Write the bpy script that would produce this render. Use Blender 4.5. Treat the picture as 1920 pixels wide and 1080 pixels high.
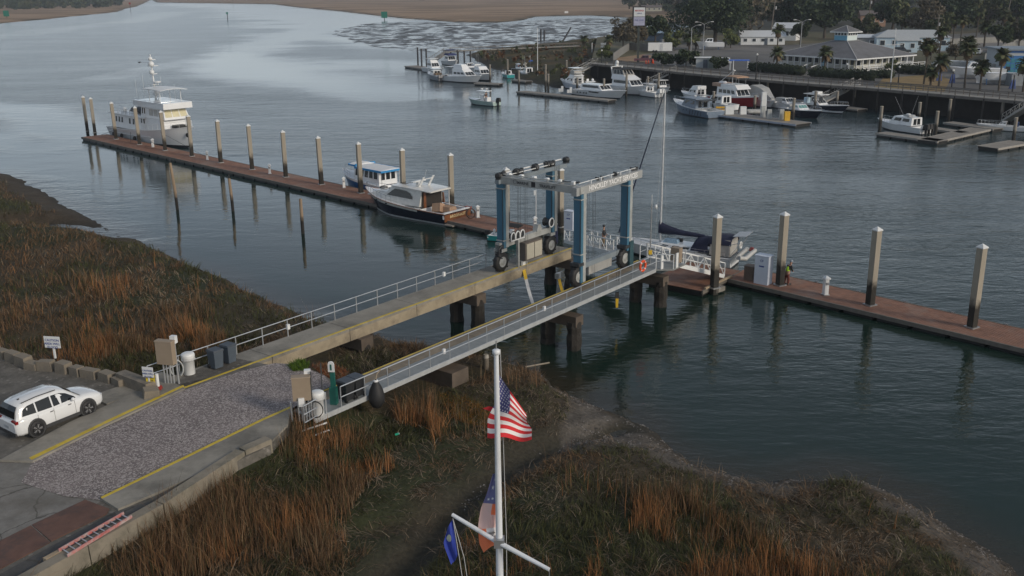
import bpy, math, random
import numpy as np
from mathutils import Vector, Matrix
for _o in list(bpy.data.objects): bpy.data.objects.remove(_o)
SC=bpy.context.scene; COL=SC.collection
random.seed(7); RNG=np.random.default_rng(11)
PI=math.pi; R=math.radians
# ------------------------------------------------------------------ camera
CAMZ=23.0; FPX=1857.0; TH=math.atan2(565,1857.0); ROLL=math.atan2(65,6160.0)
cd=bpy.data.cameras.new('camera'); cam=bpy.data.objects.new('camera',cd); COL.objects.link(cam)
cd.sensor_width=36; cd.lens=FPX/1920*36; cd.clip_end=9000; cd.clip_start=.5
_f=np.array([0,math.cos(TH),-math.sin(TH)]); _r=np.array([1.,0,0]); _u=np.cross(_r,_f)
_c,_s=math.cos(ROLL),math.sin(ROLL); CR=_c*_r-_s*_u; CU=_c*_u+_s*_r; CF=_f
cam.matrix_world=Matrix(((CR[0],CU[0],-CF[0],0),(CR[1],CU[1],-CF[1],0),(CR[2],CU[2],-CF[2],CAMZ),(0,0,0,1)))
SC.camera=cam
# ------------------------------------------------------------------ sky and sun (overcast late afternoon)
SUN_EL,SUN_AZ=R(24),R(128)      # azimuth clockwise from +Y: light comes from behind right
W=bpy.data.worlds.new('World'); SC.world=W; W.use_nodes=True
nt=W.node_tree; nt.nodes.clear()
wo=nt.nodes.new('ShaderNodeOutputWorld'); bg=nt.nodes.new('ShaderNodeBackground')
sky=nt.nodes.new('ShaderNodeTexSky'); sky.sky_type='NISHITA'; sky.sun_disc=False
sky.sun_elevation=SUN_EL; sky.sun_rotation=SUN_AZ; sky.air_density=1.0; sky.dust_density=2.0; sky.ozone_density=2.0
# a broken layer of grey cloud over the whole sky
tc=nt.nodes.new('ShaderNodeTexCoord'); mp=nt.nodes.new('ShaderNodeMapping'); mp.inputs['Scale'].default_value=(1,1,3.2)
nz=nt.nodes.new('ShaderNodeTexNoise'); nz.inputs['Scale'].default_value=2.3; nz.inputs['Detail'].default_value=5
rp=nt.nodes.new('ShaderNodeValToRGB'); rp.color_ramp.elements[0].position=.34; rp.color_ramp.elements[1].position=.68
rp.color_ramp.elements[0].color=(1.88,2.16,2.50,1); rp.color_ramp.elements[1].color=(3.4,3.65,3.92,1)
mx=nt.nodes.new('ShaderNodeMix'); mx.data_type='RGBA'; mx.inputs[0].default_value=.72
L=nt.links.new
L(tc.outputs['Generated'],mp.inputs[0]); L(mp.outputs[0],nz.inputs[0]); L(nz.outputs[0],rp.inputs[0])
sz=nt.nodes.new('ShaderNodeSeparateXYZ');L(tc.outputs['Generated'],sz.inputs[0])
gr=nt.nodes.new('ShaderNodeMapRange');gr.inputs[1].default_value=0;gr.inputs[2].default_value=.42;gr.inputs[3].default_value=1.95;gr.inputs[4].default_value=.62;gr.interpolation_type='SMOOTHSTEP';L(sz.outputs[2],gr.inputs[0])
ml=nt.nodes.new('ShaderNodeVectorMath');ml.operation='SCALE';L(rp.outputs[0],ml.inputs[0]);L(gr.outputs[0],ml.inputs['Scale'])   # the cloud sheet is paler towards the horizon
L(sky.outputs[0],mx.inputs[6]); L(ml.outputs[0],mx.inputs[7]); L(mx.outputs[2],bg.inputs[0])
bg.inputs[1].default_value=.10; L(bg.outputs[0],wo.inputs[0])
sd=bpy.data.lights.new('sun','SUN'); sun=bpy.data.objects.new('sun',sd); COL.objects.link(sun)
sd.energy=1.3; sd.angle=R(14); sd.color=(1,.90,.76)
_d=Vector((math.sin(SUN_AZ)*math.cos(SUN_EL),math.cos(SUN_AZ)*math.cos(SUN_EL),math.sin(SUN_EL)))
sun.rotation_euler=_d.to_track_quat('Z','Y').to_euler()
SC.view_settings.view_transform='Standard'; SC.view_settings.look='None'; SC.view_settings.gamma=1
SC.view_settings.exposure=.54; SC.view_settings.use_curve_mapping=False
SC.cycles.max_bounces=6; SC.cycles.transparent_max_bounces=8
# ------------------------------------------------------------------ helpers
def un(px,py,z=0.0):
    d=CF+CR*(px-960)/FPX+CU*(540-py)/FPX; t=(z-CAMZ)/d[2]
    return Vector((d[0]*t,d[1]*t,z))
def unv(px,py,z=0.0):
    px=np.asarray(px,float);py=np.asarray(py,float)
    d=CF[None]+CR[None]*((px-960)/FPX)[:,None]+CU[None]*((540-py)/FPX)[:,None]; t=(z-CAMZ)/d[:,2]
    return np.stack([d[:,0]*t,d[:,1]*t],1)
def projv(P):
    d=P-np.array([0,0,CAMZ]); z=d@CF; return 960+FPX*(d@CR)/z,540-FPX*(d@CU)/z,z
def xy(pts,z=0.0): return [tuple(un(a,b,z)[:2]) for a,b in pts]
def ab(p,q): return math.atan2(q[1]-p[1],q[0]-p[0])
PDIR=np.array([.616,.788]); PDIR/=np.linalg.norm(PDIR); PP0=np.array([-17.2,47.6]); ZP=3.2
def zy(x,y): return ZP+.04*min(0.0,(x-PP0[0])*PDIR[0]+(y-PP0[1])*PDIR[1])     # the yard ramps up to the piers
def yd(px,py,dz=0.0):
    z=2.8
    for _ in range(12): p=un(px,py,z+dz); z=zy(p.x,p.y)
    return Vector((p.x,p.y,z+dz))
MATS={}
def _n(nt,t,**k):
    n=nt.nodes.new(t)
    for a,b in k.items():
        if a in n.inputs: n.inputs[a].default_value=b
        else: setattr(n,a,b)
    return n
def M(name,c,rough=.6,var=.14,scale=2.0,metal=0.0,bump=0.0,c2=None,c2s=1.0,c2t=.62,streak=False,obj=True,coat=0.0,wet=None,wetz=2.2,alpha=1.0,bscale=None):
    """surface with uneven colour, optional stains (c2) and, for piles, the dark tide band (wet)"""
    if name in MATS: return MATS[name]
    m=bpy.data.materials.new(name); m.use_nodes=True; nt=m.node_tree; b=nt.nodes['Principled BSDF']; L=nt.links.new
    g=_n(nt,'ShaderNodeTexCoord') if obj else _n(nt,'ShaderNodeNewGeometry')
    src=g.outputs['Object'] if obj else g.outputs['Position']
    if streak:
        mp=_n(nt,'ShaderNodeMapping'); mp.inputs['Scale'].default_value=(1,1,.12); L(src,mp.inputs[0]); src=mp.outputs[0]
    n1=_n(nt,'ShaderNodeTexNoise',Scale=scale,Detail=6.0,Roughness=.62); L(src,n1.inputs['Vector'])
    mr=_n(nt,'ShaderNodeMapRange'); mr.inputs[1].default_value=.3; mr.inputs[2].default_value=.7
    mr.inputs[3].default_value=1-var; mr.inputs[4].default_value=1+var; L(n1.outputs[0],mr.inputs[0])
    v=_n(nt,'ShaderNodeVectorMath',operation='SCALE'); v.inputs[0].default_value=c; L(mr.outputs[0],v.inputs['Scale'])
    out=v.outputs[0]
    if c2:
        n2=_n(nt,'ShaderNodeTexNoise',Scale=c2s,Detail=7.0,Roughness=.7); L(src,n2.inputs['Vector'])
        r2=_n(nt,'ShaderNodeMapRange'); r2.inputs[1].default_value=c2t-.1; r2.inputs[2].default_value=c2t+.1; L(n2.outputs[0],r2.inputs[0])
        x=_n(nt,'ShaderNodeMix',data_type='RGBA'); L(r2.outputs[0],x.inputs[0]); L(out,x.inputs[6]); x.inputs[7].default_value=(*c2,1); out=x.outputs[2]
    if wet:
        gp=_n(nt,'ShaderNodeNewGeometry'); sx=_n(nt,'ShaderNodeSeparateXYZ'); L(gp.outputs['Position'],sx.inputs[0])
        n3=_n(nt,'ShaderNodeTexNoise',Scale=2.5,Detail=4.0); L(gp.outputs['Position'],n3.inputs['Vector'])
        ad=_n(nt,'ShaderNodeMath',operation='MULTIPLY_ADD'); L(n3.outputs[0],ad.inputs[0]); ad.inputs[1].default_value=-1.1; L(sx.outputs[2],ad.inputs[2])
        r3=_n(nt,'ShaderNodeMapRange'); r3.inputs[1].default_value=wetz-.95; r3.inputs[2].default_value=wetz-.25; r3.inputs[3].default_value=1; r3.inputs[4].default_value=0; L(ad.outputs[0],r3.inputs[0])
        x=_n(nt,'ShaderNodeMix',data_type='RGBA'); L(r3.outputs[0],x.inputs[0]); L(out,x.inputs[6]); x.inputs[7].default_value=(*wet,1); out=x.outputs[2]
    L(out,b.inputs['Base Color'])
    b.inputs['Roughness'].default_value=rough; b.inputs['Metallic'].default_value=metal; b.inputs['Coat Weight'].default_value=coat
    if bump:
        nb=_n(nt,'ShaderNodeTexNoise',Scale=bscale or scale*4,Detail=5.0); L(src,nb.inputs['Vector'])
        bp=_n(nt,'ShaderNodeBump',Strength=1.0,Distance=bump); L(nb.outputs[0],bp.inputs['Height']); L(bp.outputs[0],b.inputs['Normal'])
    if alpha<1: b.inputs['Alpha'].default_value=alpha
    MATS[name]=m; return m
def MA(name,rough=.85,spec=.3,bump=0.0,bscale=8.0,var=.0,vs=3.0):
    """surface whose base colour is stored on the mesh ('col'), with fine relief"""
    if name in MATS: return MATS[name]
    m=bpy.data.materials.new(name); m.use_nodes=True; nt=m.node_tree; b=nt.nodes['Principled BSDF']; L=nt.links.new
    a=_n(nt,'ShaderNodeAttribute',attribute_name='col'); out=a.outputs[0]
    gp=_n(nt,'ShaderNodeNewGeometry')
    if var:
        n1=_n(nt,'ShaderNodeTexNoise',Scale=vs,Detail=9.0,Roughness=.75); L(gp.outputs['Position'],n1.inputs['Vector'])
        mr=_n(nt,'ShaderNodeMapRange'); mr.inputs[1].default_value=.3; mr.inputs[2].default_value=.7; mr.inputs[3].default_value=1-var; mr.inputs[4].default_value=1+var; L(n1.outputs[0],mr.inputs[0])
        v=_n(nt,'ShaderNodeVectorMath',operation='SCALE'); L(out,v.inputs[0]); L(mr.outputs[0],v.inputs['Scale']); out=v.outputs[0]
    L(out,b.inputs['Base Color']); b.inputs['Roughness'].default_value=rough; b.inputs['Specular IOR Level'].default_value=spec
    if bump:
        nb=_n(nt,'ShaderNodeTexNoise',Scale=bscale,Detail=6.0); L(gp.outputs['Position'],nb.inputs['Vector'])
        bp=_n(nt,'ShaderNodeBump',Strength=1.0,Distance=bump); L(nb.outputs[0],bp.inputs['Height']); L(bp.outputs[0],b.inputs['Normal'])
    MATS[name]=m; return m
class MB:
    def __init__(s,world=False): s.v=[];s.f=[];s.world=world;s.sm=[]
    def add(s,vs,fs,sm=False):
        o=len(s.v); s.v+= [tuple(p) for p in vs]; s.f+=[tuple(i+o for i in f) for f in fs]; s.sm+=[sm]*len(fs); return s
    def box(s,c,d,rz=0,top=None,rot=None):
        """box centre c size d; top=(fx,fy) scales its upper face"""
        hx,hy,hz=d[0]/2,d[1]/2,d[2]/2; tx,ty=top or (1,1); P=[]
        for z,kx,ky in((-hz,1,1),(hz,tx,ty)):
            for x,y in((-hx,-hy),(hx,-hy),(hx,hy),(-hx,hy)): P.append(Vector((x*kx,y*ky,z)))
        m=rot if rot is not None else Matrix.Rotation(rz,3,'Z')
        return s.add([m@p+Vector(c) for p in P],[(3,2,1,0),(4,5,6,7),(0,1,5,4),(1,2,6,5),(2,3,7,6),(3,0,4,7)])
    def bar(s,p,q,w,h=None,up=(0,0,1)):
        p=Vector(p);q=Vector(q);h=h or w;d=(q-p);l=d.length
        if l<1e-6:return s
        d/=l;u=Vector(up)
        if abs(d.dot(u))>.98:u=Vector((1,0,0))
        r=d.cross(u).normalized();u=r.cross(d).normalized(); P=[]
        for e in(p,q):
            for a,b in((-1,-1),(1,-1),(1,1),(-1,1)):P.append(e+r*a*w/2+u*b*h/2)
        return s.add(P,[(0,1,2,3),(7,6,5,4),(4,5,1,0),(5,6,2,1),(6,7,3,2),(7,4,0,3)])
    def tube(s,pts,r,n=6,cap=True):
        pts=[Vector(p) for p in pts]; rs=r if isinstance(r,(list,tuple)) else [r]*len(pts)
        P=[];pu=None
        for i,p in enumerate(pts):
            d=(pts[min(i+1,len(pts)-1)]-pts[max(i-1,0)]).normalized()
            u=pu if pu is not None and abs(pu.dot(d))<.95 else (Vector((0,0,1)) if abs(d.z)<.9 else Vector((1,0,0)))
            a=d.cross(u).normalized();u=a.cross(d).normalized();pu=u
            for k in range(n):
                t=2*PI*k/n; P.append(p+(a*math.cos(t)+u*math.sin(t))*rs[i])
        F=[]
        for i in range(len(pts)-1):
            for k in range(n):
                k2=(k+1)%n; F.append((i*n+k,i*n+k2,(i+1)*n+k2,(i+1)*n+k))
        s.add(P,F,n>6)
        if cap:s.add(P[:n],[tuple(range(n))]).add(P[-n:],[tuple(reversed(range(n)))])
        return s
    def lathe(s,prof,c=(0,0,0),n=16,axis='Z'):
        P=[];c=Vector(c)
        for r,z in prof:
            for k in range(n):
                t=2*PI*k/n; q=Vector((r*math.cos(t),r*math.sin(t),z))
                if axis=='Y': q=Vector((q.x,-q.z,q.y))
                if axis=='X': q=Vector((q.z,q.x,q.y))
                P.append(c+q)
        F=[]
        for i in range(len(prof)-1):
            for k in range(n):
                k2=(k+1)%n;F.append((i*n+k,i*n+k2,(i+1)*n+k2,(i+1)*n+k))
        F.append(tuple(range(n-1,-1,-1)));F.append(tuple(range((len(prof)-1)*n,len(prof)*n)))
        return s.add(P,F,True)
    def prism(s,poly,z0,z1):
        """polygon (xy) extruded; z0/z1 numbers or functions of x,y"""
        g=lambda z,p:z(p[0],p[1]) if callable(z) else z
        n=len(poly);P=[(p[0],p[1],g(z0,p)) for p in poly]+[(p[0],p[1],g(z1,p)) for p in poly]
        a=sum(poly[i][0]*poly[(i+1)%n][1]-poly[(i+1)%n][0]*poly[i][1] for i in range(n))
        if a<0: P=[P[n-1-i] for i in range(n)]+[P[2*n-1-i] for i in range(n)]
        return s.add(P,[tuple(range(n-1,-1,-1)),tuple(range(n,2*n))]+[(i,(i+1)%n,n+(i+1)%n,n+i) for i in range(n)])
    def loft(s,secs,closed=False,cap=True,sm=False):
        n=len(secs[0]);P=[p for q in secs for p in q];F=[];m=n if closed else n-1
        for i in range(len(secs)-1):
            for k in range(m):
                k2=(k+1)%n;F.append((i*n+k,i*n+k2,(i+1)*n+k2,(i+1)*n+k))
        s.add(P,F,sm)
        if cap:s.add(secs[0],[tuple(range(n-1,-1,-1))]).add(secs[-1],[tuple(range(n))])
        return s
    def ball(s,c,r,n=10,m=6,sc=(1,1,1)):
        pr=[(max(1e-4,math.sin(PI*i/m)),-math.cos(PI*i/m)) for i in range(m+1)];P=[]
        for a,z in pr:
            for k in range(n):
                t=2*PI*k/n;P.append((c[0]+r*sc[0]*a*math.cos(t),c[1]+r*sc[1]*a*math.sin(t),c[2]+r*sc[2]*z))
        return s.add(P,[(i*n+k,i*n+(k+1)%n,(i+1)*n+(k+1)%n,(i+1)*n+k) for i in range(m) for k in range(n)],True)
    def data(s,name,mat,inv=None):
        me=bpy.data.meshes.new(name); vs=s.v if inv is None else [tuple(inv@Vector(p)) for p in s.v]
        me.from_pydata(vs,[],s.f); me.validate(); 
        if any(s.sm) and len(me.polygons)==len(s.sm): me.polygons.foreach_set('use_smooth',s.sm)
        me.materials.append(mat); me.update(); return me
    def build(s,name,mat,parent=None,label=None):
        inv=None
        if s.world and parent is not None:
            m=parent.matrix_basis
            if parent.parent is not None: m=parent.parent.matrix_basis@m
            inv=m.inverted()
        o=bpy.data.objects.new(name,s.data(name,mat,inv)); COL.objects.link(o)
        if parent is not None:o.parent=parent
        if label:o['label']=label
        return o
def WB(): return MB(True)
def thing(name,label,cat,loc=(0,0,0),rz=0,group=None):
    o=bpy.data.objects.new(name,None);COL.objects.link(o);o.location=loc;o.rotation_euler=(0,0,rz);o.empty_display_size=.2
    o['label']=label;o['category']=cat
    if group:o['group']=group
    return o
def tag(o,label,cat,group=None):
    o['label']=label;o['category']=cat
    if group:o['group']=group
    return o
def kids(o): return [c for c in bpy.data.objects if c.parent==o]
def dup(o,loc=None,rz=None,label=None,sc=None,_par=None,_k=None):
    """copy of a thing with copies of its parts and sub-parts"""
    if _k is None:
        _k={}
        for c in bpy.data.objects:
            if c.parent is not None:_k.setdefault(c.parent.name,[]).append(c)
    c=o.copy();COL.objects.link(c)
    if _par is not None:c.parent=_par
    for ch in _k.get(o.name,[]):dup(ch,_par=c,_k=_k)
    if loc is not None:c.location=loc
    if rz is not None:c.rotation_euler=(0,0,rz)
    if sc is not None:c.scale=(sc,)*3 if not hasattr(sc,'__len__') else sc
    if label:c['label']=label
    return c
def npmesh(name,V,F,mat,col=None,smooth=False,kind=None,extra=None):
    V=np.asarray(V,np.float32);F=np.asarray(F,np.int32);k=F.shape[1]
    me=bpy.data.meshes.new(name);me.vertices.add(len(V));me.vertices.foreach_set('co',V.ravel())
    me.loops.add(F.size);me.loops.foreach_set('vertex_index',F.ravel())
    me.polygons.add(len(F));me.polygons.foreach_set('loop_start',np.arange(0,F.size,k,dtype=np.int32))
    me.update(calc_edges=True)
    if smooth:me.polygons.foreach_set('use_smooth',np.ones(len(F),bool))
    if col is not None:
        a=me.color_attributes.new('col','FLOAT_COLOR','POINT');c=np.ones((len(V),4),np.float32);c[:,:3]=col;a.data.foreach_set('color',c.ravel())
    for nm,arr in (extra or {}).items():
        a=me.attributes.new(nm,'FLOAT','POINT');a.data.foreach_set('value',np.asarray(arr,np.float32))
    me.materials.append(mat)
    o=bpy.data.objects.new(name,me);COL.objects.link(o)
    if kind:o['kind']=kind
    return o
# numpy value noise
_T=RNG.random((256,256))
def vn(x,y,s=1.0,o=0):
    x=np.asarray(x)/s+o*17.3+500;y=np.asarray(y)/s+o*9.1+500;xi=np.floor(x).astype(int);yi=np.floor(y).astype(int);fx=x-xi;fy=y-yi
    fx=fx*fx*(3-2*fx);fy=fy*fy*(3-2*fy);g=lambda a,b:_T[a%256,b%256]
    return (g(xi,yi)*(1-fx)+g(xi+1,yi)*fx)*(1-fy)+(g(xi,yi+1)*(1-fx)+g(xi+1,yi+1)*fx)*fy
def fbm(x,y,s,o=0,n=4):
    t=0;a=.5;w=0
    for i in range(n):t=t+a*vn(x,y,s/2**i,o+i);w+=a;a*=.55
    return t/w
def inpoly(x,y,poly):
    x=np.asarray(x);y=np.asarray(y);r=np.zeros(x.shape,bool);n=len(poly);j=n-1
    for i in range(n):
        xi,yi=poly[i];xj,yj=poly[j]
        c=((yi>y)!=(yj>y))
        with np.errstate(divide='ignore',invalid='ignore'): r^=c&(x<(xj-xi)*(y-yi)/((yj-yi) if yj!=yi else 1e-9)+xi)
        j=i
    return r
def dseg(x,y,pts,closed=False):
    d=np.full(np.shape(x),1e9);n=len(pts)
    for i in range(n if closed else n-1):
        ax,ay=pts[i];bx,by=pts[(i+1)%n];ux,uy=bx-ax,by-ay;l=ux*ux+uy*uy+1e-9
        t=np.clip(((x-ax)*ux+(y-ay)*uy)/l,0,1);d=np.minimum(d,np.hypot(x-ax-t*ux,y-ay-t*uy))
    return d
def sdist(x,y,poly): return np.where(inpoly(x,y,poly),1,-1)*dseg(x,y,poly,True)
def sstep(a,b,x):
    t=np.clip((x-a)/(b-a),0,1);return t*t*(3-2*t)
ORD=['first','second','third','fourth','fifth','sixth','seventh','eighth','ninth','tenth','eleventh','twelfth','thirteenth','fourteenth','fifteenth','sixteenth']
# ------------------------------------------------------------------ shared materials
white=M('white_paint',(.72,.73,.73),.35,var=.05,scale=1.5,c2=(.5,.49,.45),c2s=2.5,c2t=.68)
gel=M('gelcoat',(.78,.79,.80),.18,var=.04,scale=.8,coat=.4,c2=(.6,.6,.57),c2s=1.2,c2t=.7)
glass=M('dark_glass',(.012,.015,.018),.06,var=.2)
black=M('black_rubber',(.018,.018,.019),.65,bump=.004)
steel=M('galvanised_steel',(.42,.43,.44),.42,var=.15,scale=3,metal=.75)
alu=M('aluminium_rail',(.55,.57,.59),.38,var=.1,metal=.6)
conc=M('concrete',(.23,.215,.19),.85,var=.22,scale=.8,bump=.006,bscale=12,c2=(.13,.12,.105),c2s=.5,c2t=.58)
wetwood=M('grey_weathered_wood',(.20,.185,.165),.85,var=.3,scale=2.5,bump=.01)
pilem=M('pile_concrete',(.34,.30,.24),.8,var=.2,scale=1.1,streak=True,c2=(.2,.17,.13),c2s=2.2,c2t=.6,bump=.01,wet=(.025,.022,.017),wetz=2.3)
woodpile=M('pile_timber',(.30,.22,.15),.85,var=.28,scale=1.8,streak=True,bump=.02,wet=(.018,.016,.014),wetz=1.7)
fpile=M('pile_far',(.26,.235,.20),.85,var=.25,scale=.8,streak=True,wet=(.03,.027,.022),wetz=2.0)
plank=M('dock_planks',(.23,.115,.075),.75,var=.25,scale=1.6,c2=(.27,.20,.165),c2s=.22,c2t=.60)
dockside=M('dock_float_black',(.02,.02,.02),.5,var=.3)
yellow=M('yellow_paint',(.58,.42,.035),.6,var=.25,scale=2,obj=False,c2=(.27,.23,.13),c2s=2,c2t=.66)
orange=M('orange_plastic',(.75,.09,.02),.4)
navy=M('navy_canvas',(.012,.016,.045),.8,var=.2,bump=.01)
# ================================================================== THE SETTING
# shoreline of the near marsh (points at the water level)
SHORE=[(-110,150),(-75,125)]+xy([(0,322),(60,348),(120,384),(180,416),(240,446),(300,478),(370,508),(450,546),(520,575),(590,606),(650,628),(715,640),(760,655),(850,668),(930,678),(1010,704),(1075,742),(1130,770),(1195,800),(1235,832),(1310,872),(1385,900),(1440,912),(1500,905),(1560,898),(1625,906),(1700,945),(1790,1000),(1860,1045),(1925,1090)])+[(24,28),(30,20),(34,0),(-140,0),(-140,150)]
CREEK=[tuple(p) for p in xy([(640,1180),(740,1075),(830,985),(905,915),(965,872),(1030,835),(1090,805),(1165,778),(1230,765)],1.0)]
CREEK2=[tuple(p) for p in xy([(640,1000),(760,985),(830,960)],1.1)]
LPOND=[tuple(p) for p in xy([(0,405),(100,402),(190,410),(240,440)],1.2)]   # muddy channel in the left marsh
LPATH=[tuple(p) for p in xy([(240,440),(330,470),(380,520),(470,560)],1.2)]
PITS=[tuple(p) for p in xy([(650,650),(760,640),(720,700)],.8)]
def ghere(x,y):
    s=sdist(x,y,SHORE); s=s+(fbm(x,y,3.0,3)-.5)*1.6
    k=np.where(y>92,5.0,1.5)+np.where((x>2)&(y<60),1.2,0)
    h=np.where(s>0,1.55*(1-np.exp(-s/k)),s*.28)
    h=h+np.where(s>0,1,0)*((fbm(x,y,6,1)-.5)*.5*np.clip(s/4,0,1)+(fbm(x,y,.9,5)-.5)*.16)
    dc=dseg(x,y,CREEK); h=h-np.clip(s/2,0,1)*.9*np.exp(-(dc/.95)**2)-.25*np.exp(-((dc-1.9)/1.0)**2)*np.clip(s/2,0,1)
    dl=dseg(x,y,LPOND); h=h-.9*np.exp(-(dl/2.2)**2)*np.clip(s/3,0,1)
    d2=dseg(x,y,CREEK2); h=h-.35*np.exp(-(d2/.7)**2)
    return np.maximum(h,-3),s,dc,dl
def bankh(x,y,H,iny):                    # rough bank heaped against the yard's right-hand kerb
    ZY=ZP+.04*np.minimum(0,(x-PP0[0])*PDIR[0]+(y-PP0[1])*PDIR[1]);SB=((x-PP0[0])*.788-(y-PP0[1])*.616)
    return np.where((iny>-3.5)&(SB>5.5),np.maximum(H,ZY-.45+iny*.42),H)
# yard outline (in plan)
def yp(l,dz=0): return [yd(a,b,dz) for a,b in l]
YARD=[p for p in yp([(-420,640),(-150,650),(0,668),(60,692),(130,699),(200,712),(262,742),(292,748),(345,704),(424,668),(505,684),(560,682),(612,706),(632,722),(545,772),(540,800),(505,836),(300,935),(235,985),(95,1062),(40,1090),(-420,1300)])]
YPOLY=[(p.x,p.y) for p in YARD]
nx,ny=430,380
gx=np.linspace(-100,42,nx);gy=np.concatenate([np.linspace(4,75,240),np.linspace(75.5,160,140)])
X,Y=np.meshgrid(gx,gy);H,S,DC,DL=ghere(X.ravel(),Y.ravel())
Xr,Yr=X.ravel(),Y.ravel()
iny=sdist(Xr,Yr,YPOLY)
H=bankh(Xr,Yr,H,iny); SB=((Xr-PP0[0])*.788-(Yr-PP0[1])*.616); H=np.where((iny>-1.2)&(SB<=5.5),np.maximum(H,np.minimum(1.9,1.9+iny*.5)),H); H=np.where(iny>.5,1.6,H)
n1=fbm(Xr,Yr,1.6,8);n2=fbm(Xr,Yr,9,2);n3=fbm(Xr,Yr,.5,4)
mud=np.array([.060,.046,.031]);wetm=np.array([.040,.033,.025]);soil=np.array([.060,.048,.029]);oyst=np.array([.13,.115,.10]);green=np.array([.035,.04,.018])
colr=soil[None]*(.7+.6*n1)[:,None]
g=sstep(.45,.6,n2)[:,None]*sstep(.5,1.2,H)[:,None];colr=colr*(1-g)+green*g
k=sstep(1.15,.7,H)[:,None];colr=colr*(1-k)+mud*(.6+.8*n3)[:,None]*k
k=sstep(.35,.0,H)[:,None];colr=colr*(1-k)+wetm*k
k=(np.exp(-(DC/1.6)**2))[:,None];colr=colr*(1-k)+np.array([.042,.038,.028])*k
# shell bank along the right-hand shore
k=((Xr>2.5)*sstep(.12,.35,H)*sstep(1.15,.75,H)*sstep(.35,.55,n1)*.9)[:,None];colr=colr*(1-k)+oyst*(.45+.8*n3)[:,None]*k
ix=np.arange(nx*ny).reshape(ny,nx)
F=np.stack([ix[:-1,:-1],ix[:-1,1:],ix[1:,1:],ix[1:,:-1]],-1).reshape(-1,4)
npmesh('marsh_ground',np.stack([Xr,Yr,H],1),F,MA('mud',.8,.2,.06,5,.5,5),colr,True,'structure')
# ---------------------------------------------------------------- far land
def slab(name,poly,z1,z0,mat,kind='structure',lab=None):
    o=WB().prism(poly,z0,z1).build(name,mat);o['kind']=kind;return o
FARMARSH=xy([(510,7),(560,13),(640,20),(700,27),(760,33),(850,39),(930,41),(975,36),(1010,29),(1100,27),(1175,31),(1290,45),(1400,50)],.8)
LEFTLAND=xy([(-300,70),(0,42),(100,33),(180,25),(222,21),(236,15),(215,8),(150,4)],.8)
def landmesh(name,poly,zc,colfn,mat,step=6,edge=5.0,bbox=None):
    xs=[p[0] for p in poly];ys=[p[1] for p in poly];x0,x1,y0,y1=min(xs)-15,max(xs)+15,min(ys)-15,max(ys)+15
    n=int((x1-x0)/step)+2;m=int((y1-y0)/(step*1.5))+2
    X,Y=np.meshgrid(np.linspace(x0,x1,n),np.linspace(y0,y1,m));x=X.ravel();y=Y.ravel()
    s=sdist(x,y,poly)+(fbm(x,y,edge*3,6)-.5)*edge*1.2
    h=np.where(s>0,zc*(1-np.exp(-s/edge)),np.maximum(s*.15,-1.5))+np.where(s>0,1,0)*(fbm(x,y,20,2)-.5)*.3*zc*np.clip(s/10,0,1)
    c=colfn(x,y,h,s);ix=np.arange(n*m).reshape(m,n)
    F=np.stack([ix[:-1,:-1],ix[:-1,1:],ix[1:,1:],ix[1:,:-1]],-1).reshape(-1,4)
    keep=(h[F].max(1)>-1.4);return npmesh(name,np.stack([x,y,h],1),F[keep],mat,c,True,'structure')
def marshcol(x,y,h,s):
    a=np.array([.36,.25,.165]);b=np.array([.225,.16,.105]);d=np.array([.06,.052,.035]);n=fbm(x/2.2,y,40,3,5)[:,None];m=vn(x/3,y,11,4)[:,None]
    c=b+(a-b)*sstep(.35,.62,n);c=c*(.82+.36*m);k=sstep(.62,.2,h/1.2)[:,None]; return c*(1-k)+d*k
fm=MA('far_marsh_grass',.9,.1,0,1,.22,.25)
FM2=[FARMARSH[0]]+[(p[0],p[1]) for p in FARMARSH[1:]]+[(330,690),(420,1000),(560,2500),(-900,2600),(-700,2050)]
landmesh('far_marsh',FM2,1.2,marshcol,fm,9,7)
LL2=LEFTLAND[:6]+[(-560,1550),(-900,2600),(-2200,2600),(-1400,700)]
landmesh('far_left_bank',LL2,1.2,marshcol,fm,12,7)
# wet mudflat off the marsh point
MF=xy([(628,64),(655,50),(700,42),(780,41),(960,44),(1000,38),(1100,33),(1240,40),(1260,56),(1190,64),(1130,75),(1050,86),(930,96),(830,98),(740,92),(660,80)],.1)
def mudcol(x,y,h,s):
    n=fbm(x/1.8,y,26,7,5)[:,None];return np.array([.058,.056,.054])*(.7+.6*n)
def mudflat():
    m=bpy.data.materials.new('wet_mudflat');m.use_nodes=True;nt=m.node_tree;b=nt.nodes['Principled BSDF'];L=nt.links.new
    a=_n(nt,'ShaderNodeAttribute',attribute_name='col');L(a.outputs[0],b.inputs['Base Color'])
    g=_n(nt,'ShaderNodeNewGeometry');mp=_n(nt,'ShaderNodeMapping');mp.inputs['Scale'].default_value=(.035,.018,1);L(g.outputs['Position'],mp.inputs[0])
    n=_n(nt,'ShaderNodeTexNoise',Scale=4.0,Detail=8.0,Roughness=.7);L(mp.outputs[0],n.inputs['Vector'])
    r=_n(nt,'ShaderNodeMapRange');r.inputs[1].default_value=.44;r.inputs[2].default_value=.60;r.inputs[3].default_value=.10;r.inputs[4].default_value=.75;L(n.outputs[0],r.inputs[0]);L(r.outputs[0],b.inputs['Roughness'])
    bp=_n(nt,'ShaderNodeBump',Strength=.5,Distance=.3);L(n.outputs[0],bp.inputs['Height']);L(bp.outputs[0],b.inputs['Normal']);return m
xs=[p[0] for p in MF];ys=[p[1] for p in MF];X,Y=np.meshgrid(np.linspace(min(xs)-10,max(xs)+10,200),np.linspace(min(ys)-10,max(ys)+10,200));x=X.ravel();y=Y.ravel()
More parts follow.
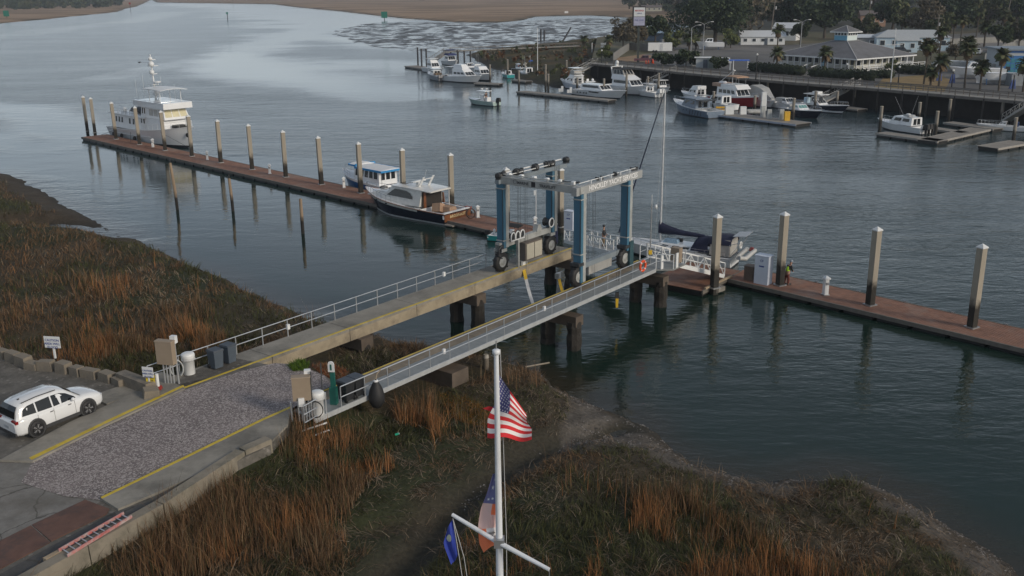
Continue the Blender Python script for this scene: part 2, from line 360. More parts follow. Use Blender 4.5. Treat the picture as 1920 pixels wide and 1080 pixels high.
s=sdist(x,y,MF)+(fbm(x,y,14,3)-.5)*12+(fbm(x/2,y,60,5)-.5)*14;h=np.clip(s*.02,-.3,.12)+(fbm(x/2.2,y,30,9)-.47)*.12*np.clip(s/8,0,1)-.05*np.exp(-((x+52)/34)**2-((y-455)/70)**2)
ix=np.arange(40000).reshape(200,200);F=np.stack([ix[:-1,:-1],ix[:-1,1:],ix[1:,1:],ix[1:,:-1]],-1).reshape(-1,4);F=F[h[F].max(1)>-.06]
npmesh('mudflat',np.stack([x,y,h],1),F,mudflat(),mudcol(x,y,h,s),True,'structure')
# low bank between the mudflat and the marina
BANK=xy([(880,100),(930,93),(1060,79),(1185,64),(1290,50),(1330,75),(1290,110),(1108,122),(1118,162),(1040,160),(1000,152),(955,135),(905,118)],.6)
def bankcol(x,y,h,s):
    n=fbm(x,y,9,3,5)[:,None];m=fbm(x,y,28,5)[:,None];c=np.array([.055,.048,.032])+np.array([.05,.024,.008])*sstep(.45,.7,n)+np.array([.0,.01,-.005])*m
    k=sstep(.9,.2,h)[:,None];return c*(1-k)+np.array([.05,.047,.042])*k
landmesh('marina_bank',BANK,2.6,bankcol,MA('bank_grass',.9,.1,.12,1.2,.5,.9),2.2,6)
# marina land, a level platform held by a dark bulkhead
QUAY=xy([(1108,118),(1180,124),(1300,136),(1420,147),(1530,156),(1640,164),(1780,176),(1920,188),(2100,206)],4.0)
LAND=QUAY+[(160,100),(420,160),(1300,1300),(700,1500),(420,1150),(270,760),(150,560),(82,400),(52,335),(40,300),(28,275)]
asph=M('marina_asphalt',(.115,.112,.11),.9,var=.2,scale=.06,obj=False,c2=(.16,.15,.135),c2s=.03,c2t=.55)
slab('marina_ground',LAND,4.0,-1.5,asph)
def spoly(name,px,z,dz,mat,kind='structure'):
    p=xy(px,z);o=WB().prism(p,z-.05,z+dz).build(name,mat);o['kind']=kind;return o
drygrass=M('dry_lawn',(.24,.165,.07),.95,var=.25,scale=.3,obj=False,c2=(.10,.11,.04),c2s=.12,c2t=.6)
greengr=M('rough_grass',(.085,.082,.042),.95,var=.4,scale=.25,obj=False,c2=(.13,.10,.055),c2s=.08,c2t=.55,bump=.1)
spoly('lawn',[(1640,164),(1655,148),(1700,143),(1760,140),(1782,150),(1770,172),(1700,168)],4,.03,drygrass)
spoly('lawn',[(1860,108),(1925,92),(2000,100),(1990,112),(1880,113)],4,.03,drygrass)
spoly('sand_patch',[(1155,112),(1165,100),(1200,101),(1222,104),(1215,118),(1180,117)],4,.02,M('sand',(.30,.20,.12),.95,var=.15,scale=.3,obj=False))
spoly('verge',[(1108,116),(1120,70),(1290,52),(1330,68),(1220,100),(1160,108),(1140,118)],4,.03,greengr)
spoly('verge',[(1710,118),(1700,92),(1800,95),(1860,100),(1850,116),(1790,130),(1740,128)],4,.03,greengr)
spoly('verge',[(1320,72),(1450,86),(1700,70),(1920,55),(1920,5),(1500,5),(1320,40)],4,.02,greengr)
spoly('forest_floor',[(1395,66),(1500,60),(1700,56),(1925,50),(2100,50),(2000,-5),(1250,-8),(1330,40)],4,.028,M('forest_floor',(.035,.035,.022),.95,var=.4,scale=.1,obj=False))
spoly('road',[(1235,86),(1300,80),(1460,92),(1450,98),(1300,90)],4,.03,M('pale_road',(.17,.16,.15),.9,var=.15,scale=.1,obj=False))
spoly('road',[(1730,90),(1920,76),(2050,60),(2050,72),(1920,90),(1760,98)],4,.035,M('pale_road',(.17,.16,.15)))
# ---------------------------------------------------------------- water
def water():
    m=bpy.data.materials.new('river_water');m.use_nodes=True;nt=m.node_tree;b=nt.nodes['Principled BSDF'];L=nt.links.new
    a=_n(nt,'ShaderNodeAttribute',attribute_name='col');L(a.outputs[0],b.inputs['Base Color'])
    b.inputs['IOR'].default_value=1.34;b.inputs['Roughness'].default_value=.045
    ca=_n(nt,'ShaderNodeAttribute',attribute_name='ripple');rr_=_n(nt,'ShaderNodeMapRange');rr_.inputs[1].default_value=.25;rr_.inputs[2].default_value=.8;rr_.inputs[3].default_value=.04;rr_.inputs[4].default_value=.17;L(ca.outputs['Fac'],rr_.inputs[0]);L(rr_.outputs[0],b.inputs['Roughness']);g=_n(nt,'ShaderNodeNewGeometry')
    def nz(sx,sy,rot,det,off=0):
        mp=_n(nt,'ShaderNodeMapping');mp.inputs['Rotation'].default_value=(0,0,rot);mp.inputs['Scale'].default_value=(sx,sy,1);mp.inputs['Location'].default_value=(off,0,0)
        L(g.outputs['Position'],mp.inputs[0]);n=_n(nt,'ShaderNodeTexNoise',Scale=1.0,Detail=det,Roughness=.55,Distortion=.35);L(mp.outputs[0],n.inputs['Vector']);return n.outputs[0]
    a1=nz(1.15,2.1,R(28),4.0);a2=nz(.2,.45,R(20),3.0,31)
    def mul(x,y):
        k=_n(nt,'ShaderNodeMath',operation='MULTIPLY');L(x,k.inputs[0])
        if isinstance(y,float):k.inputs[1].default_value=y
        else:L(y,k.inputs[1])
        return k.outputs[0]
    def add(x,y):
        k=_n(nt,'ShaderNodeMath',operation='ADD');L(x,k.inputs[0]);L(y,k.inputs[1]);return k.outputs[0]
    gust=nz(.02,.05,R(10),3.0,7);gr=_n(nt,'ShaderNodeMapRange');gr.inputs[1].default_value=.35;gr.inputs[2].default_value=.65;gr.inputs[3].default_value=.55;gr.inputs[4].default_value=1.25;L(gust,gr.inputs[0])
    h=add(mul(a1,.13),mul(a2,.34));h=mul(mul(h,ca.outputs['Fac']),gr.outputs[0])
    bp=_n(nt,'ShaderNodeBump',Strength=1.0,Distance=1.0);L(h,bp.inputs['Height']);L(bp.outputs[0],b.inputs['Normal'])
    return m
ty=np.concatenate([np.geomspace(14,90,150),np.geomspace(90.6,1500,330)[0:],np.geomspace(1520,4500,20)])
tx=np.linspace(-1.25,1.25,420)
U_,Y=np.meshgrid(tx,ty);X=U_*(Y+30);x=X.ravel();y=Y.ravel();px,py,_=projv(np.stack([x,y,np.zeros_like(x)],1))
rip=.26+.30*sstep(45,120,np.hypot(x,y))+.22*sstep(150,260,np.hypot(x,y))
def calm(pts,w,amt,z=0):
    global rip
    P=xy(pts,z);wy=np.clip(dseg(px,py,pts)/w,0,3);rip=rip*(1-amt*np.exp(-wy**2))
# slicks where the current smooths the surface (laid out in plan, from the river's bends)
warp=(fbm(x,y,40,5)-.5)
def slick(ptspx,wid,amt,noise=.8):
    global rip
    P=xy(ptspx,0);d=dseg(x,y,P);dist=np.hypot(x,y)
    if not hasattr(wid,'__len__'):wid=[wid]*len(P)
    # width varies along the slick
    W_=np.zeros_like(x);best=np.full_like(x,1e9)
    for i,p in enumerate(P):
        q=np.hypot(x-p[0],y-p[1]);W_=np.where(q<best,wid[i],W_);best=np.minimum(best,q)
    d=d+warp*W_*noise*1.6+(fbm(x/1.5,y,14,2)-.5)*W_*.8
    rip=rip*(1-amt*sstep(1.45,.35,d/W_))
slick([(660,10),(640,40),(560,68),(500,82),(470,96),(440,112),(455,128),(520,145),(640,165),(760,180)],[55,50,26,20,18,14,14,14,12,10],.75)
slick([(430,100),(470,118),(560,140),(700,160)],[12,22,20,14],.75)
slick([(-60,75),(60,62),(150,50),(260,38),(330,22)],[14,16,16,18,22],.2)
slick([(690,74),(800,84),(930,90),(1060,80),(1190,62)],[26,30,26,20,16],.9,.4)
slick([(360,8),(480,14),(560,30),(650,38),(800,60)],[60,60,60,40,30],.6)
slick([(-60,200),(40,205),(110,235),(150,260),(60,275),(-40,260)],[8,9,8,8,8,8],.8)
slick([(200,145),(330,118),(450,92)],[6,7,8],.35)
slick([(700,120),(800,130),(900,140),(1000,190),(1150,215),(1300,225)],[20,16,14,10,8,8],.7)
slick([(100,300),(180,300),(330,340),(480,390),(560,460),(640,540),(760,600)],[14,15,18,18,14,10,6],.85,.5)
slick([(1600,250),(1750,270),(1920,260)],[8,8,8],.5)
slick([(900,180),(1000,225),(1240,250)],[8,9,6],.4)
slick([(1050,640),(1150,740),(1300,800),(1500,850),(1700,900)],[7,8,8,7,6],.45)
rip=np.maximum(rip,.035)
dsh=-(sdist(x,y,SHORE));near=y<170
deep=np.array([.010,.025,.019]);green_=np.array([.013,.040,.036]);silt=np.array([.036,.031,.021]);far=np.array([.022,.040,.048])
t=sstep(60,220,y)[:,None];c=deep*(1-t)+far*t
k=(sstep(4.2,.2,dsh+(fbm(x,y,5,3)-.5)*3)*near*.85)[:,None];c=c*(1-k)+silt*k
n,m=len(tx),len(ty);ix=np.arange(n*m).reshape(m,n)
F=np.stack([ix[:-1,:-1],ix[:-1,1:],ix[1:,1:],ix[1:,:-1]],-1).reshape(-1,4)
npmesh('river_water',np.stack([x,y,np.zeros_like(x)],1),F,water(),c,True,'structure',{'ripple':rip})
sea=WB();sea.add([(-4500,-300,-1.6),(4500,-300,-1.6),(4500,4600,-1.6),(-4500,4600,-1.6)],[(0,1,2,3)]);o=sea.build('river_bed',M('river_bed',(.03,.035,.03),.9,obj=False,scale=.05));o['kind']='structure'
# ================================================================== THE YARD
Zf=lambda dz:(lambda x,y:zy(x,y)+dz)
def kink(poly):
    """the outline cut in two where the ramp meets the level piers"""
    S=lambda p:(p[0]-PP0[0])*PDIR[0]+(p[1]-PP0[1])*PDIR[1];out=[]
    for sg in(-1,1):
        r=[]
        for i in range(len(poly)):
            a,b=poly[i],poly[(i+1)%len(poly)];sa,sb=S(a)*sg,S(b)*sg
            if sa>=0:r.append(a)
            if (sa>0)!=(sb>0) and abs(sa-sb)>1e-6:
                k=sa/(sa-sb);r.append((a[0]+(b[0]-a[0])*k,a[1]+(b[1]-a[1])*k))
        if len(r)>2:out.append(r)
    return out
def ysheet(name,px,dz,mat,depth=1.6,obj=None):
    P=[(p.x,p.y) for p in yp(px)]
    m=WB()
    for q in kink(P): m.prism(q,Zf(dz-depth),Zf(dz))
    o=m.build(name,mat);o['kind']='structure';return o
def gravelmat(name,c,cs,amt,s1=9.0,var=.35,crack=0.0):
    """crushed shell or grit: many separate light chips on a darker bed"""
    m=bpy.data.materials.new(name);m.use_nodes=True;nt=m.node_tree;b=nt.nodes['Principled BSDF'];L=nt.links.new
    g=_n(nt,'ShaderNodeNewGeometry');v=_n(nt,'ShaderNodeTexVoronoi',Scale=s1);L(g.outputs['Position'],v.inputs['Vector'])
    sp=_n(nt,'ShaderNodeSeparateXYZ');L(v.outputs['Color'],sp.inputs[0])
    n=_n(nt,'ShaderNodeTexNoise',Scale=.35,Detail=7.0,Roughness=.7);L(g.outputs['Position'],n.inputs['Vector'])
    ad=_n(nt,'ShaderNodeMath',operation='MULTIPLY_ADD');L(n.outputs[0],ad.inputs[0]);ad.inputs[1].default_value=.6;L(sp.outputs[0],ad.inputs[2])
    r=_n(nt,'ShaderNodeMapRange');r.inputs[1].default_value=1.28-amt;r.inputs[2].default_value=1.40-amt;L(ad.outputs[0],r.inputs[0])
    x=_n(nt,'ShaderNodeMix',data_type='RGBA');L(r.outputs[0],x.inputs[0]);x.inputs[7].default_value=(*cs,1)
    n2=_n(nt,'ShaderNodeTexNoise',Scale=.9,Detail=8.0,Roughness=.75);L(g.outputs['Position'],n2.inputs['Vector'])
    mr=_n(nt,'ShaderNodeMapRange');mr.inputs[1].default_value=.3;mr.inputs[2].default_value=.7;mr.inputs[3].default_value=1-var;mr.inputs[4].default_value=1+var;L(n2.outputs[0],mr.inputs[0])
    sc=_n(nt,'ShaderNodeVectorMath',operation='SCALE');sc.inputs[0].default_value=c;L(mr.outputs[0],sc.inputs['Scale']);L(sc.outputs[0],x.inputs[6])
    out=x.outputs[2]
    if crack:
        nw=_n(nt,'ShaderNodeTexNoise',Scale=1.2,Detail=4.0);L(g.outputs['Position'],nw.inputs['Vector']);va=_n(nt,'ShaderNodeVectorMath',operation='MULTIPLY_ADD');L(nw.outputs['Color'],va.inputs[0]);va.inputs[1].default_value=(.9,.9,0);L(g.outputs['Position'],va.inputs[2])
        vc=_n(nt,'ShaderNodeTexVoronoi',Scale=crack,feature='DISTANCE_TO_EDGE');L(va.outputs[0],vc.inputs['Vector']);rc=_n(nt,'ShaderNodeMapRange');rc.inputs[1].default_value=.004;rc.inputs[2].default_value=.022;rc.inputs[3].default_value=.8;rc.inputs[4].default_value=0;L(vc.outputs[0],rc.inputs[0])
        xc=_n(nt,'ShaderNodeMix',data_type='RGBA');L(rc.outputs[0],xc.inputs[0]);L(out,xc.inputs[6]);xc.inputs[7].default_value=(.05,.045,.038,1);out=xc.outputs[2]
        nl=_n(nt,'ShaderNodeTexNoise',Scale=.22,Detail=9.0,Roughness=.8);L(g.outputs['Position'],nl.inputs['Vector']);rl_=_n(nt,'ShaderNodeMapRange');rl_.inputs[1].default_value=.48;rl_.inputs[2].default_value=.62;rl_.inputs[3].default_value=0;rl_.inputs[4].default_value=.6;L(nl.outputs[0],rl_.inputs[0])
        xl=_n(nt,'ShaderNodeMix',data_type='RGBA');L(rl_.outputs[0],xl.inputs[0]);L(out,xl.inputs[6]);xl.inputs[7].default_value=(c[0]*.62,c[1]*.58,c[2]*.52,1);out=xl.outputs[2]
    L(out,b.inputs['Base Color']);b.inputs['Roughness'].default_value=.9
    bp=_n(nt,'ShaderNodeBump',Strength=1.0,Distance=.02);L(sp.outputs[1],bp.inputs['Height']);L(bp.outputs[0],b.inputs['Normal']);return m
grit=gravelmat('packed_grit',(.13,.12,.105),(.24,.22,.20),.08,7.0,.5,.0)
shell=gravelmat('crushed_shell',(.180,.152,.148),(.40,.36,.345),.34,15.0,.30)
m=WB()
for q in kink([(p.x,p.y) for p in YARD]): m.prism(q,.9,Zf(0))
o=m.build('yard_ground',grit);o['kind']='structure'
ysheet('shell_gravel',[(60,868),(342,733),(452,696),(515,681),(560,684),(608,704),(622,722),(545,768),(190,938),(120,930),(40,905)],.012,shell,.3)
# old cracked asphalt in the lower left corner
asph2=gravelmat('cracked_asphalt',(.20,.19,.175),(.27,.26,.235),-.1,5.0,.3,.42)
ysheet('asphalt_apron',[(-300,880),(0,868),(60,868),(40,905),(120,932),(188,940),(120,985),(-300,1170)],.006,asph2,.3)
ysheet('asphalt_apron',[(-300,1290),(-300,1240),(218,958),(300,935),(240,975),(95,1058),(0,1110)],.006,gravelmat('dark_asphalt',(.085,.082,.08),(.13,.12,.11),-.1,5,.35,.3),.3)
track=M('track_concrete',(.27,.25,.215),.85,var=.16,scale=.5,bump=.004,obj=False,c2=(.15,.14,.12),c2s=.35,c2t=.56)
TH_=.10
ysheet('concrete_track',[(0,866),(62,868),(200,799),(347,731),(300,706),(268,733),(130,795)],TH_,track,.5)
ysheet('yellow_line',[(60,866),(200,797),(346,728),(344,725),(200,792),(55,862)],TH_+.004,yellow,.02)
ysheet('concrete_track',[(190,938),(222,958),(300,925),(510,830),(540,800),(545,768),(360,855)],TH_,track,.5)
ysheet('yellow_line',[(189,936),(360,853),(543,766),(547,768),(363,856),(192,939)],TH_+.004,yellow,.02)
rust=M('rusty_steel_plate',(.135,.068,.048),.7,var=.25,scale=1.2,obj=False,c2=(.075,.05,.042),c2s=.9,c2t=.55)
r0=thing('steel_road_plate','rust red steel plate on the apron nearest the yellow line','steel plate',yd(120,975))
P=[(p.x,p.y) for p in yp([(60,985),(160,938),(205,955),(200,965),(96,1016)])];WB().prism(P,Zf(.0),Zf(.035)).build('plate',rust,r0)
r0=thing('steel_road_plate','rust red steel plate at the bottom left corner of the apron','steel plate',yd(20,1030))
P=[(p.x,p.y) for p in yp([(-120,1075),(58,986),(94,1018),(-70,1105)])];WB().prism(P,Zf(.0),Zf(.03)).build('plate',rust,r0)
# block wall beside the parking area: every block is a part
blk=M('wall_block',(.23,.195,.15),.85,var=.22,scale=1.5,bump=.015,c2=(.14,.125,.105),c2s=.8,c2t=.55)
bw=thing('block_wall','low wall of large uneven concrete blocks between the marsh and the parking area','wall',yd(150,712))
line=[(-60,655),(0,668),(36,681),(62,691),(100,694),(130,699),(165,706),(196,712),(218,718),(240,726)]
pp=[yd(a,b) for a,b in line];rr=random.Random(3)
def along(pts,step):
    out=[];i=0;pos=0.0;seg=[(pts[k+1]-pts[k]).length for k in range(len(pts)-1)];tot=sum(seg);d=0
    while d<tot:
        acc=0
        for k,l in enumerate(seg):
            if acc+l>=d:out.append((pts[k].lerp(pts[k+1],(d-acc)/l),(pts[k+1]-pts[k])));break
            acc+=l
        d+=step*rr.uniform(.85,1.2)
    return out
for p,d in along(pp,1.05):
    b=MB();b.box((0,0,.0),(.98*rr.uniform(.8,1.08),.55*rr.uniform(.85,1.15),.85),0,top=(rr.uniform(.85,.97),rr.uniform(.82,.95)));o=b.build('concrete_block',blk,bw)
    o.location=Vector((p.x,p.y,zy(p.x,p.y)+.08+rr.uniform(-.12,.08)))-Vector(bw.location);o.rotation_euler=(rr.uniform(-.05,.05),rr.uniform(-.05,.05),math.atan2(d.y,d.x)+rr.uniform(-.12,.12))
for a,c in(((228,716),(285,738)),):
    p=yd(*a);q=yd(*c);b=WB();b.bar(p+Vector((0,0,.18)),q+Vector((0,0,.18)),.6,.85);b.build('concrete_beam',blk,bw)
b=MB();b.box((0,0,0),(.8,.7,.8),0,top=(.9,.85));o=b.build('concrete_block',blk,bw);o.location=yd(283,742,.1)-Vector(bw.location);o.rotation_euler=(.1,.1,.5)
# kerb of long beams along the right-hand edge
kb=M('kerb_beam',(.24,.21,.165),.85,var=.15,scale=.9,bump=.01,obj=True,c2=(.13,.12,.09),c2s=.7,c2t=.6)
ke=thing('kerb_wall','long line of pale concrete kerb beams above the reed bed at the yard edge','wall',yd(300,960))
K=[(60,1085),(150,1035),(236,985),(330,938),(445,862),(504,830)];K=[(40,1096),(160,1030),(300,952),(452,853),(455,851),(505,829)]
for (a,b_) in ((K[0],K[1]),(K[1],K[2]),(K[2],K[3]),(K[4],K[5])):
    p=yd(*a);q=yd(*b_);d=(q-p).normalized()*.02
    WB().bar(p+d-Vector((0,0,.18)),q-d-Vector((0,0,.18)),.5,.85).build('kerb_beam',kb,ke)
ysheet('dirt_strip',[(240,975),(310,935),(440,862),(500,820),(508,832),(452,852),(300,950),(180,1012)],.01,M('dark_soil',(.075,.055,.04),.95,var=.3,scale=2,obj=False,bump=.03),.3)
# ================================================================== PIERS
PA=math.atan2(PDIR[1],PDIR[0]);PM=Matrix.Translation((PP0[0],PP0[1],0))@Matrix.Rotation(PA,4,'Z')
def pl(px,py,z):                       # picture point on level z -> pier frame (x along, y to the left)
    q=PM.inverted()@un(px,py,z);return q
def pthing(name,label,cat,x=0,y=0,z=0,rz=0,group=None):
    return thing(name,label,cat,PM@Vector((x,y,z)),PA+rz,group)
oyster=M('oyster_crust',(.05,.042,.034),.95,var=.5,scale=5,bump=.06,bscale=9,c2=(.11,.095,.08),c2s=6,c2t=.58)
bentm=M('pier_concrete',(.115,.09,.07),.85,var=.25,scale=1,bump=.01,c2=(.09,.07,.055),c2s=.8,c2t=.55)
beamc=M('pier_beam_concrete',(.34,.285,.20),.8,var=.16,scale=.9,bump=.006,c2=(.20,.165,.12),c2s=.7,c2t=.56,streak=False)
p=pthing('boat_lift_pier','concrete runway pier with a yellow painted edge and a railing along its far side','pier')
z=ZP
nseg=6;LX=35.6
for i in range(nseg):
    a=i*LX/nseg+(.02 if i else -.6);b=(i+1)*LX/nseg-.02
    MB().box(((a+b)/2,1.0,z-.09),(b-a,2.0,.18)).build('deck_slab',track,p)
    MB().box(((a+b)/2,.22,z-.18-.32),(b-a,.42,.64)).build('edge_beam',beamc,p)
    MB().box(((a+b)/2,1.75,z-.18-.3),(b-a,.36,.6)).build('edge_beam',beamc,p)
MB().box((LX/2-.2,.09,z+.004),(LX+.6,.17,.008)).build('yellow_line',yellow,p)
bents=[(pl(672,628,ZP-.8).x,0),(pl(886,548,ZP-.8).x,1),(pl(1058,482,ZP-.8).x,1)]
def cols(mb,cx,cys,ztop,w=.5,base=-1.2):
    for cy in cys:
        rr=random.Random(int(cx*10+cy));secs=[]
        for k in range(9):
            zz=base+(ztop-base)*k/8;g=w/2*(1+(.28+rr.uniform(-.1,.16))*(1 if zz<2.0 else .0))
            secs.append([(cx+g*math.cos(t)*1.2*rr.uniform(.86,1.12),cy+g*math.sin(t)*1.2*rr.uniform(.86,1.12),zz) for t in [2*PI*j/10+.3 for j in range(10)]])
        mb.loft(secs,True)
for bx,k in bents:
    MB().box((bx,1.0,z-.82-.38),(1.0,2.7,.75)).build('bent_cap',bentm,p)
    m=MB();cols(m,bx,(-.0,2.0),z-1.2,.62);m.build('bent_column',M('bent_column',(.16,.13,.10),.9,var=.35,scale=3,bump=.05,bscale=7,wet=(.03,.026,.022),wetz=3.0,c2=(.09,.08,.07),c2s=5,c2t=.55),p)
# railing on the far side
rl=pthing('pier_railing','long white pipe railing on the far side of the left runway pier','railing',0,0,0)
xs=[-.6+1.86*i for i in range(20)]
xr=[x for x in xs if x<27.5]
for x in xr: MB().bar((x,1.93,z),(x,1.93,z+1.05),.05).build('post',alu,rl)
for h in(1.05,.55): MB().tube([(xr[0],1.93,z+h),(xr[-1],1.93,z+h)],.028,6).build('rail',alu,rl)
for x in(8.7,22.6): 
    MB().box((x,1.87,z+.62),(.2,.14,.3)).build('junction_box',white,rl)
# right-hand runway and the metal walkway beside it
Y0=-6.0;X1=1.7;X2=34.2
p=pthing('boat_lift_pier','narrow tan concrete runway pier carrying the lift\'s right wheels beside the metal walkway','pier')
for i in range(5):
    a=X1+(X2+1.4-X1)*i/5+.02;b=X1+(X2+1.4-X1)*(i+1)/5-.02
    MB().box(((a+b)/2,Y0-.52,z-.4),(b-a,1.04,.8)).build('deck_beam',M('tan_runway',(.24,.195,.14),.85,var=.2,scale=.8,c2=(.15,.125,.095),c2s=.6,c2t=.55,bump=.006),p)
MB().box(((X1+X2+1.4)/2,Y0-.09,z+.004),(X2+1.4-X1,.09,.008)).build('yellow_line',yellow,p)
for px,py in((838,690),(1058,588),(1222,515)):
    bx=pl(px,py,ZP-.9).x
    if px==838: MB().box((bx,Y0-1.1,z-1.35),(1.4,2.9,1.1)).build('bent_cap',bentm,p);continue
    MB().box((bx,Y0-1.1,z-.82-.36),(.85,2.9,.7)).build('bent_cap',bentm,p)
    m=MB();cols(m,bx,(Y0,Y0-2.15),z-1.25,.62);m.build('bent_column',MATS['bent_column'],p)
wk=pthing('walkway','grey aluminium walkway with a white two-bar railing along its near side','walkway')
WY0,WY1=Y0-1.06,Y0-2.4;wm=M('walkway_grating',(.27,.28,.275),.55,var=.12,scale=2,metal=.3,bump=.004,bscale=30)
n=16
for i in range(n):
    a=X1+(X2-X1)*i/n+.008;b=X1+(X2-X1)*(i+1)/n-.008
    MB().box(((a+b)/2,(WY0+WY1)/2,z-.03),(b-a,WY0-WY1-.06,.06)).build('deck_panel',wm,wk)
MB().box(((X1+X2)/2,WY1,z-.09),(X2-X1,.06,.26)).build('edge_beam',M('pale_aluminium',(.50,.52,.53),.45,var=.12,metal=.3),wk)
nrail=19
for i in range(nrail+1):
    x=X1+1.7+(X2-X1-1.7)*i/nrail; MB().bar((x,WY1,z),(x,WY1,z+1.1),.045).build('post',alu,wk)
for h in(1.1,.55): MB().tube([(X1+1.7,WY1,z+h),(X2,WY1,z+h)],.03,6).build('rail',alu,wk)
for x in(20.5,X1+9.4): MB().box((x,WY1+.06,z+.62),(.18,.12,.28)).build('junction_box',white,wk)
# platform at the end of the walkway
pf=pthing('end_platform','white gated landing at the seaward end of the metal walkway','landing',X2,WY1)
def ppoly(px,z): return [(q.x-X2,q.y-WY1) for q in (PM.inverted()@un(a,b,z) for a,b in px)]
MB().prism([(0,1.24),(0,0),(.8,-1.0),(2.6,-1.0),(2.6,2.3),(1.45,2.3),(1.45,1.24)],z-.12,z).build('deck',wm,pf)
for x,y in((0,0),(.8,-1.0),(2.6,-1),(2.6,.2),(2.6,2.3),(1.6,2.3)): MB().bar((x,y,z),(x,y,z+1.1),.06).build('post',white,pf)
for h in(1.1,.6): MB().tube([(0,0,z+h),(.8,-1.0,z+h)],.03).build('rail',alu,pf);MB().tube([(2.6,.2,z+h),(2.6,2.3,z+h),(1.6,2.3,z+h)],.03).build('rail',alu,pf)
for x,y in((.35,-.3),(1.3,-1.0)): MB().box((x,y,z+.55),(.32,.08,1.1)).build('gate_panel',white,pf)
MB().box((2.05,-.55,z+.75),(.5,.7,1.1)).build('tan_cabinet',M('tan_cabinet',(.27,.21,.155),.6,var=.08),pf)
lr=pthing('life_ring','orange life ring hung on the walkway railing near its seaward end','life ring',32.2,WY1-.02,z+.72)
pr=[];RR=.36
m=MB();m.tube([(RR*math.cos(t),-.06,RR*math.sin(t)) for t in [2*PI*k/24 for k in range(25)]],.085,8,False).build('ring',orange,lr)
for k in range(4):
    t=PI/4+k*PI/2;m=MB();m.tube([(RR*math.cos(t+e),-.06,RR*math.sin(t+e)) for e in(-.09,0,.09)],.092,8).build('band',white,lr)
# ------------------------------------------------------------------ travelling boat lift
XA,XB=27.2,33.2;YL,YR=.45,-6.22
blue=M('lift_blue',(.055,.155,.235),.45,var=.14,scale=.8,streak=True,c2=(.09,.13,.16),c2s=1.3,c2t=.62)
grey=M('lift_grey',(.36,.37,.36),.5,var=.12,scale=1.0,c2=(.22,.22,.21),c2s=1.2,c2t=.6)
dk=M('dark_machinery',(.035,.037,.04),.5,var=.3,scale=5)
tanb=M('cabinet_cream',(.47,.44,.36),.5,var=.08,scale=2)
lf=pthing('travelling_boat_lift','blue and grey four wheeled boat lift gantry straddling the two runway piers','boat lift',0,0,0)
HT=z+6.45
WR=1.18
def wheel(x,y,nm='wheel'):
    w=MB().lathe([(.20,-.19),(.50,-.21),(.60,-.15),(.63,0),(.60,.15),(.50,.21),(.20,.19)],(0,0,0),22,'Y').build(nm,black,lf);w.location=(x,y,z+.63*WR);w.scale=(WR,1,WR)
    MB().lathe([(.02,-.23),(.16,-.23),(.2,-.19),(.31,-.2),(.33,-.215),(.33,.215),(.31,.2),(.2,.19),(.16,.23),(.02,.23)],(0,0,0),16,'Y').build('rim',grey,w)
    for k in range(18):
        t=2*PI*k/18;MB().box((.62*math.cos(t),0,.62*math.sin(t)),(.05,.40,.09),rot=Matrix.Rotation(-t,3,'Y')).build('lug',black,w) if k%2==0 else None
    return w
for x,y in((XA-.05,YL-.05),(XB+.0,YL-.05),(XA,YR),(XB,YR)): wheel(x,y)
# blue columns; lighter right faces are side light put in as grey boxes
for x,y,z0 in((XA+.25,YL+.0,z+1.75),(XB+.25,YL,z+1.75),(XA+.25,YR-.0,z+.3),(XB+.25,YR,z+1.3)):
    MB().box((x-.1,y,(z0+HT)/2),(.28,.62,HT-z0)).build('column',blue,lf)
    MB().box((x+.22,y,(z0+HT)/2),(.36,.58,HT-z0)).build('column_lit_face',grey,lf)
# fork plates above the wheels
for x,y in((XA,YL),(XB,YL),(XA,YR),(XB,YR)):
    m=MB()
    m.box((x,y+.33,z+1.0),(.5,.06,1.1))
    m.box((x,y,z+1.62),(.6,.75,.22));m.build('wheel_fork',dk if y<0 else grey,lf)
# top beams
MB().box((XA+.2,(YL+YR)/2,HT+.27),(.46,YL-YR+.5,.50)).build('cross_beam',grey,lf)
MB().box(((XA+XB)/2+.85,YR+.02,HT+.22),(XB-XA+2.5,.42,.56)).build('top_beam',M('lift_beam_light',(.33,.34,.34),.5,var=.1,scale=1),lf)
MB().box(((XA+XB)/2+.9,YL,HT+.16),(XB-XA+2.4,.34,.30)).build('top_beam',M('lift_beam_slate',(.20,.235,.26),.5,var=.15,scale=1),lf)
MB().tube([(XA,YL+.25,HT+.62),(XB+1.9,YL+.25,HT+.62)],.05,8).tube([(XA+.6,YL-.1,HT+.5),(XB+.6,YL-.1,HT+.5)],.035,8).build('hydraulic_pipe',white,lf)
MB().tube([(XA+.3,YR+.1,HT+.68),(XB+1.6,YR+.1,HT+.68)],.03,6).build('hydraulic_pipe',white,lf)
rr=random.Random(5)
def trolley(x,y,s=1.0):
    q=MB();q.lathe([(.06,-.17),(.24*s,-.17),(.24*s,-.11),(.17*s,-.09),(.17*s,.09),(.24*s,.11),(.24*s,.17),(.06,.17)],(0,0,0),12,'X')
    q.box((0,.0,-.22),(.55,.3,.1)).box((.3,.1,.05),(.14,.22,.24)).box((-.3,-.05,.1),(.1,.3,.2)); o=q.build('sheave_block',dk,lf);o.location=(x,y,HT+.55);o.rotation_euler=(0,0,rr.uniform(-.4,.4))
for x in(XA+.0,XA+.45,XA+2.0,XA+2.5,XA+4.3,XA+5.9,XA+6.4,XA+8.3): trolley(x,YL+.05,rr.uniform(.8,1.15))
for x in(XA+3.0,XA+5.0,XA+7.6): trolley(x,YR+.2,rr.uniform(.45,.6))
for k in range(6):
    y=YL-.6-k*1.1; MB().box((XA+.35,y,HT+.68),(.34,.3,.2),top=(.7,.7)).build('light_bracket',white,lf)
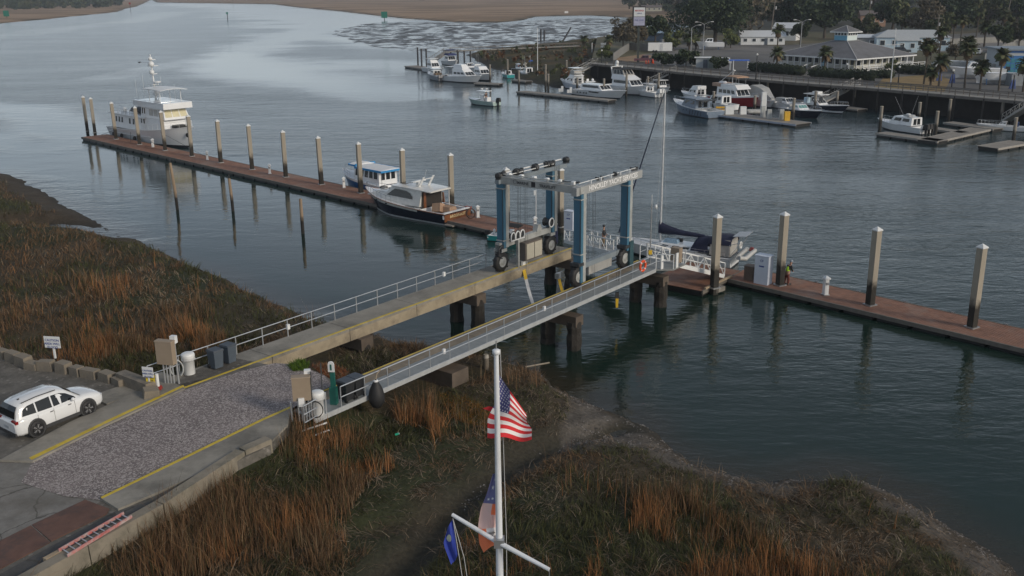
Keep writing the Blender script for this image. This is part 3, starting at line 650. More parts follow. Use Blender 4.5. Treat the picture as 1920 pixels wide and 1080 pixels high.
MB().tube([(XA+.2,y_,HT+.66+.02*math.sin(y_*3)) for y_ in [YL-.2-k*.5 for k in range(13)]],.045,6).build('hose',grey,lf)
MB().tube([(XA+.45,YR+1.9-k*.25,HT+.74-.1*math.sin(k/7*PI)) for k in range(8)],.07,6).build('hose',dk,lf)
for k in range(5): MB().box((XA+1.6+k*1.25,YR+.1,HT+.6),(.06,.3,.22)).build('bracket',white,lf)
# lower side frames
MB().box(((XA+XB)/2+.2,YL+.05,z+1.95),(XB-XA+1.0,.4,.42)).build('side_beam',grey,lf)
MB().box(((XA+XB)/2+.2,YR+.25,z+1.25),(XB-XA+.2,.34,.36)).build('side_beam',M('lift_beam_slate',(.2,.2,.2)),lf)
MB().tube([(XA+.6,YR+.5,z+.9),(XA+2.0,YR+.5,z+1.0)],.07,8).build('hydraulic_cylinder',steel,lf)
MB().box((XA+3.2,YL-.28,z+1.05),(2.1,.72,1.35)).build('engine_housing',M('housing_brown',(.13,.11,.095),.6),lf)
for s in(-.5,.5):
    MB().box((XA+3.2+s*.98,YL-.665,z+1.05),(.9,.05,1.15)).build('cabinet_door',tanb,lf)
MB().box((XA+1.6,YL-.35,z+.95),(.16,.2,2.4)).build('sheave_arm',grey,lf)
for k in range(3):     # rope drums with their horseshoe guards
    x=XA+.95+k*.55;d=MB().lathe([(.05,-.2),(.26,-.2),(.26,-.16),(.16,-.14),(.16,.14),(.26,.16),(.26,.2),(.05,.2)],(x,YL-.2,z+2.45),14,'Y').build('rope_drum',dk,lf)
    MB().tube([(x+.24*math.cos(t),YL-.44,z+2.45+.3*math.sin(t)) for t in [PI*j/8 for j in range(9)]],.05,6).tube([(x-.24,YL-.44,z+2.45),(x-.24,YL-.44,z+2.15),(x+.24,YL-.44,z+2.15),(x+.24,YL-.44,z+2.45)],.05,6).build('drum_guard',white,d)
x=XB-.3;d=MB().lathe([(.05,-.3),(.34,-.3),(.34,-.25),(.24,-.2),(.24,.2),(.34,.25),(.34,.3),(.05,.3)],(x,YL-.1,z+2.6),16,'Y').build('rope_drum',dk,lf)
MB().tube([(x+.3*math.cos(t),YL-.45,z+2.6+.34*math.sin(t)) for t in [2*PI*j/14 for j in range(15)]],.05,6,False).build('drum_guard',white,d)
MB().box((XB-1.5,YL,z+2.4),(.7,.4,.5),top=(.4,1)).build('valve_cover',grey,lf)
MB().box((XA-.15,YL-.05,z+1.75),(.3,.55,.5)).tube([(XA-.2,YL-.3,z+2.0),(XA-.5,YL-.3,z+1.8),(XA-.55,YL-.3,z+1.3),(XA-.2,YL-.3,z+1.05)],.05,6).build('steering_ram',dk,lf)
MB().box((XB+.75,YL+.1,z+1.4),(.55,.5,1.5),top=(.8,1)).build('step_cover',M('navy_cover',(.02,.025,.07),.8),lf)
# machinery on the right side hanging by the water
MB().box((XA+.5,YR+.55,z+.35),(.5,.35,.9)).box((XA+.9,YR+.6,z+.1),(.25,.25,.5)).build('hoist_motor',M('motor_blue',(.06,.2,.28),.5,var=.3,scale=5),lf)
MB().tube([(XA+.3,YR+.7,z+.9),(XA+.8,YR+.9,z+.6),(XA+.9,YR+.8,z-.1),(XA+.4,YR+.7,z-.3)],.04,6).build('hose',dk,lf)
MB().box((XB-2.5,YR+.75,z+.7),(3.0,.8,.75)).build('generator_box',M('generator_grey',(.33,.33,.32),.6,var=.15,scale=1.5),lf)
MB().box((XB-1.2,YR+1.0,z+.35),(4.4,.2,.12)).build('lower_rail',grey,lf)
MB().box((XB+.55,YR-.1,z+1.0),(.5,.6,1.9)).build('wheel_guard',M('guard_teal',(.03,.075,.09),.5),lf)
rustm=M('rust_stain',(.12,.05,.025),.8,var=.3)
for x,y in((XA+.25,YL),(XB+.25,YL),(XA+.25,YR),(XB+.25,YR)):
    for zz in(z+2.3,HT-.35): MB().box((x+.05,y,zz),(.74,.66,.07)).build('flange_plate',grey,lf)
    MB().tube([(x-.26,y-.24,z+2.2),(x-.26,y-.24,HT-.4)],.022,5).build('hose',dk,lf)
for k in range(14): MB().box((XB+.40,YR-.02,z+2.0+k*.32),(.05,.36,.03)).build('ladder_rung',steel,lf)
# hoist ropes
for yy in(YL-.35,YR+.35):
    for x in(XA+1.6,XA+1.75,XA+1.95,XA+2.4,XA+2.55,XA+2.75,XA+6.25,XA+6.45,XA+6.7,XA+6.85):
        z0=z+.2 if yy>0 else z-.2
        if x>XA+3 and yy>0: z0=z-.6
        MB().tube([(x,yy,HT+.4),(x,yy,z0)],.012,4,False).build('hoist_rope',dk,lf)
# lettering of the two beams
def lettering(txt,size,mat,parent,loc,rot,name='lettering',ext=.004,align='CENTER',sx=1.0):
    cu=bpy.data.curves.new('t','FONT');cu.body=txt;cu.size=size;cu.align_x=align;cu.align_y='CENTER';cu.extrude=ext;cu.resolution_u=2;cu.offset=.006 if size>.3 else .003
    t=bpy.data.objects.new('t',cu);COL.objects.link(t);bpy.context.view_layer.update()
    me=bpy.data.meshes.new_from_object(t);bpy.data.objects.remove(t);me.materials.clear();me.materials.append(mat)
    o=bpy.data.objects.new(name,me);COL.objects.link(o);o.parent=parent;o.location=loc;o.rotation_euler=rot;o.scale=(sx,1,1);return o
wl=M('white_lettering',(.85,.85,.85),.5);bl=M('black_lettering',(.02,.02,.025),.5);bll=M('blue_lettering',(.02,.05,.25),.5)
lettering('HINCKLEY YACHT SERVICES',.50,wl,lf,((XA+XB)/2+1.25,YR-.20,HT+.24),(PI/2,0,0),sx=1.0)
lettering('MARINE',.28,bl,lf,(XA-.04,-1.65,HT+.26),(PI/2,0,-PI/2));lettering('TRAVELIFT',.28,bl,lf,(XA-.04,-3.75,HT+.24),(PI/2,0,-PI/2))
m=MB();m.box((XA-.036,-2.55,HT+.27),(.01,.34,.36)).build('logo_panel',bl,lf)
m=MB()
for t in range(8): m.bar((XA-.042,-.95+.15*math.cos(t*PI/4),HT+.3+.15*math.sin(t*PI/4)),(XA-.042,-.95+.15*math.cos((t+1)*PI/4),HT+.3+.15*math.sin((t+1)*PI/4)),.03,.01)
m.build('logo_ring',bl,lf)
# slings hanging from their blocks
slm=M('sling_webbing',(.62,.63,.65),.7,var=.08,scale=6);yel=M('sling_sleeve',(.62,.40,.02),.6,var=.1)
def sling(lab,top,pts,zs,w=.34,yl=.28):
    P=[un(a,b,c) for (a,b),c in zip([top]+pts,zs)];root=thing('lifting_sling',lab,'lifting sling',P[0])
    ax=Vector((PDIR[0],PDIR[1],0));g=lambda t:P[0].lerp(P[-1],t)+Vector((0,0,-.25*math.sin(PI*t)))
    def strip(t0,t1,mat,nm,ww):
        m=WB();S=[];n=8
        for i in range(n+1):
            c=g(t0+(t1-t0)*i/n);S.append([c-ax*ww/2,c+ax*ww/2,c+ax*ww/2+Vector((0,0,.03)),c-ax*ww/2+Vector((.0,.03,.03))])
        m.loft(S,True).build(nm,mat,root)
    strip(.0,yl,yel,'sleeve',w*1.05);strip(yl,1,slm,'webbing',w)
    c=P[0];m=WB();m.box(c+Vector((0,0,.22)),(.34,.2,.42),PA);m.build('hook_block',white,root)
    m=WB()
    for s in(-.3,.3): m.box(c+ax*s+Vector((0,0,.25)),(.14,.24,.4),PA)
    m.build('sheave_cheek',grey,root);return root
sling('white webbing sling with yellow sleeve hanging in front of the left runway pier',(981,499),[(1001,575)],[3.1,.7])
sling('short yellow and white sling hanging by the pier columns under the lift',(1048,522),[(1060,556)],[2.2,1.0],.3,.55)
rt=thing('sling_hook','yellow hook block hanging on ropes over the water below the walkway','hook',un(1157,560,1.9))
m=MB();m.box((0,0,.25),(.3,.2,.4),top=(.8,.8));m.build('block',dk,rt);MB().box((0,0,-.3),(.16,.1,.7),top=(1.3,1)).build('sleeve',yel,rt)
MB().tube([(-.08,0,.4),(-.08,0,3.6)],.012,4).tube([(.08,0,.4),(.08,0,3.6)],.012,4).build('rope',dk,rt)
# a dark strut leaning from the lift out to the sailing boat's mast is the boat's furled foresail, built with the boat
# ------------------------------------------------------------------ floating docks
def dockb(label,n0,n1,width,ftop=.5,pw=.19,planks=True,side='L',fl=True,mat=None,edge=None,name='floating_dock',piece=False,group=None):
    """n0->n1 near edge (world xy); deck extends to the left of travel"""
    n0=Vector((n0[0],n0[1],0));n1=Vector((n1[0],n1[1],0));Ln=(n1-n0).length;rz=ab(n0,n1)
    t=thing(name,label,'dock',n0,rz,group);s=1 if side=='L' else -1;mat=mat or plank;edge=edge or M('dock_edge',(.15,.135,.115),.8,var=.2,scale=2,bump=.01)
    m=MB();k=int(Ln/pw);rr=random.Random(int(Ln*10))
    if planks:
        for i in range(k):
            m.box(((i+.5)*Ln/k,s*(width/2),ftop-.02+rr.uniform(-.004,.004)),(Ln/k-.02,width-.24,.04))
    else: m.box((Ln/2,s*width/2,ftop-.02),(Ln,width-.24,.04))
    o=m.build('decking',mat,t)
    if planks:o['kind']='stuff'
    for yy in(.06,width-.06): MB().box((Ln/2,s*yy,ftop-.13),(Ln,.12,.30)).build('rub_rail',edge,t)
    m=MB();nf=max(1,int(Ln/2.6))
    if fl:
        for i in range(nf): MB().box(((i+.5)*Ln/nf,s*width/2,.02),(Ln/nf-.35,width-.3,.52)).build('float',dockside,t)
    MB().box((Ln/2,s*width/2,ftop-.17),(Ln-.1,width-.2,.26)).build('frame',dockside,t)
    return t,Ln,rz
DA0=un(152,257,.5);DA1=un(1062,462,.5)
DA0=un(152,257,.5);_d=(un(680,378,.5)-DA0).normalized();DA1=DA0+_d*99.0;DAn=Vector((-_d.y,_d.x,0))
dockA,_,rzA=dockb('long red brown planked floating dock running from the trawler to the boat lift',DA0,DA1,4.3)
DB0=un(1352,520,.5);_e=(un(1920,655,.5)-DB0).normalized();DB1=DB0+_e*34.0;DBn=Vector((-_e.y,_e.x,0))
dockB,_,rzB=dockb('red brown planked floating dock on the right with a white fuel cabinet on it',DB0,DB1,4.1)
# landing float under the right gangway
t=thing('landing_float','small brown planked landing float below the right gangway','dock',un(1330,525,.5),rzB)
q=un(1318,546,.5);q2=un(1392,508,.5);rz_=ab(q,q2)
t2,_,_=dockb('brown planked landing float jutting out under the right gangway',q,q2,5.0)
bpy.data.objects.remove(t)
for a,b_ in(((1318,546),(1395,514)),((1340,545),(1402,520))):
    p_,q_=un(a[0],a[1]-2,.56),un(b_[0],b_[1]-2,.56);
tag(WB().bar(un(1322,541,.62),un(1372,517,.62),.16,.14).build('timber_rail',M('pale_timber',(.36,.28,.19),.8,var=.2,bump=.01)),'pale timber rail lying on the landing float beside the tall pile','timber')
# cleats
def cleat(loc,rz,lab=None):
    t=thing('cleat','grey mooring cleat','cleat',loc,rz);MB().tube([(-.17,0,.13),(0,0,.10),(.17,0,.13)],[.02,.035,.02],6).box((0,0,.05),(.12,.07,.1)).build('horn',steel,t);return t
CL=None
for i,d in enumerate([6.2,9.7,13.4,16.9,20.6,24.1]):
    l=Vector((DB0.x,DB0.y,.5))+_e*d+DBn*4.0
    lab=f'small steel cleat on the far edge of the right dock, {ORD[i]} from the fuel cabinet'
    if CL is None: CL=cleat(l,rzB);CL['label']=lab
    else: dup(CL,l,rzB,lab)
    CL['group']='cleats on the right dock'
for o in bpy.data.objects:
    if o.name.startswith('cleat'): o['group']='cleats on the right dock'
# ------------------------------------------------------------------ concrete piles with white caps
def mkpile(h,w=.46,label='',base=-1.5):
    t=thing('dock_pile',label,'pile',(0,0,0),R(30))
    MB().box((0,0,(h+base)/2),(w,w,h-base)).build('shaft',pilem,t)
    m=MB();m.box((0,0,h+.03),(w+.08,w+.08,.07));m.add([(-w/2-.04,-w/2-.04,h+.065),(w/2+.04,-w/2-.04,h+.065),(w/2+.04,w/2+.04,h+.065),(-w/2-.04,w/2+.04,h+.065),(0,0,h+.30)],[(0,1,4),(1,2,4),(2,3,4),(3,0,4)]);m.build('cap',white,t)
    MB().box((0,0,.55),(w+.24,w+.24,.08)).build('pile_guide',steel,t);return t
PX=[(164,247),(178,250),(218,262),(262,272),(310,283),(360,294),(414,306),(473,319),(536,333),(603,347),(677,363),(757,379),(847,392)]
proto=mkpile(6.1);bas=Vector((0,0,0))
for i,(a,b_) in enumerate(PX):
    l=un(a,b_-1,.5);l.z=0
    lab=f'square concrete pile with white cap, {ORD[i]} from the far end of the long dock'
    if i==0: proto.location=l;proto['label']=lab;proto['group']='capped concrete piles of the long dock'
    else: q=dup(proto,l,R(30+random.uniform(-4,4)),lab);q.rotation_euler=(R(random.uniform(-.7,.7)),R(random.uniform(-.7,.7)),q.rotation_euler[2]);q.scale=(1,1,random.uniform(.985,1.015))
for lab,a,b_,hh in(('tall concrete pile with white cap behind the left front column of the boat lift',950,425,0),('tall concrete pile with white cap in the middle of the boat lift gantry',1051,426,0)):
    l=un(a,b_,.5);l.z=0;dup(proto,l,R(32),lab)
for i,(a,b_) in enumerate([(1339,542),(1462,537),(1631,574),(1822,616)]):
    l=un(a,b_-2,.5);l.z=0;q=dup(proto,l,R(28),['tall capped concrete pile standing at the landing float of the right gangway','tall capped concrete pile beside the person in the yellow vest','tall capped concrete pile halfway along the right dock','tall capped concrete pile at the right end of the right dock'][i]);q['group']='capped concrete piles of the right dock';q.scale=(1.05,1.05,1.0)
m=WB();c=un(1339,540,.3);m.box((c.x,c.y,.3),(1.3,1.1,.35),rzB);tag(m.build('pile_collar',conc),'barnacled grey collar block around the pile at the landing float','pile collar')
# dark mooring piles in the water
def mpile(px,py,ptop,lab,bird,lean=0):
    b=un(px,py,0);lo=0
    # height from the picture
    for k in range(60):
        h=k*.12;X_,Y_,_=projv(np.array([[b.x,b.y,h]]))
        if Y_[0]<ptop:break
    t=thing('mooring_pile',lab,'mooring pile',b,.3,'slim mooring piles in the calm water')
    MB().tube([(0,0,-1.5),(lean*.2,0,h*.4),(lean,0,h)],[.17,.17,.15],10).build('shaft',woodpile,t)
    if bird:
        bt=thing('cormorant',f'small dark bird perched on top of the {bird} mooring pile','bird',(b.x+lean,b.y,h),1.0)
        MB().ball((0,0,.2),.09,8,5,(1,1,1.9)).tube([(0,0,.32),(.03,0,.42),(.08,0,.46),(.15,0,.45)],[.04,.03,.03,.01],6).tube([(-.03,0,.08),(-.14,0,-.02)],[.06,.02],6).build('body',black,bt)
mpile(333,393,306,'slim timber mooring pile nearest the white trawler, with a bird on it','leftmost',-.25)
mpile(437,396,336,'middle slim timber mooring pile, with a bird on it','middle',-.1)
mpile(568,438,374,'rightmost slim timber mooring pile, its top bare','')
# ------------------------------------------------------------------ power pedestals
def pedestal():
    t=thing('power_pedestal','','power pedestal',(0,0,0));MB().box((0,0,.55),(.30,.30,1.1),top=(.9,.9)).build('body',white,t)
    MB().box((0,0,1.13),(.40,.40,.08)).add([(-.2,-.2,1.17),(.2,-.2,1.17),(.2,.2,1.17),(-.2,.2,1.17),(0,0,1.33)],[(0,1,4),(1,2,4),(2,3,4),(3,0,4)]).build('cap',white,t)
    MB().box((0,-.16,.8),(.2,.05,.16)).box((.16,0,.62),(.05,.18,.14)).build('socket',M('socket_grey',(.25,.25,.26),.5),t)
    MB().box((0,0,.03),(.42,.42,.06)).build('base',steel,t);return t
PD=pedestal()
for i,(a,b_,lab) in enumerate([(287,276,'white power pedestal on the long dock beside the trawler\'s bow'),(389,300,'white power pedestal on the long dock between two piles right of the trawler'),(506,326,'white power pedestal midway along the long dock'),(645,352,'white power pedestal on the long dock left of the blue canopied launch'),(896,408,'white power pedestal right of the dark hulled motor yacht with hose around it'),(1003,430,'white power pedestal seen through the boat lift gantry'),(1547,553,'white power pedestal on the right dock between two tall piles')]):
    l=un(a,b_,.5)
    if i==0:PD.location=l;PD['label']=lab;PD['group']='white power pedestals on the docks'
    else:dup(PD,l,.3,lab,sc=1.15 if i==6 else 1)
# hose heap by the pedestal
t=thing('hose_heap','tangled red and black hose heap on the dock behind the dark motor yacht','hose',un(876,400,.52));m=MB();m2=MB()
for k in range(5):
    r_=.5-.05*k;m.tube([(r_*math.cos(a)+rr.uniform(-.05,.05),r_*math.sin(a),.08+.11*k+rr.uniform(-.05,.05)) for a in [2*PI*j/14 for j in range(15)]],.05,6)
m.build('black_hose',black,t)
for k in range(3): m2.tube([(.35*math.cos(a)+.1,.3*math.sin(a),.5+.08*k+.06*math.sin(3*a+k)) for a in [2*PI*j/12 for j in range(13)]],.045,6)
m2.build('red_hose',M('red_hose',(.3,.05,.03),.6),t)
t=thing('dock_hose','coiled brown hose hanging around the pedestal behind the motor yacht','hose',un(893,409,.55));m=MB()
for k in range(3): m.tube([(-.5-.05*k+.45*math.cos(a),.02*k,.5+.5*math.sin(a)) for a in [2*PI*j/16 for j in range(17)]],.035,6)
m.build('coil',M('brown_hose',(.12,.07,.05),.6),t)
# fuel cabinets
def cabinet(lab,px,py,w,d,h,mat,rz,logo=True,z=.5):
    l=un(px,py,z);t=thing('dock_cabinet',lab,'cabinet',l,rz);MB().box((0,0,h/2),(w,d,h)).build('body',mat,t);MB().box((0,0,h+.03),(w+.08,d+.08,.06)).build('lid',mat,t)
    if logo:
        o=lettering('CF',.26,bll,t,(0,-d/2-.004,h*.84),(PI/2,0,0));MB().box((0,-d/2-.006,h*.65),(.42,.012,.1)).build('label_plate',bll,t)
    return t
cabw=M('cabinet_white',(.60,.65,.74),.4,var=.04)
cabinet('tall white fuel cabinet on the right dock left of the person in the vest',1430,531,1.15,.8,2.25,cabw,rzB+.12)
cabinet('squat brown and grey box on the right dock beside the tall white cabinet',1406,524,.75,.7,1.1,M('box_brown',(.12,.09,.07),.7,var=.2),rzB+.12,False)
cabinet('white fuel cabinet on the long dock right of the boat lift\'s near column',1069,432,.95,.7,1.9,cabw,rzA+.2)
# ------------------------------------------------------------------ gangways
def gangway(lab,p0,p1,w,n,side,mat=white,h=1.1,nm='gangway'):
    """truss-sided aluminium gangway from p0 (high) to p1 (low)"""
    d=p1-p0;Ln=math.hypot(d.x,d.y);rz=math.atan2(d.y,d.x);dz=p1.z-p0.z
    t=thing(nm,lab,'gangway',p0,rz);P=lambda u,y,zz:Vector((u*Ln,y,u*dz+zz))
    m=MB();m.add([P(0,0,-.0),P(1,0,0),P(1,side*w,0),P(0,side*w,0),P(0,0,-.08),P(1,0,-.08),P(1,side*w,-.08),P(0,side*w,-.08)],[(0,1,2,3),(7,6,5,4),(0,4,5,1),(1,5,6,2),(2,6,7,3),(3,7,4,0)]);m.build('deck',M('gangway_deck',(.36,.36,.34),.6,var=.1),t)
    for yy in(0,side*w):
        MB().bar(P(0,yy,.0),P(1,yy,.0),.07,.30).build('bottom_chord',mat,t);MB().bar(P(0,yy,h),P(1,yy,h),.08,.08).build('top_chord',mat,t)
        MB().bar(P(0,yy,h*.55),P(1,yy,h*.55),.035,.035).build('mid_rail',mat,t)
        for i in range(n+1): MB().bar(P(i/n,yy,0),P(i/n,yy,h),.06).build('upright',mat,t)
        for i in range(n): 
            a,b_=(i,i+1) if i%2 else (i+1,i);MB().bar(P(a/n,yy,.05),P(b_/n,yy,h),.045).build('brace',mat,t)
    return t
gangway('white truss gangway descending from the landing to the right dock',un(1240,490,3.2),un(1358,518,.75),1.5,9,1)
gangway('white truss gangway behind the boat lift leading down to the long dock',un(1150,476,2.9),un(1058,452,.75),1.5,8,-1)
# ================================================================== THINGS IN THE YARD
carp=M('car_paint_white',(.74,.75,.76),.16,var=.02,coat=.8)
clad=M('car_cladding',(.04,.04,.042),.6)
cglass=M('car_glass',(.010,.012,.014),.04,var=.1)
def suv():
    t=thing('parked_car','white sport utility car with black wheel arches parked beside the block wall','car')
    Lh=4.66;W_=.92
    def sec(x,zb,zs,w,crown=0.0,zt=None):
        # right half low to high then left half
        zt=zt or zs
        h=[(w*.90,zb),(w*.985,zb+.12),(w,zb+.36),(w*.985,zs-.12),(w*.93,zs-.015),(w*.70,zt),(0,zt+crown)]
        return [Vector((x,-a,b)) for a,b in h]+[Vector((x,a,b)) for a,b in reversed(h[:-1])]
    S=[sec(-2.33,.42,.86,.74,.0),sec(-2.27,.30,.98,.84),sec(-2.05,.26,1.04,.90,.0),sec(-1.6,.25,1.05,.92),sec(-.6,.24,1.04,.92),sec(.5,.24,1.03,.92),sec(1.0,.25,1.03,.92,.02,1.05),sec(1.35,.25,1.00,.915,.03,1.05),sec(1.8,.26,.93,.90,.03,.985),sec(2.12,.28,.86,.86,.02,.90),sec(2.27,.32,.76,.78,.0,.80),sec(2.33,.40,.62,.66)]
    m=MB();m.loft(S,True,True,True);b=m.build('body',carp,t)
    # greenhouse
    def gs(x,zr,wb,wr): return [Vector((x,-wb,1.0)),Vector((x,-(wb*.35+wr*.65),1.0+(zr-1.0)*.62)),Vector((x,-wr,zr-.07)),Vector((x,-wr*.86,zr)),Vector((x,0,zr+.035)),Vector((x,wr*.86,zr)),Vector((x,wr,zr-.07)),Vector((x,wb*.35+wr*.65,1.0+(zr-1.0)*.62)),Vector((x,wb,1.0))]
    G=[(-2.22,1.08,.80,.74),(-2.10,1.38,.83,.70),(-1.93,1.60,.86,.66),(-1.6,1.665,.88,.68),(-.8,1.70,.89,.69),(.05,1.685,.89,.68),(.42,1.58,.88,.66),(.85,1.28,.86,.72),(1.18,1.03,.84,.80)]
    m=MB();m.loft([gs(*g) for g in G],False,True,True);m.build('roof',carp,t)
    def gint(x):
        for a,b_ in zip(G[:-1],G[1:]):
            if a[0]<=x<=b_[0]:
                k=(x-a[0])/(b_[0]-a[0]);return [a[i]+(b_[i]-a[i])*k for i in range(4)]
    def side(x,z,s):
        _,zr,wb,wr=gint(x);zm=1.0+(zr-1)*.62;wm=wb*.35+wr*.65
        w=wb+(wm-wb)*(z-1)/(zm-1) if z<zm else wm+(wr-wm)*(z-zm)/(zr-.07-zm)
        return Vector((x,s*(w+.012),z))
    for s in(-1,1):
        for poly in([(-1.92,1.12),(-1.80,1.40),(-1.55,1.50),(-1.22,1.53),(-1.22,1.09)],[(-1.15,1.09),(-1.15,1.535),(-.42,1.56),(-.42,1.07)],[(-.34,1.07),(-.34,1.56),(.12,1.53),(.42,1.42),(.80,1.16),(.86,1.07)]):
            m=MB();m.add([side(x,z,s) for x,z in poly],[tuple(range(len(poly))) if s<0 else tuple(reversed(range(len(poly))))]);m.build('side_window',cglass,t)
    m=MB();P=[];
    for x,z,w in((.50,1.555,.60),(.95,1.225,.70),(1.17,1.055,.76)): P+=[Vector((x+.015,-w,z)),Vector((x+.02,0,z+.035)),Vector((x+.015,w,z))]
    m.add(P,[(0,3,4,1),(1,4,5,2),(3,6,7,4),(4,7,8,5)]);m.build('windscreen',cglass,t)
    m=MB();P=[]
    for x,z,w in((-2.24,1.09,.72),(-2.125,1.37,.66),(-1.98,1.56,.60)): P+=[Vector((x-.015,-w,z)),Vector((x-.03,0,z+.01)),Vector((x-.015,w,z))]
    m.add(P,[(1,4,3,0),(2,5,4,1),(4,7,6,3),(5,8,7,4)]);m.build('rear_window',cglass,t)
    for s in(-1,1):
        MB().tube([(-1.75,s*.63,1.68),(-1.0,s*.645,1.735),(.0,s*.64,1.71)],.022,6).build('roof_rail',clad,t)
        MB().ball((.62,s*1.0,1.12),.11,8,5,(.9,1,.75)).build('mirror',carp,t)
        MB().box((-2.235,s*.66,.93),(.14,.40,.13)).build('tail_light',M('tail_red',(.22,.01,.012),.2),t)
        MB().box((2.17,s*.62,.74),(.22,.34,.08)).build('headlight',M('lamp_clear',(.5,.52,.55),.1),t)
        MB().box((-.1,s*.90,.30),(3.4,.08,.16)).build('sill',clad,t)
        for x in(-.5,.45): MB().box((x,s*.925,.90),(.17,.03,.03)).build('door_handle',clad,t)
        for x in(-.38,.72,-1.2): 
            if x<.8: MB().box((x,s*.921,.68),(.012,.006,.62)).build('door_seam',clad,t)
        for x in(-1.36,1.36):
            MB().lathe([(.34,-.02),(.46,-.02),(.46,.05),(.40,.06),(.34,.02)],(x,s*.90,.40),20,'Y' ).build('wheel_arch',clad,t)
            w=MB().lathe([(.2,-.12),(.34,-.125),(.37,-.09),(.37,.09),(.34,.125),(.2,.12)],(0,0,0),22,'Y').build('wheel',black,t);w.location=(x,s*.83,.37)
            MB().lathe([(.01,-.10),(.25,-.127),(.26,-.127),(.26,.127),(.25,.127),(.01,.10)],(0,0,0),18,'Y').build('rim',M('rim_dark',(.05,.05,.055),.3,metal=.8),w)
            m=MB()
            for k in range(5):
                a=2*PI*k/5
                for e in(-.13,.13): m.bar((.05*math.cos(a),s*.13,.05*math.sin(a)),(.235*math.cos(a+e),s*.138,.235*math.sin(a+e)),.02,.03)
            m.build('spokes',M('rim_bright',(.5,.5,.52),.25,metal=.8),w)
    MB().box((-2.30,0,.36),(.12,1.5,.14)).build('bumper',clad,t);MB().box((-2.335,0,.62),(.02,.42,.13)).build('number_plate',M('plate_pale',(.4,.42,.44),.5),t)
    MB().box((-1.62,-.15,1.715),(.10,.04,.05)).build('aerial',clad,t)
    return t
a=yd(73,817);b_=yd(166,779);car=suv();d=(b_-a);rz=math.atan2(d.y,d.x)
mid=(a+b_)/2+Vector((-math.sin(rz),math.cos(rz),0))*.86;car.location=(mid.x,mid.y,zy(mid.x,mid.y)+.01);pit=math.atan2(d.z,math.hypot(d.x,d.y));car.rotation_euler=(0,-pit,rz);car.scale=(.96,1.0,1.06)
# signs
def signboard(lab,px,py,h,w,bh,lines,mat,lm,size,rz=R(-12),posts=1,plate='board'):
    l=yd(px,py);l.z=zy(l.x,l.y)-.1;t=thing('warning_sign',lab,'sign',l,rz);MB().box((0,0,(h)/2),(.09,.09,h)).build('post',white,t)
    MB().box((0,-.06,h-bh/2+.05),(w,.03,bh)).build(plate,mat,t)
    for k,s in enumerate(lines): lettering(s,size,lm,t,(0,-.079,h-.02-bh*(k+.75)/len(lines)*.92),(PI/2,0,0),ext=.002)
    return t
signboard('white caution sign with blue lettering standing behind the block wall',106,686,1.25,.95,.66,['CAUTION','AREA WILL','FLOOD'],white,bll,.19,R(-10)).location.z+=.55
signboard('small white and blue caution sign beside the red based bollards',283,735,1.35,.62,.55,['CAUTION','AREA WILL','FLOOD'],white,bll,.125,R(-14)).location.z+=.1
t=thing('bollard','short white bollards on red bases holding a yellow notice at the block wall end','bollard',yd(293,733));t.location.z=zy(t.location.x,t.location.y)
redp=M('red_paint',(.30,.03,.02),.6,var=.2)
for dx in(-.36,.12):
    MB().tube([(dx,0,.15),(dx,0,.95)],.09,10).build('post',white,t);MB().box((dx,0,.12),(.42,.35,.3),top=(.7,.7)).build('base',redp,t)
MB().box((-.18,-.12,.72),(.44,.04,.4)).build('notice',M('notice_yellow',(.62,.48,.03),.5),t);lettering('CAUTION',.09,bl,t,(-.18,-.145,.78),(PI/2,0,0),ext=.002);lettering('WATER',.08,bl,t,(-.18,-.145,.65),(PI/2,0,0),ext=.002)
# electrical cabinets on pipes
tanm=M('tan_cabinet_big',(.30,.235,.17),.6,var=.06)
def ecab(lab,loc,rz,h0=1.2,w=.95,d=.35,hh=1.25,panel=.62):
    t=thing('electrical_cabinet',lab,'cabinet',loc,rz);MB().box((0,0,h0+hh/2),(w,d,hh)).build('body',tanm,t);MB().box((0,0,h0+hh+.02),(w+.06,d+.06,.05),top=(.96,.9)).build('lid',tanm,t)
    MB().box((w*.36,d/2+.12,h0+hh+.02),(.3,.25,.4)).build('junction_box',white,t)
    for k in range(4): MB().tube([(-w*.25+k*.16,.03*k,0),(-w*.25+k*.16,.03*k,h0)],.04,6).build('pipe',alu,t)
    MB().tube([(w*.40,d/2+.1,0),(w*.40,d/2+.1,h0+hh)],.055,8).build('pipe',alu,t)
    return t
l=yd(318,722);l.z=zy(l.x,l.y);ecab('tan electrical cabinet on white pipes at the landward end of the left runway',l,R(-15))
def drum(lab,loc,rz):
    t=thing('hose_drum',lab,'drum',loc,rz);MB().lathe([(.28,0),(.30,.04),(.30,.85),(.36,.87),(.36,1.12),(.34,1.18),(.25,1.23),(.05,1.25)],(0,0,.12),18).build('body',white,t)
    MB().lathe([(.365,0),(.375,.02),(.375,.06),(.365,.08)],(0,0,.95),18).build('band',M('drum_band',(.45,.45,.45),.5),t);return t
hosew=M('white_hose',(.55,.56,.55),.5)
l=pl(357,700,ZP);l=PM@Vector((-.2,1.55,ZP));q=un(356,702,3.15)
drum('white plastic drum with a coiled white hose at the start of the left runway railing',(q.x,q.y,3.05),0)
t=thing('coiled_hose','coiled white hose hanging beside the white drum','hose',(q.x-.55,q.y-.3,3.1),R(10));m=MB()
for k in range(4): m.tube([(.33*math.cos(a)-.02*k,.05*k,.5+.48*math.sin(a)) for a in [2*PI*j/18 for j in range(19)]],.028,6)
m.build('coil',hosew,t)
slabm=WB().box(PM@Vector((-1.2,2.3,ZP-.12)),(4.2,1.6,.2),PA);o=slabm.build('cabinet_slab',track);o['kind']='structure'
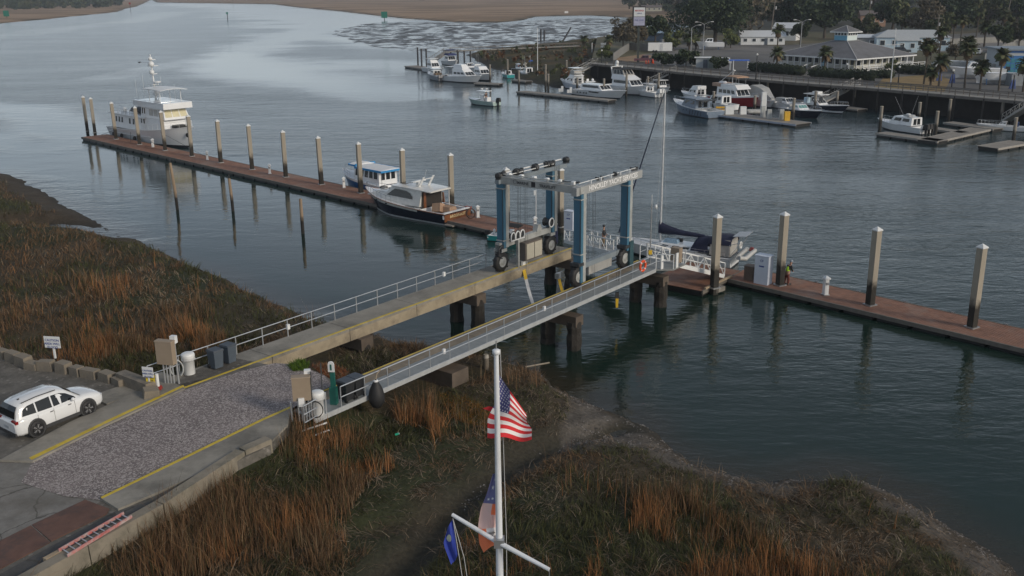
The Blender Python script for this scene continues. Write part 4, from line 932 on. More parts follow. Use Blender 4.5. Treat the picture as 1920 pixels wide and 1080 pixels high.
def bin_(lab,loc,rz,colr,handle=1):
    t=thing('wheelie_bin',lab,'bin',loc,rz);MB().box((0,0,.55),(.50,.55,.95),top=(1.22,1.22)).build('body',colr,t)
    MB().box((0,0,1.07),(.68,.74,.09),top=(.9,.9)).build('lid',M('bin_lid',(.045,.055,.07),.5),t)
    for s in(-.27,.27): MB().lathe([(.02,-.03),(.13,-.03),(.13,.03),(.02,.03)],(s,.27,.13),12,'X').build('wheel',black,t)
    MB().tube([(-.28,.40,1.0),(.28,.40,1.0)],.025,6).build('handle',black,t)
    for k in range(3): MB().box((.305,0,.4+k*.2),(.02,.3,.1)).build('recess',black,t)
    return t
gb=M('bin_slate',(.075,.095,.12),.5,var=.1);bb=M('bin_black',(.025,.027,.03),.45)
q=un(406,690,3.2);bin_('slate grey wheelie bin on the left runway, nearer to the white drum',(q.x,q.y,3.2),PA,gb)
q=un(430,680,3.2);bin_('slate grey wheelie bin on the left runway, farther from the white drum',(q.x,q.y,3.2),PA+.1,gb)
# right-hand group
q=yd(566,800);l=Vector((q.x,q.y,zy(q.x,q.y)));ecab('tan electrical cabinet beside the entry gate of the right walkway',un(570,790,3.1),R(-20)+.5,1.15,.85,.4,1.15)
q=un(597,778,3.2);drum('white plastic drum behind the entry gate of the right walkway',(q.x,q.y,3.1),0)
t=thing('coiled_hose','dark hose looped on the gate frame in front of the right drum','hose',un(592,790,3.2));m=MB()
for k in range(2): m.tube([(.38*math.cos(a),.04*k,.6+.42*math.sin(a)) for a in [2*PI*j/18 for j in range(19)]],.022,6)
m.build('coil',black,t)
for i,(a,b_,lab) in enumerate([(650,750,'black wheelie bin on the walkway, nearest the green post'),(668,742,'black wheelie bin on the walkway, farthest from the green post')]):
    q=un(a,b_,3.2);bin_(lab,(q.x,q.y,3.2),PA+PI,bb)
q=un(627,757,3.2);t=thing('green_pump_post','green pump post with a round white topped sign by the walkway bins','post',q,R(-10))
gp=M('pump_green',(.015,.11,.09),.45);MB().box((0,0,.45),(.34,.3,.9)).build('body',gp,t);MB().box((0,0,1.3),(.22,.16,.85)).build('neck',gp,t);MB().tube([(0,0,.9),(0,0,2.2)],.03,6).build('pole',alu,t)
m=MB();m.prism([(-.16,1.75),(.16,1.75),(.16,2.15),(.11,2.27),(0,2.31),(-.11,2.27),(-.16,2.15)],-.03,.03);m.v=[(x,-zz-.12,y) for x,y,zz in m.v];m.build('sign_plate',white,t);MB().box((0,-.16,2.0),(.08,.02,.3)).build('mark',gp,t)
# gate and conduits at the start of the walkway
g=thing('entry_gate','tangle of white pipe gate and conduits at the landward end of the walkway','gate',un(572,818,2.6))
G=lambda a,b_,z: un(a,b_,z)
z=3.2
m1=[((548,790,3.1),(548,790,4.1)),((572,815,2.2),(572,815,4.4)),((590,790,3.1),(590,790,4.2)),((612,775,3.2),(612,775,4.3))]
for p_,q_ in m1: a=G(*p_);WB().tube([a,Vector((a.x,a.y,q_[2]))],.045,8).build('post',alu,g)
a=G(572,800,3.2);b_=G(596,786,3.2)
for h in(.2,.62,1.05): WB().tube([a+Vector((0,0,h)),b_+Vector((0,0,h))],.03,6).build('rail',alu,g)
for k in range(5): c=a.lerp(b_,k/5);WB().tube([c+Vector((0,0,.2)),c+Vector((0,0,1.05))],.022,6).build('upright',alu,g)
a=G(570,822,2.3);WB().tube([a,a+Vector((.1,0,.0)),a+Vector((1.1,.7,.1))],.04,8).build('conduit',white,g)
WB().tube([a+Vector((-.6,-.1,-.3)),a+Vector((-.55,-.05,.25)),a+Vector((.3,.3,.4)),a+Vector((1.0,.8,.45))],.045,8).build('conduit',white,g)
WB().box(a+Vector((.0,.0,1.9)),(.28,.18,.42),.4).build('switch_box',white,g)
c=G(540,795,3.0);d_=G(552,752,3.1);WB().tube([c,d_],.03,6).build('brace',M('dark_steel',(.06,.065,.07),.5),g)
for (a_,b2) in((590,812),(609,795)):
    c=G(a_,b2,2.4);WB().tube([c,c+Vector((0,0,3.2))],.03,6).build('pole',M('dark_steel',(.06,.065,.07)),g)
q=G(613,705,3.2)
# black mooring buoy hung on the walkway rail
q=PM@Vector(((pl(727,715,ZP+1.0)).x,WY1-.35,ZP+.15));t=thing('fender_buoy','big black teardrop fender hanging on the near side of the walkway railing','fender',q)
MB().lathe([(.03,-.85),(.25,-.72),(.40,-.45),(.42,-.15),(.34,.2),(.2,.5),(.09,.68),(.03,.75)],(0,0,0),16).build('body',black,t);MB().lathe([(.10,.62),(.13,.60),(.12,.7),(.08,.72)],(0,0,0),12).build('collar',white,t)
MB().tube([(0,0,.72),(.06,.1,1.0),(.25,.25,1.2)],.03,6).build('rope',M('rope_tan',(.35,.28,.2),.8),t)
# ladder lying at the yard edge
pk=M('ladder_pink',(.48,.14,.13),.6,var=.2,c2=(.45,.36,.34),c2s=3,c2t=.5)
a1=yd(110,1032,.32);a2=yd(232,962,.32);b1=yd(126,1042,.34);b2=yd(247,968,.34);t=thing('ladder','pinkish red ladder lying along the kerb at the lower left','ladder',a1)
for p_,q_ in((a1,a2),(b1,b2)): WB().bar(p_,q_,.05,.12).build('rail',pk,t)
for k in range(11): u=(k+.5)/11;WB().tube([a1.lerp(a2,u),b1.lerp(b2,u)],.022,6).build('rung',alu,t)
q1=yd(84,1052,.15);q2=yd(115,1035,.15);tag(WB().bar(q1,q2,.2,.22).build('timber_block',M('pale_timber',(.36,.28,.19))),'short pale timber block lying at the lower end of the pink ladder','timber')
# stakes, scraps and old timbers in the reeds
stk=M('stake_wood',(.28,.24,.19),.85,var=.2);pvc=M('pvc_white',(.6,.6,.56),.5)
for lab,a_,b2,h,r_,mt in(('grey wooden stake beside the ladder at the yard edge',220,1010,1.3,.06,stk),('thin pale stake in the reeds below the kerb',279,990,.7,.04,pvc),('thin white stake in the reeds below the large kerb joint',449,905,.9,.035,pvc),('short white stake at the bottom left of the reeds',157,1075,.8,.045,pvc)):
    q=un(a_,b2,1.5);t=tag(MB().tube([(0,0,-.3),(.05,.0,h)],r_,6).build('stake',mt),lab,'stake');t.location=(q.x,q.y,1.3)
q=un(912,712,.8);t=thing('old_pile','short old timber pile with a pale top on the mud behind the flagpole','pile',(q.x,q.y,.5));MB().tube([(0,0,-.6),(0,0,1.7)],[.19,.17],10).build('shaft',M('old_timber',(.14,.12,.095),.9,var=.3,bump=.02),t);MB().tube([(0,0,1.7),(0,0,1.9)],[.18,.15],10).build('top',M('bleached',(.33,.31,.27),.8),t)
for lab,a_,b2,s in(('broken concrete lump in the weeds right of the kerb end',538,858,(.5,1.1,.5)),('pale broken kerb lump on the shore grass beside the kerb end',526,880,(.9,.35,.3))):
    q=un(a_,b2,1.7);o=tag(MB().box((0,0,0),s,0,top=(.8,.85)).build('concrete_lump',conc),lab,'rubble');o.location=q;o.rotation_euler=(.25,.3,.8)
q=un(745,822,1.9);t=thing('green_can','small green can caught in the reeds','can',q);o=MB().tube([(-.09,0,.2),(.09,0,.26)],.055,10).build('body',M('can_green',(.03,.42,.25),.35),t);MB().tube([(.09,0,.26),(.11,0,.267)],.05,10).build('end',alu,t)
q=un(322,985,1.5);t=thing('white_jug','white plastic jug dumped in the dark gap of the reeds','jug',(q.x,q.y,1.3));MB().lathe([(.14,0),(.16,.05),(.16,.25),(.06,.36),(.05,.42)],(0,0,0),12).build('body',white,t)
t=thing('black_tarpaulin','crumpled black tarpaulin lying in the reeds below the kerb','tarpaulin',un(345,975,1.4));m=MB();P=[];nn=14
for i in range(nn):
    for j in range(5): P.append(((i-7)*.42,(j-2)*.35+.5*math.sin(i*.5),.12+.16*math.sin(i*1.7+j*2.1)+.1*math.cos(j*3+i)))
m.add(P,[(i*5+j,(i+1)*5+j,(i+1)*5+j+1,i*5+j+1) for i in range(nn-1) for j in range(4)]);o=m.build('sheet',black,t);t.rotation_euler=(0,0,R(42));t.location.z=1.45
t=tag(WB().tube([un(985,688,.55),un(1030,680,.5)],.05,6).build('driftwood',stk),'thin pale driftwood pole lying on the mud right of the flagpole','driftwood')
# ------------------------------------------------------------------ flagpole
FD=20.0
def fp(px,py,dy=0.0):                     # a point of the mast's vertical plane (dy metres behind it)
    d=CF+CR*(px-960)/FPX+CU*(540-py)/FPX;k=(FD+dy)/d[1];return Vector((d[0]*k,FD+dy,CAMZ+d[2]*k))
top=fp(930.5,662);fx=top.x
t=thing('flagpole','white painted flagpole with a crossarm standing in the foreground','flagpole',(fx,FD,1.0))
fwm=M('flagpole_paint',(.74,.76,.79),.35,var=.06,scale=3,c2=(.42,.42,.40),c2s=1.5,c2t=.6,streak=True)
base=fp(929,1085);MB().tube([(0,0,0),(0,0,6.0),(.0,0,top.z-1)],[.12,.105,.052],16).build('mast',fwm,t)
MB().lathe([(.05,-.03),(.085,-.02),(.085,.07),(.05,.09)],(0,0,top.z-1),14).build('truck',fwm,t);MB().tube([(0,0,top.z-.95),(0,0,top.z-.72)],.014,6).build('spike',steel,t)
e1=fp(848,965,.55);e2=fp(1030,1068,-.75);cc=fp(935,1014)
WB().tube([e1,Vector((fx,FD-.09,cc.z)),e2],[.045,.06,.045],12).build('crossarm',fwm,t)
WB().box((fx,FD-.05,cc.z),(.24,.24,.2)).build('bracket',steel,t)
WB().tube([e2,e2-Vector((0,0,.18))],.012,5).build('end_ring',steel,t)
WB().tube([(fx+.08,FD+.5,top.z-.1),(fx+.16,FD+.5,cc.z-.1),(fx+.14,FD+.3,3)],.008,4,False).build('halyard',M('rope_white',(.5,.5,.5),.8),t)
h1=fp(849,972,.5)
for k,(a_,b2) in enumerate(((867,1085),(876,1085))): WB().tube([h1,fp(a_-6,1045,.3),fp(a_,b2,.3)],.008,4,False).build('halyard',MATS['rope_white'],t)
def cloth(name,rgb,em=0): 
    m=M(name,rgb,.8,var=.05,scale=3);m.node_tree.nodes['Principled BSDF'].inputs['Sheen Weight'].default_value=.2
    tr=m.node_tree; return m
fr=cloth('flag_red',(.62,.022,.03));fw=cloth('flag_white',(.80,.78,.78));fb=cloth('flag_blue',(.055,.06,.19))
def F1(u,v):
    s=float(sstep(.35,.75,v));x=933-19*s+u*(54+29*s);y=699+v*122+u*(1-v)**1.3*78+u*v*4+4.5*math.sin(u*7.5+v*1.5+.6)*v*u**.4
    return fp(x,y,.17+.09*math.sin(u*8+v*2.4)+.05*math.sin(v*9+u*3))
t=thing('national_flag','red, white and blue striped flag with stars drooping from the top of the flagpole','flag',F1(0,0))
def patch(f,u0,u1,v0,v1,nu,nv,mat,nm,par,th=.004):
    m=WB();P=[f(u0+(u1-u0)*i/nu,v0+(v1-v0)*j/nv) for i in range(nu+1) for j in range(nv+1)];n=len(P);Q=[p+Vector((0,th,0)) for p in P];w=nv+1
    Fc=[(i*w+j,(i+1)*w+j,(i+1)*w+j+1,i*w+j+1) for i in range(nu) for j in range(nv)]
    m.add(P,Fc,True);m.add(Q,[tuple(reversed(q)) for q in Fc],True);return m.build(nm,mat,par)
for k in range(13):
    u0=.43 if k<7 else 0.0
    patch(F1,u0,1,k/13,(k+1)/13,18,2,fr if k%2==0 else fw,'stripe',t)
ct=patch(F1,0,.43,0,7/13,12,12,fb,'canton',t)
def star(f,u,v,ru,rv,mat,par,m):
    c=f(u,v);P=[]
    for k in range(10):
        r_=1 if k%2==0 else .42;a=PI/2+k*PI/5;P.append(f(u+ru*r_*math.cos(a),v-rv*r_*math.sin(a))+Vector((0,-.006,0)))
    m.add([c+Vector((0,-.006,0))]+P,[(0,1+k,1+(k+1)%10) for k in range(10)])
m=WB()
for r_ in range(9):
    for c in range(6 if r_%2==0 else 5): star(F1,.035+.072*c+(.036 if r_%2 else 0),.03+.06*r_,.020,.020,fw,ct,m)
o=m.build('stars',fw,ct);o['kind']='stuff'
# red corner blown behind the pole
m=WB();P=[fp(917,762,.3),fp(905,766,.34),fp(921,772,.28),fp(926,764,.25)];m.add(P+[p+Vector((0,.01,0)) for p in P],[(0,1,2,3),(7,6,5,4)]);m.build('stripe',fr,t)
def F2(u,v):
    L0=[(924,889),(913,925),(901,955),(896,990),(899,1020),(907,1036)];R0=[(934,886),(941,925),(941,960),(940,985),(942,1010),(944,1022)]
    k=min(v*5,4.999);i=int(k);k-=i;a=Vector(L0[i]).lerp(Vector(L0[i+1]),k);b=Vector(R0[i]).lerp(Vector(R0[i+1]),k);q=a.lerp(b,u);return fp(q.x,q.y-6*math.sin(u*PI)*(v>.7),.2+.07*math.sin(u*6+v*3))
t=thing('regional_flag','faded blue, pink and orange flag hanging lower down behind the flagpole','flag',F2(.5,0))
f_or=cloth('flag_orange',(.95,.24,.10));f_pk=cloth('flag_pink',(.82,.55,.50));f_bl=cloth('flag_slate_blue',(.17,.17,.34))
patch(F2,0,1,0,.32,8,8,f_bl,'canton',t);patch(F2,0,.5,.32,.62,5,5,f_pk,'stripe',t);patch(F2,.5,1,.32,.45,5,3,f_or,'stripe',t);patch(F2,.5,1,.45,.62,5,4,f_pk,'stripe',t);patch(F2,0,.35,.62,1,5,8,f_or,'stripe',t);patch(F2,.35,.7,.62,.80,5,5,fw,'stripe',t);patch(F2,.35,.7,.80,1,5,5,f_or,'stripe',t);patch(F2,.7,1,.62,1,5,8,fw,'stripe',t)
m=WB()
for u,v,r_ in((.22,.27,.07),(.45,.26,.07),(.35,.14,.1),(.5,.06,.08)): star(F2,u,v,r_*1.3,r_*.28,fw,t,m)
m.build('stars',fw,t)['kind']='stuff'
def F3(u,v):
    a=Vector((848,974)).lerp(Vector((858,1040)),v);b=Vector((840,988)).lerp(Vector((829,1030)),v) if v<.8 else Vector((831,1022)).lerp(Vector((846,1062)),(v-.8)/.2);q=a.lerp(b,u);return fp(q.x,q.y+3*math.sin(u*5)*v,.45+.05*math.sin(u*7+v*4))
t=thing('burgee','small deep blue flag with a pale round emblem on the flagpole crossarm','flag',F3(0,0))
patch(F3,0,1,0,1,8,12,cloth('flag_royal',(.02,.045,.33)),'cloth',t)
m=WB();c=F3(.6,.5)+Vector((0,-.012,0));m.add([c]+[F3(.6+.24*math.cos(a),.5+.13*math.sin(a))+Vector((0,-.012,0)) for a in [2*PI*k/14 for k in range(14)]],[(0,1+k,1+(k+1)%14) for k in range(14)]);m.build('emblem',M('emblem_cream',(.6,.62,.45),.8),t)
# ================================================================== BOATS
wood=M('varnished_teak',(.20,.075,.03),.35,var=.25,scale=3,coat=.3)
deckm=M('deck_cream',(.52,.50,.46),.6,var=.08,scale=1)
anti=M('boot_dark',(.02,.022,.03),.5);bluehull=M('hull_blue',(.02,.10,.26),.3,coat=.4);redhull=M('hull_red',(.30,.012,.02),.3,coat=.5)
navyhull=M('hull_navy',(.012,.014,.03),.12,coat=.8);greyhull=M('hull_slate',(.17,.22,.29),.3,coat=.3);slate=M('cabin_slate',(.15,.19,.25),.35)
softgrey=M('canvas_grey',(.38,.38,.37),.8);bimini=M('canvas_tan',(.42,.27,.18),.8);skyblue=M('canvas_sky',(.03,.25,.55),.7,var=.1);paleblue=M('hull_ice',(.62,.66,.74),.25,coat=.4)
inter=M('dark_interior',(.03,.025,.022),.8);chrome=M('chrome_rail',(.6,.61,.62),.25,metal=.9);pink=M('clear_vinyl',(.42,.40,.37),.25)
MAXT=[0]
def hull(t,Ln,B,fb,fs,mat,boot=anti,deck=None,keel=-.4,rake=.10,full=.62,cockpit=0.0,ck=.5,mid=None,strake=None,low=None):
    """planked surface from stern (x=-L/2) to bow; cockpit = open fraction of the length at the stern"""
    deck=deck or deckm;n=15;S=[];low_=mid
    def hb(u): return B/2*( (.90+.10*min(1,u/.35)) if u<full else max(.012,(1-((u-full)/(1-full))**2.15)))
    def sh(u): return fs+(fb-fs)*(u**1.9)
    def X(u,zf): return -Ln/2+Ln*u*(1-rake*(1-zf)*(u**3)) 
    lv=[0,.12,.45,.8,1.0]
    R_=[];
    for i in range(n+1):
        u=i/n;w=hb(u);z=sh(u);row=[]
        for zf in lv:
            k=.80+.20*zf**.8 if u<.6 else (.80+.20*zf**.8)-(u-.6)/.4*(.42*(1-zf))
            row.append(Vector((X(u,zf),w*k,z*zf)))
        R_.append(row)
    def grid(j0,j1,off=0.0):
        m=MB()
        for s in(-1,1):
            P=[Vector((r[j].x,s*(r[j].y+off),r[j].z)) for r in R_ for j in range(j0,j1+1)];w=j1-j0+1
            m.add(P,[((i*w+j),(i+1)*w+j,(i+1)*w+j+1,i*w+j+1) if s<0 else (i*w+j+1,(i+1)*w+j+1,(i+1)*w+j,i*w+j) for i in range(n) for j in range(w-1)],True)
        a=R_[0];ps=[Vector((a[j].x,-a[j].y,a[j].z)) for j in range(j0,j1+1)]+[Vector((a[j].x,a[j].y,a[j].z)) for j in range(j1,j0-1,-1)]
        m.add(ps,[tuple(reversed(range(len(ps))))]);return m
    g=grid(1,4).build('hull',mat,t)
    m=grid(0,1);P=[]
    for r in R_: P+=[Vector((r[0].x,-r[0].y,0)),Vector((r[0].x*.98,0,keel)),Vector((r[0].x,r[0].y,0))]
    m.add(P,[(i*3+j,i*3+j+1,(i+1)*3+j+1,(i+1)*3+j) for i in range(n) for j in range(2)]);m.build('boot_stripe',boot,t)
    # deck with optional cockpit well
    m=MB();c0=cockpit
    for i in range(n):
        a,b_=R_[i][4],R_[i+1][4];u=(i+.5)/n
        if u<c0:
            for s in(-1,1): m.add([Vector((a.x,s*a.y,a.z)),Vector((b_.x,s*b_.y,b_.z)),Vector((b_.x,s*(b_.y-.28),b_.z)),Vector((a.x,s*(a.y-.28),a.z))],[(0,1,2,3) if s<0 else (3,2,1,0)])
        else: m.add([Vector((a.x,-a.y,a.z-.01)),Vector((b_.x,-b_.y,b_.z-.01)),Vector((b_.x,0,b_.z+.06)),Vector((b_.x,b_.y,b_.z-.01)),Vector((a.x,a.y,a.z-.01)),Vector((a.x,0,a.z+.06))],[(0,1,2,5),(5,2,3,4)])
    m.build('deck',deck,t)
    if c0:
        k=int(c0*n+.5);xa=R_[0][4].x+.12;xb=R_[k][4].x;w=min(R_[0][4].y,R_[k][4].y)-.28;z=sh(c0/2);m=MB()
        m.box(((xa+xb)/2,0,z-ck),(xb-xa,2*w,.04));m.box((xb-.02,0,z-ck/2),(.04,2*w,ck));m.box((xa-.0,0,z-ck/2+.0),(.16,2*w+.5,ck))
        for s in(-1,1): m.box(((xa+xb)/2,s*(w+.02),z-ck/2),(xb-xa,.04,ck))
        m.build('cockpit',deck,t)
    # gunwale moulding
    m=MB()
    for s in(-1,1): m.tube([Vector((r[4].x,s*(r[4].y+.01),r[4].z)) for r in R_],.045,6)
    o=m.build('gunwale',strake or mat,t)
    t['_d']=0
    return R_,hb,sh
def cab(t,x0,x1,w,z0,z1,rf=.3,rb=.0,ws=.88,mat=None,name='cabin',zb=None):
    """cabin block: rf / rb = how far the front / back lean in at the top; returns its frame"""
    mat=mat or gel;B_=[(x0,-w/2),(x1,-w/2*.94),(x1,w/2*.94),(x0,w/2)];T_=[(x0+rb,-w/2*ws),(x1-rf,-w/2*ws*.9),(x1-rf,w/2*ws*.9),(x0+rb,w/2*ws)]
    m=MB();P=[(a,b,z0) for a,b in B_]+[(a,b,z1) for a,b in T_];m.add(P,[(3,2,1,0),(4,5,6,7),(0,1,5,4),(1,2,6,5),(2,3,7,6),(3,0,4,7)]);m.build(name,mat,t)
    return [Vector(p) for p in P]
def win(t,P,side,u0,u1,v0,v1,n=1,gap=.06,mat=None,off=.015,name='window'):
    """panes on a cabin side: side in L R F B"""
    a,b,c,d={'R':(0,1,5,4),'L':(3,2,6,7),'F':(1,2,6,5),'B':(0,3,7,4)}[side];A,B_,C_,D=P[a],P[b],P[c],P[d]
    nr=(B_-A).cross(D-A).normalized();ctr=sum(P,Vector())/8
    if (A-ctr).dot(nr)<0:nr=-nr
    q=lambda u,v:(A.lerp(B_,u)).lerp(D.lerp(C_,u),v)+nr*off
    for i in range(n):
        s=(u1-u0)/n;ua,ub=u0+s*i+gap*s/2*(n>1)*2,u0+s*(i+1)-gap*s/2*(n>1)*2
        m=MB();Q=[q(ua,v0),q(ub,v0),q(ub,v1),q(ua,v1)];m.add(Q+[p-nr*off for p in Q],[(0,1,2,3),(3,2,1,0),(0,4,5,1),(1,5,6,2),(2,6,7,3),(3,7,4,0)]);m.build(name,mat or glass,t)
def rails(t,R_,u0,u1,h=.7,n=6,mid=True,mat=None,inset=.12):
    mat=mat or chrome;N=len(R_)-1
    def pt(u,s,z):
        k=min(u*N,N-1e-4);i=int(k);k-=i;p=R_[i][4].lerp(R_[i+1][4],k);return Vector((p.x-(.05),s*max(.02,p.y-inset),p.z+z))
    m=MB();us=[u0+(u1-u0)*k/n for k in range(n+1)]
    for s in(-1,1):
        m.tube([pt(u,s,h) for u in us],.022,5)
        if mid:m.tube([pt(u,s,h*.5) for u in us],.014,5)
        for u in us:m.tube([pt(u,s,0),pt(u,s,h)],.018,5)
    m.build('bow_rail',mat,t)
def post4(t,xs,ys,z0,z1,r=.03,mat=None,name='post'):
    for x in xs:
        for y in ys: MB().tube([(x,y,z0),(x,y,z1)],r,6).build(name,mat or chrome,t)
def outboard(t,x,y,z,sc=1.0,mat=None):
    o=MB().box((-.22*sc,0,.42*sc),(.62*sc,.42*sc,.52*sc),top=(.75,.8)).box((-.16*sc,0,-.05*sc),(.2*sc,.14*sc,.8*sc)).box((.08*sc,0,.25*sc),(.2*sc,.3*sc,.4*sc)).build('outboard_motor',mat or black,t);o.location=(x,y,z)
def radar(t,x,y,z,r=.3):
    MB().lathe([(.06,-.3),(.06,0),(r,.03),(r,.16),(r*.7,.22),(.02,.24)],(x,y,z),12).build('radar_dome',white,t)
def dome(t,x,y,z,r=.25): MB().ball((x,y,z),r,10,6,(1,1,1.15)).build('satellite_dome',white,t)
def whip(t,x,y,z,h=2.5,lx=-.3): MB().tube([(x,y,z),(x+lx,y,z+h)],.014,4).build('aerial',white,t)
def boat(lab,bow,stern,nm='motor_boat',cat='boat',z=0,L_=None,group=None):
    """root placed from the waterline ends; returns thing and length"""
    p=un(*bow,z) if len(bow)==2 else Vector(bow);q=un(*stern,z) if len(stern)==2 else Vector(stern);d=p-q;Ln=L_ or d.length
    c=q+d.normalized()*(Ln/2) ;t=thing(nm,lab,cat,(c.x,c.y,z),math.atan2(d.y,d.x),group);return t,Ln
# ---- the white trawler
Tr=Vector((_d.x,_d.y,0)) if False else (DA1-DA0).normalized()
q0=Vector((DA0.x,DA0.y,0))+DAn*7.6+Tr*(.8)
tb=q0+Tr*19.5;t,Ln=boat('tall white trawler yacht with lattice mast moored at the far end of the long dock',tuple(tb),tuple(q0),'trawler_yacht')
t.scale=(1.22,1.12,.94)
R_,hb,sh=hull(t,Ln,5.4,3.5,1.7,gel,anti,keel=-.6,rake=.06,full=.66,strake=white)
MB().tube([Vector((r[2].x,-r[2].y-.05,r[2].z+.25)) for r in R_[:11]],.07,6).build('rub_strake',white,t)
c=cab(t,-8.3,1.6,4.3,1.9,4.2,.0,.2,.97);win(t,c,'R',.08,.34,.42,.82,3,.25);win(t,c,'R',.46,.68,.42,.82,2,.3);win(t,c,'L',.08,.6,.42,.82,5,.25)
MB().box((-3.6,0,4.27),(10.2,4.7,.12)).build('boat_deck',white,t)
c=cab(t,-.8,6.2,4.1,2.2,4.5,.5,.0,.95);win(t,c,'R',.1,.3,.5,.85,2,.3)
c=cab(t,.2,6.4,3.9,4.4,6.1,.55,.1,.93,name='wheelhouse');win(t,c,'R',.02,.20,.35,.88,2,.3);win(t,c,'R',.34,.96,.25,.85,3,.08,pink);win(t,c,'F',.03,.97,.22,.88,3,.06,M('panes_warm_lit',(.62,.57,.38),.5));win(t,c,'L',.1,.9,.3,.85,4)  # warm light on the forward face put into its pane colour
c=cab(t,-1.0,6.9,4.5,6.15,7.1,.0,.0,1.03,name='flybridge');
MB().tube([(-1,-2.2,7.25),(6.7,-2.2,7.3),(6.9,0,7.3),(6.7,2.2,7.3),(-1,2.2,7.25)],.03,6).build('flybridge_rail',chrome,t)
post4(t,(2.3,5.2),(-1.5,1.5),7.1,9.1,.05,white);MB().loft([[Vector((x,y,9.1+.22*(1-(y/2)**2)+.08*math.sin((x-1.6)*.8))) for y in(-2,-1,0,1,2)]+[Vector((x,y,9.0+.2*(1-(y/2)**2))) for y in(2,1,0,-1,-2)] for x in(1.4,2.6,3.8,5.0,6.2)],True).build('bimini_top',softgrey if False else white,t)
m=MB();m.tube([(1.2,0,6.2),(.9,0,14.4)],[.17,.08],8).tube([(2.0,0,7.0),(1.0,0,9.8)],.06,6);m.build('mast',white,t)
for zz,w in((9.6,.9),(11.3,.8),(12.6,1.3),(13.6,.7)): MB().box((1.25,0,zz),(.7,w,.1)).build('spreader',white,t)
for a_,zz,r_ in((1.5,12.9,.42),(1.45,11.6,.35),(1.4,13.75,.3)): dome(t,a_,-.3,zz,r_)
radar(t,1.7,.2,9.9,.5);MB().tube([(1.0,0,13.1),(-1.2,-.5,13.0)],.03,5).build('yard_arm',white,t);MB().box((-1.3,-.5,13.05),(.35,.2,.2)).build('lamp',black,t)
dome(t,-.6,1.0,7.9,.45)
for x,y,h in((-1.2,-1.5,3.2),(-.2,1.7,3.6),(.4,-1.2,4.0),(3,1.9,2.5)): whip(t,x,y,7.1,h,0)
MB().tube([(-7.9,-2.1,4.3),(-7.9,-2.1,5.9),(-2.5,-1.0,6.3)],.06,6).build('dinghy_crane',chrome,t)
m=MB()
for k in range(7): m.tube([(-8.2+k*1.15,-2.25,4.3),(-8.2+k*1.15,-2.25,5.3)],.03,5)
for h in(4.8,5.3): m.tube([(-8.2,-2.25,h),(-1.3,-2.25,h)],.03,5).tube([(-8.2,2.25,h),(-1.3,2.25,h)],.03,5)
m.build('boat_deck_rail',chrome,t)
MB().box((-3.6,.2,4.9),(4.2,1.7,.7),top=(.9,.6)).build('covered_tender',black,t);MB().lathe([(.3,0),(.32,.5),(.25,.7),(.05,.8)],(-6.6,-.9,4.4),10).build('canister',white,t)
rails(t,R_,.55,.985,1.0,8,True,white);MB().tube([(Ln/2-.7,-.3,3.6),(Ln/2-.6,-.3,5.0),(Ln/2-.2,-.3,5.15),(Ln/2+.5,-.3,5.1)],.05,6).build('anchor_davit',white,t)
MB().box((6.9,0,3.3),(1.3,1.6,.45)).build('windlass',black,t);MB().ball((Ln/2-.55,-.35,2.2),.3,8,5,(1.2,.5,1.2)).build('anchor',black,t)
for u in(.18,.32,.5,.58): 
    p_=R_[int(u*15)][3];MB().ball((p_.x,-p_.y-.22,.75),.26,8,5,(1,1,1.6)).build('fender',black,t)
for a_,b2 in((2,-1),(6,3),(12,14)):
    p_=R_[a_][4];MB().tube([(p_.x,-p_.y,p_.z-.4),(p_.x+b2,-p_.y-1.6,.6)],.025,4).build('mooring_line',black,t)
# ---- the blue canopied launch
q0=Vector((DA0.x,DA0.y,0))+DAn*6.3+Tr*73.8;t,Ln=boat('white and blue launch with a bright blue edged canopy moored behind the dock',tuple(q0-Tr*11.3),tuple(q0),'canopy_launch')
R_,hb,sh=hull(t,Ln,3.4,1.9,1.05,bluehull,bluehull,gel,rake=.08,full=.6,strake=white,cockpit=.2)
MB(); g=MB()
for s in(-1,1): g.loft([[Vector((r[3].x,s*(r[3].y+.02),r[3].z)),Vector((r[4].x,s*(r[4].y+.02),r[4].z))] for r in R_],False,False)
g.build('white_topsides',gel,t)
c=cab(t,-3.2,1.9,2.7,1.1,2.75,.35,.0,.98);win(t,c,'L',.04,.96,.42,.9,5,.12);win(t,c,'R',.04,.96,.42,.9,5,.12);win(t,c,'B',.08,.92,.35,.9,3,.12);win(t,c,'F',.05,.95,.4,.9,3,.08)
def canopy(x0,x1,w,zc,mat,nm):
    MB().loft([[Vector((x,y,zc+.16*(1-(2*y/w)**2)+(.03 if i%2 else 0))) for y in(-w/2,-w/4,0,w/4,w/2)]+[Vector((x,y,zc-.05)) for y in(w/2,0,-w/2)] for i,x in enumerate([x0+(x1-x0)*k/8 for k in range(9)])],True).build(nm,mat,t)
canopy(-3.9,1.1,3.1,2.85,M('canopy_white',(.70,.71,.72),.6,var=.06),'canopy');canopy(1.0,2.6,2.6,3.0,MATS['canopy_white'],'cabin_top')
for s in(-1,1): MB().box((-1.4,s*1.56,2.78),(5.1,.09,.22)).build('blue_valance',skyblue,t);MB().box((1.8,s*1.33,2.93),(1.6,.09,.18)).build('blue_valance',skyblue,t)
MB().box((-3.95,0,2.78),(.1,3.2,.22)).build('blue_valance',skyblue,t);MB().box((1.1,0,3.04),(.16,2.9,.2)).build('blue_valance',skyblue,t);MB().box((2.62,0,2.98),(.1,2.6,.18)).build('blue_valance',skyblue,t)
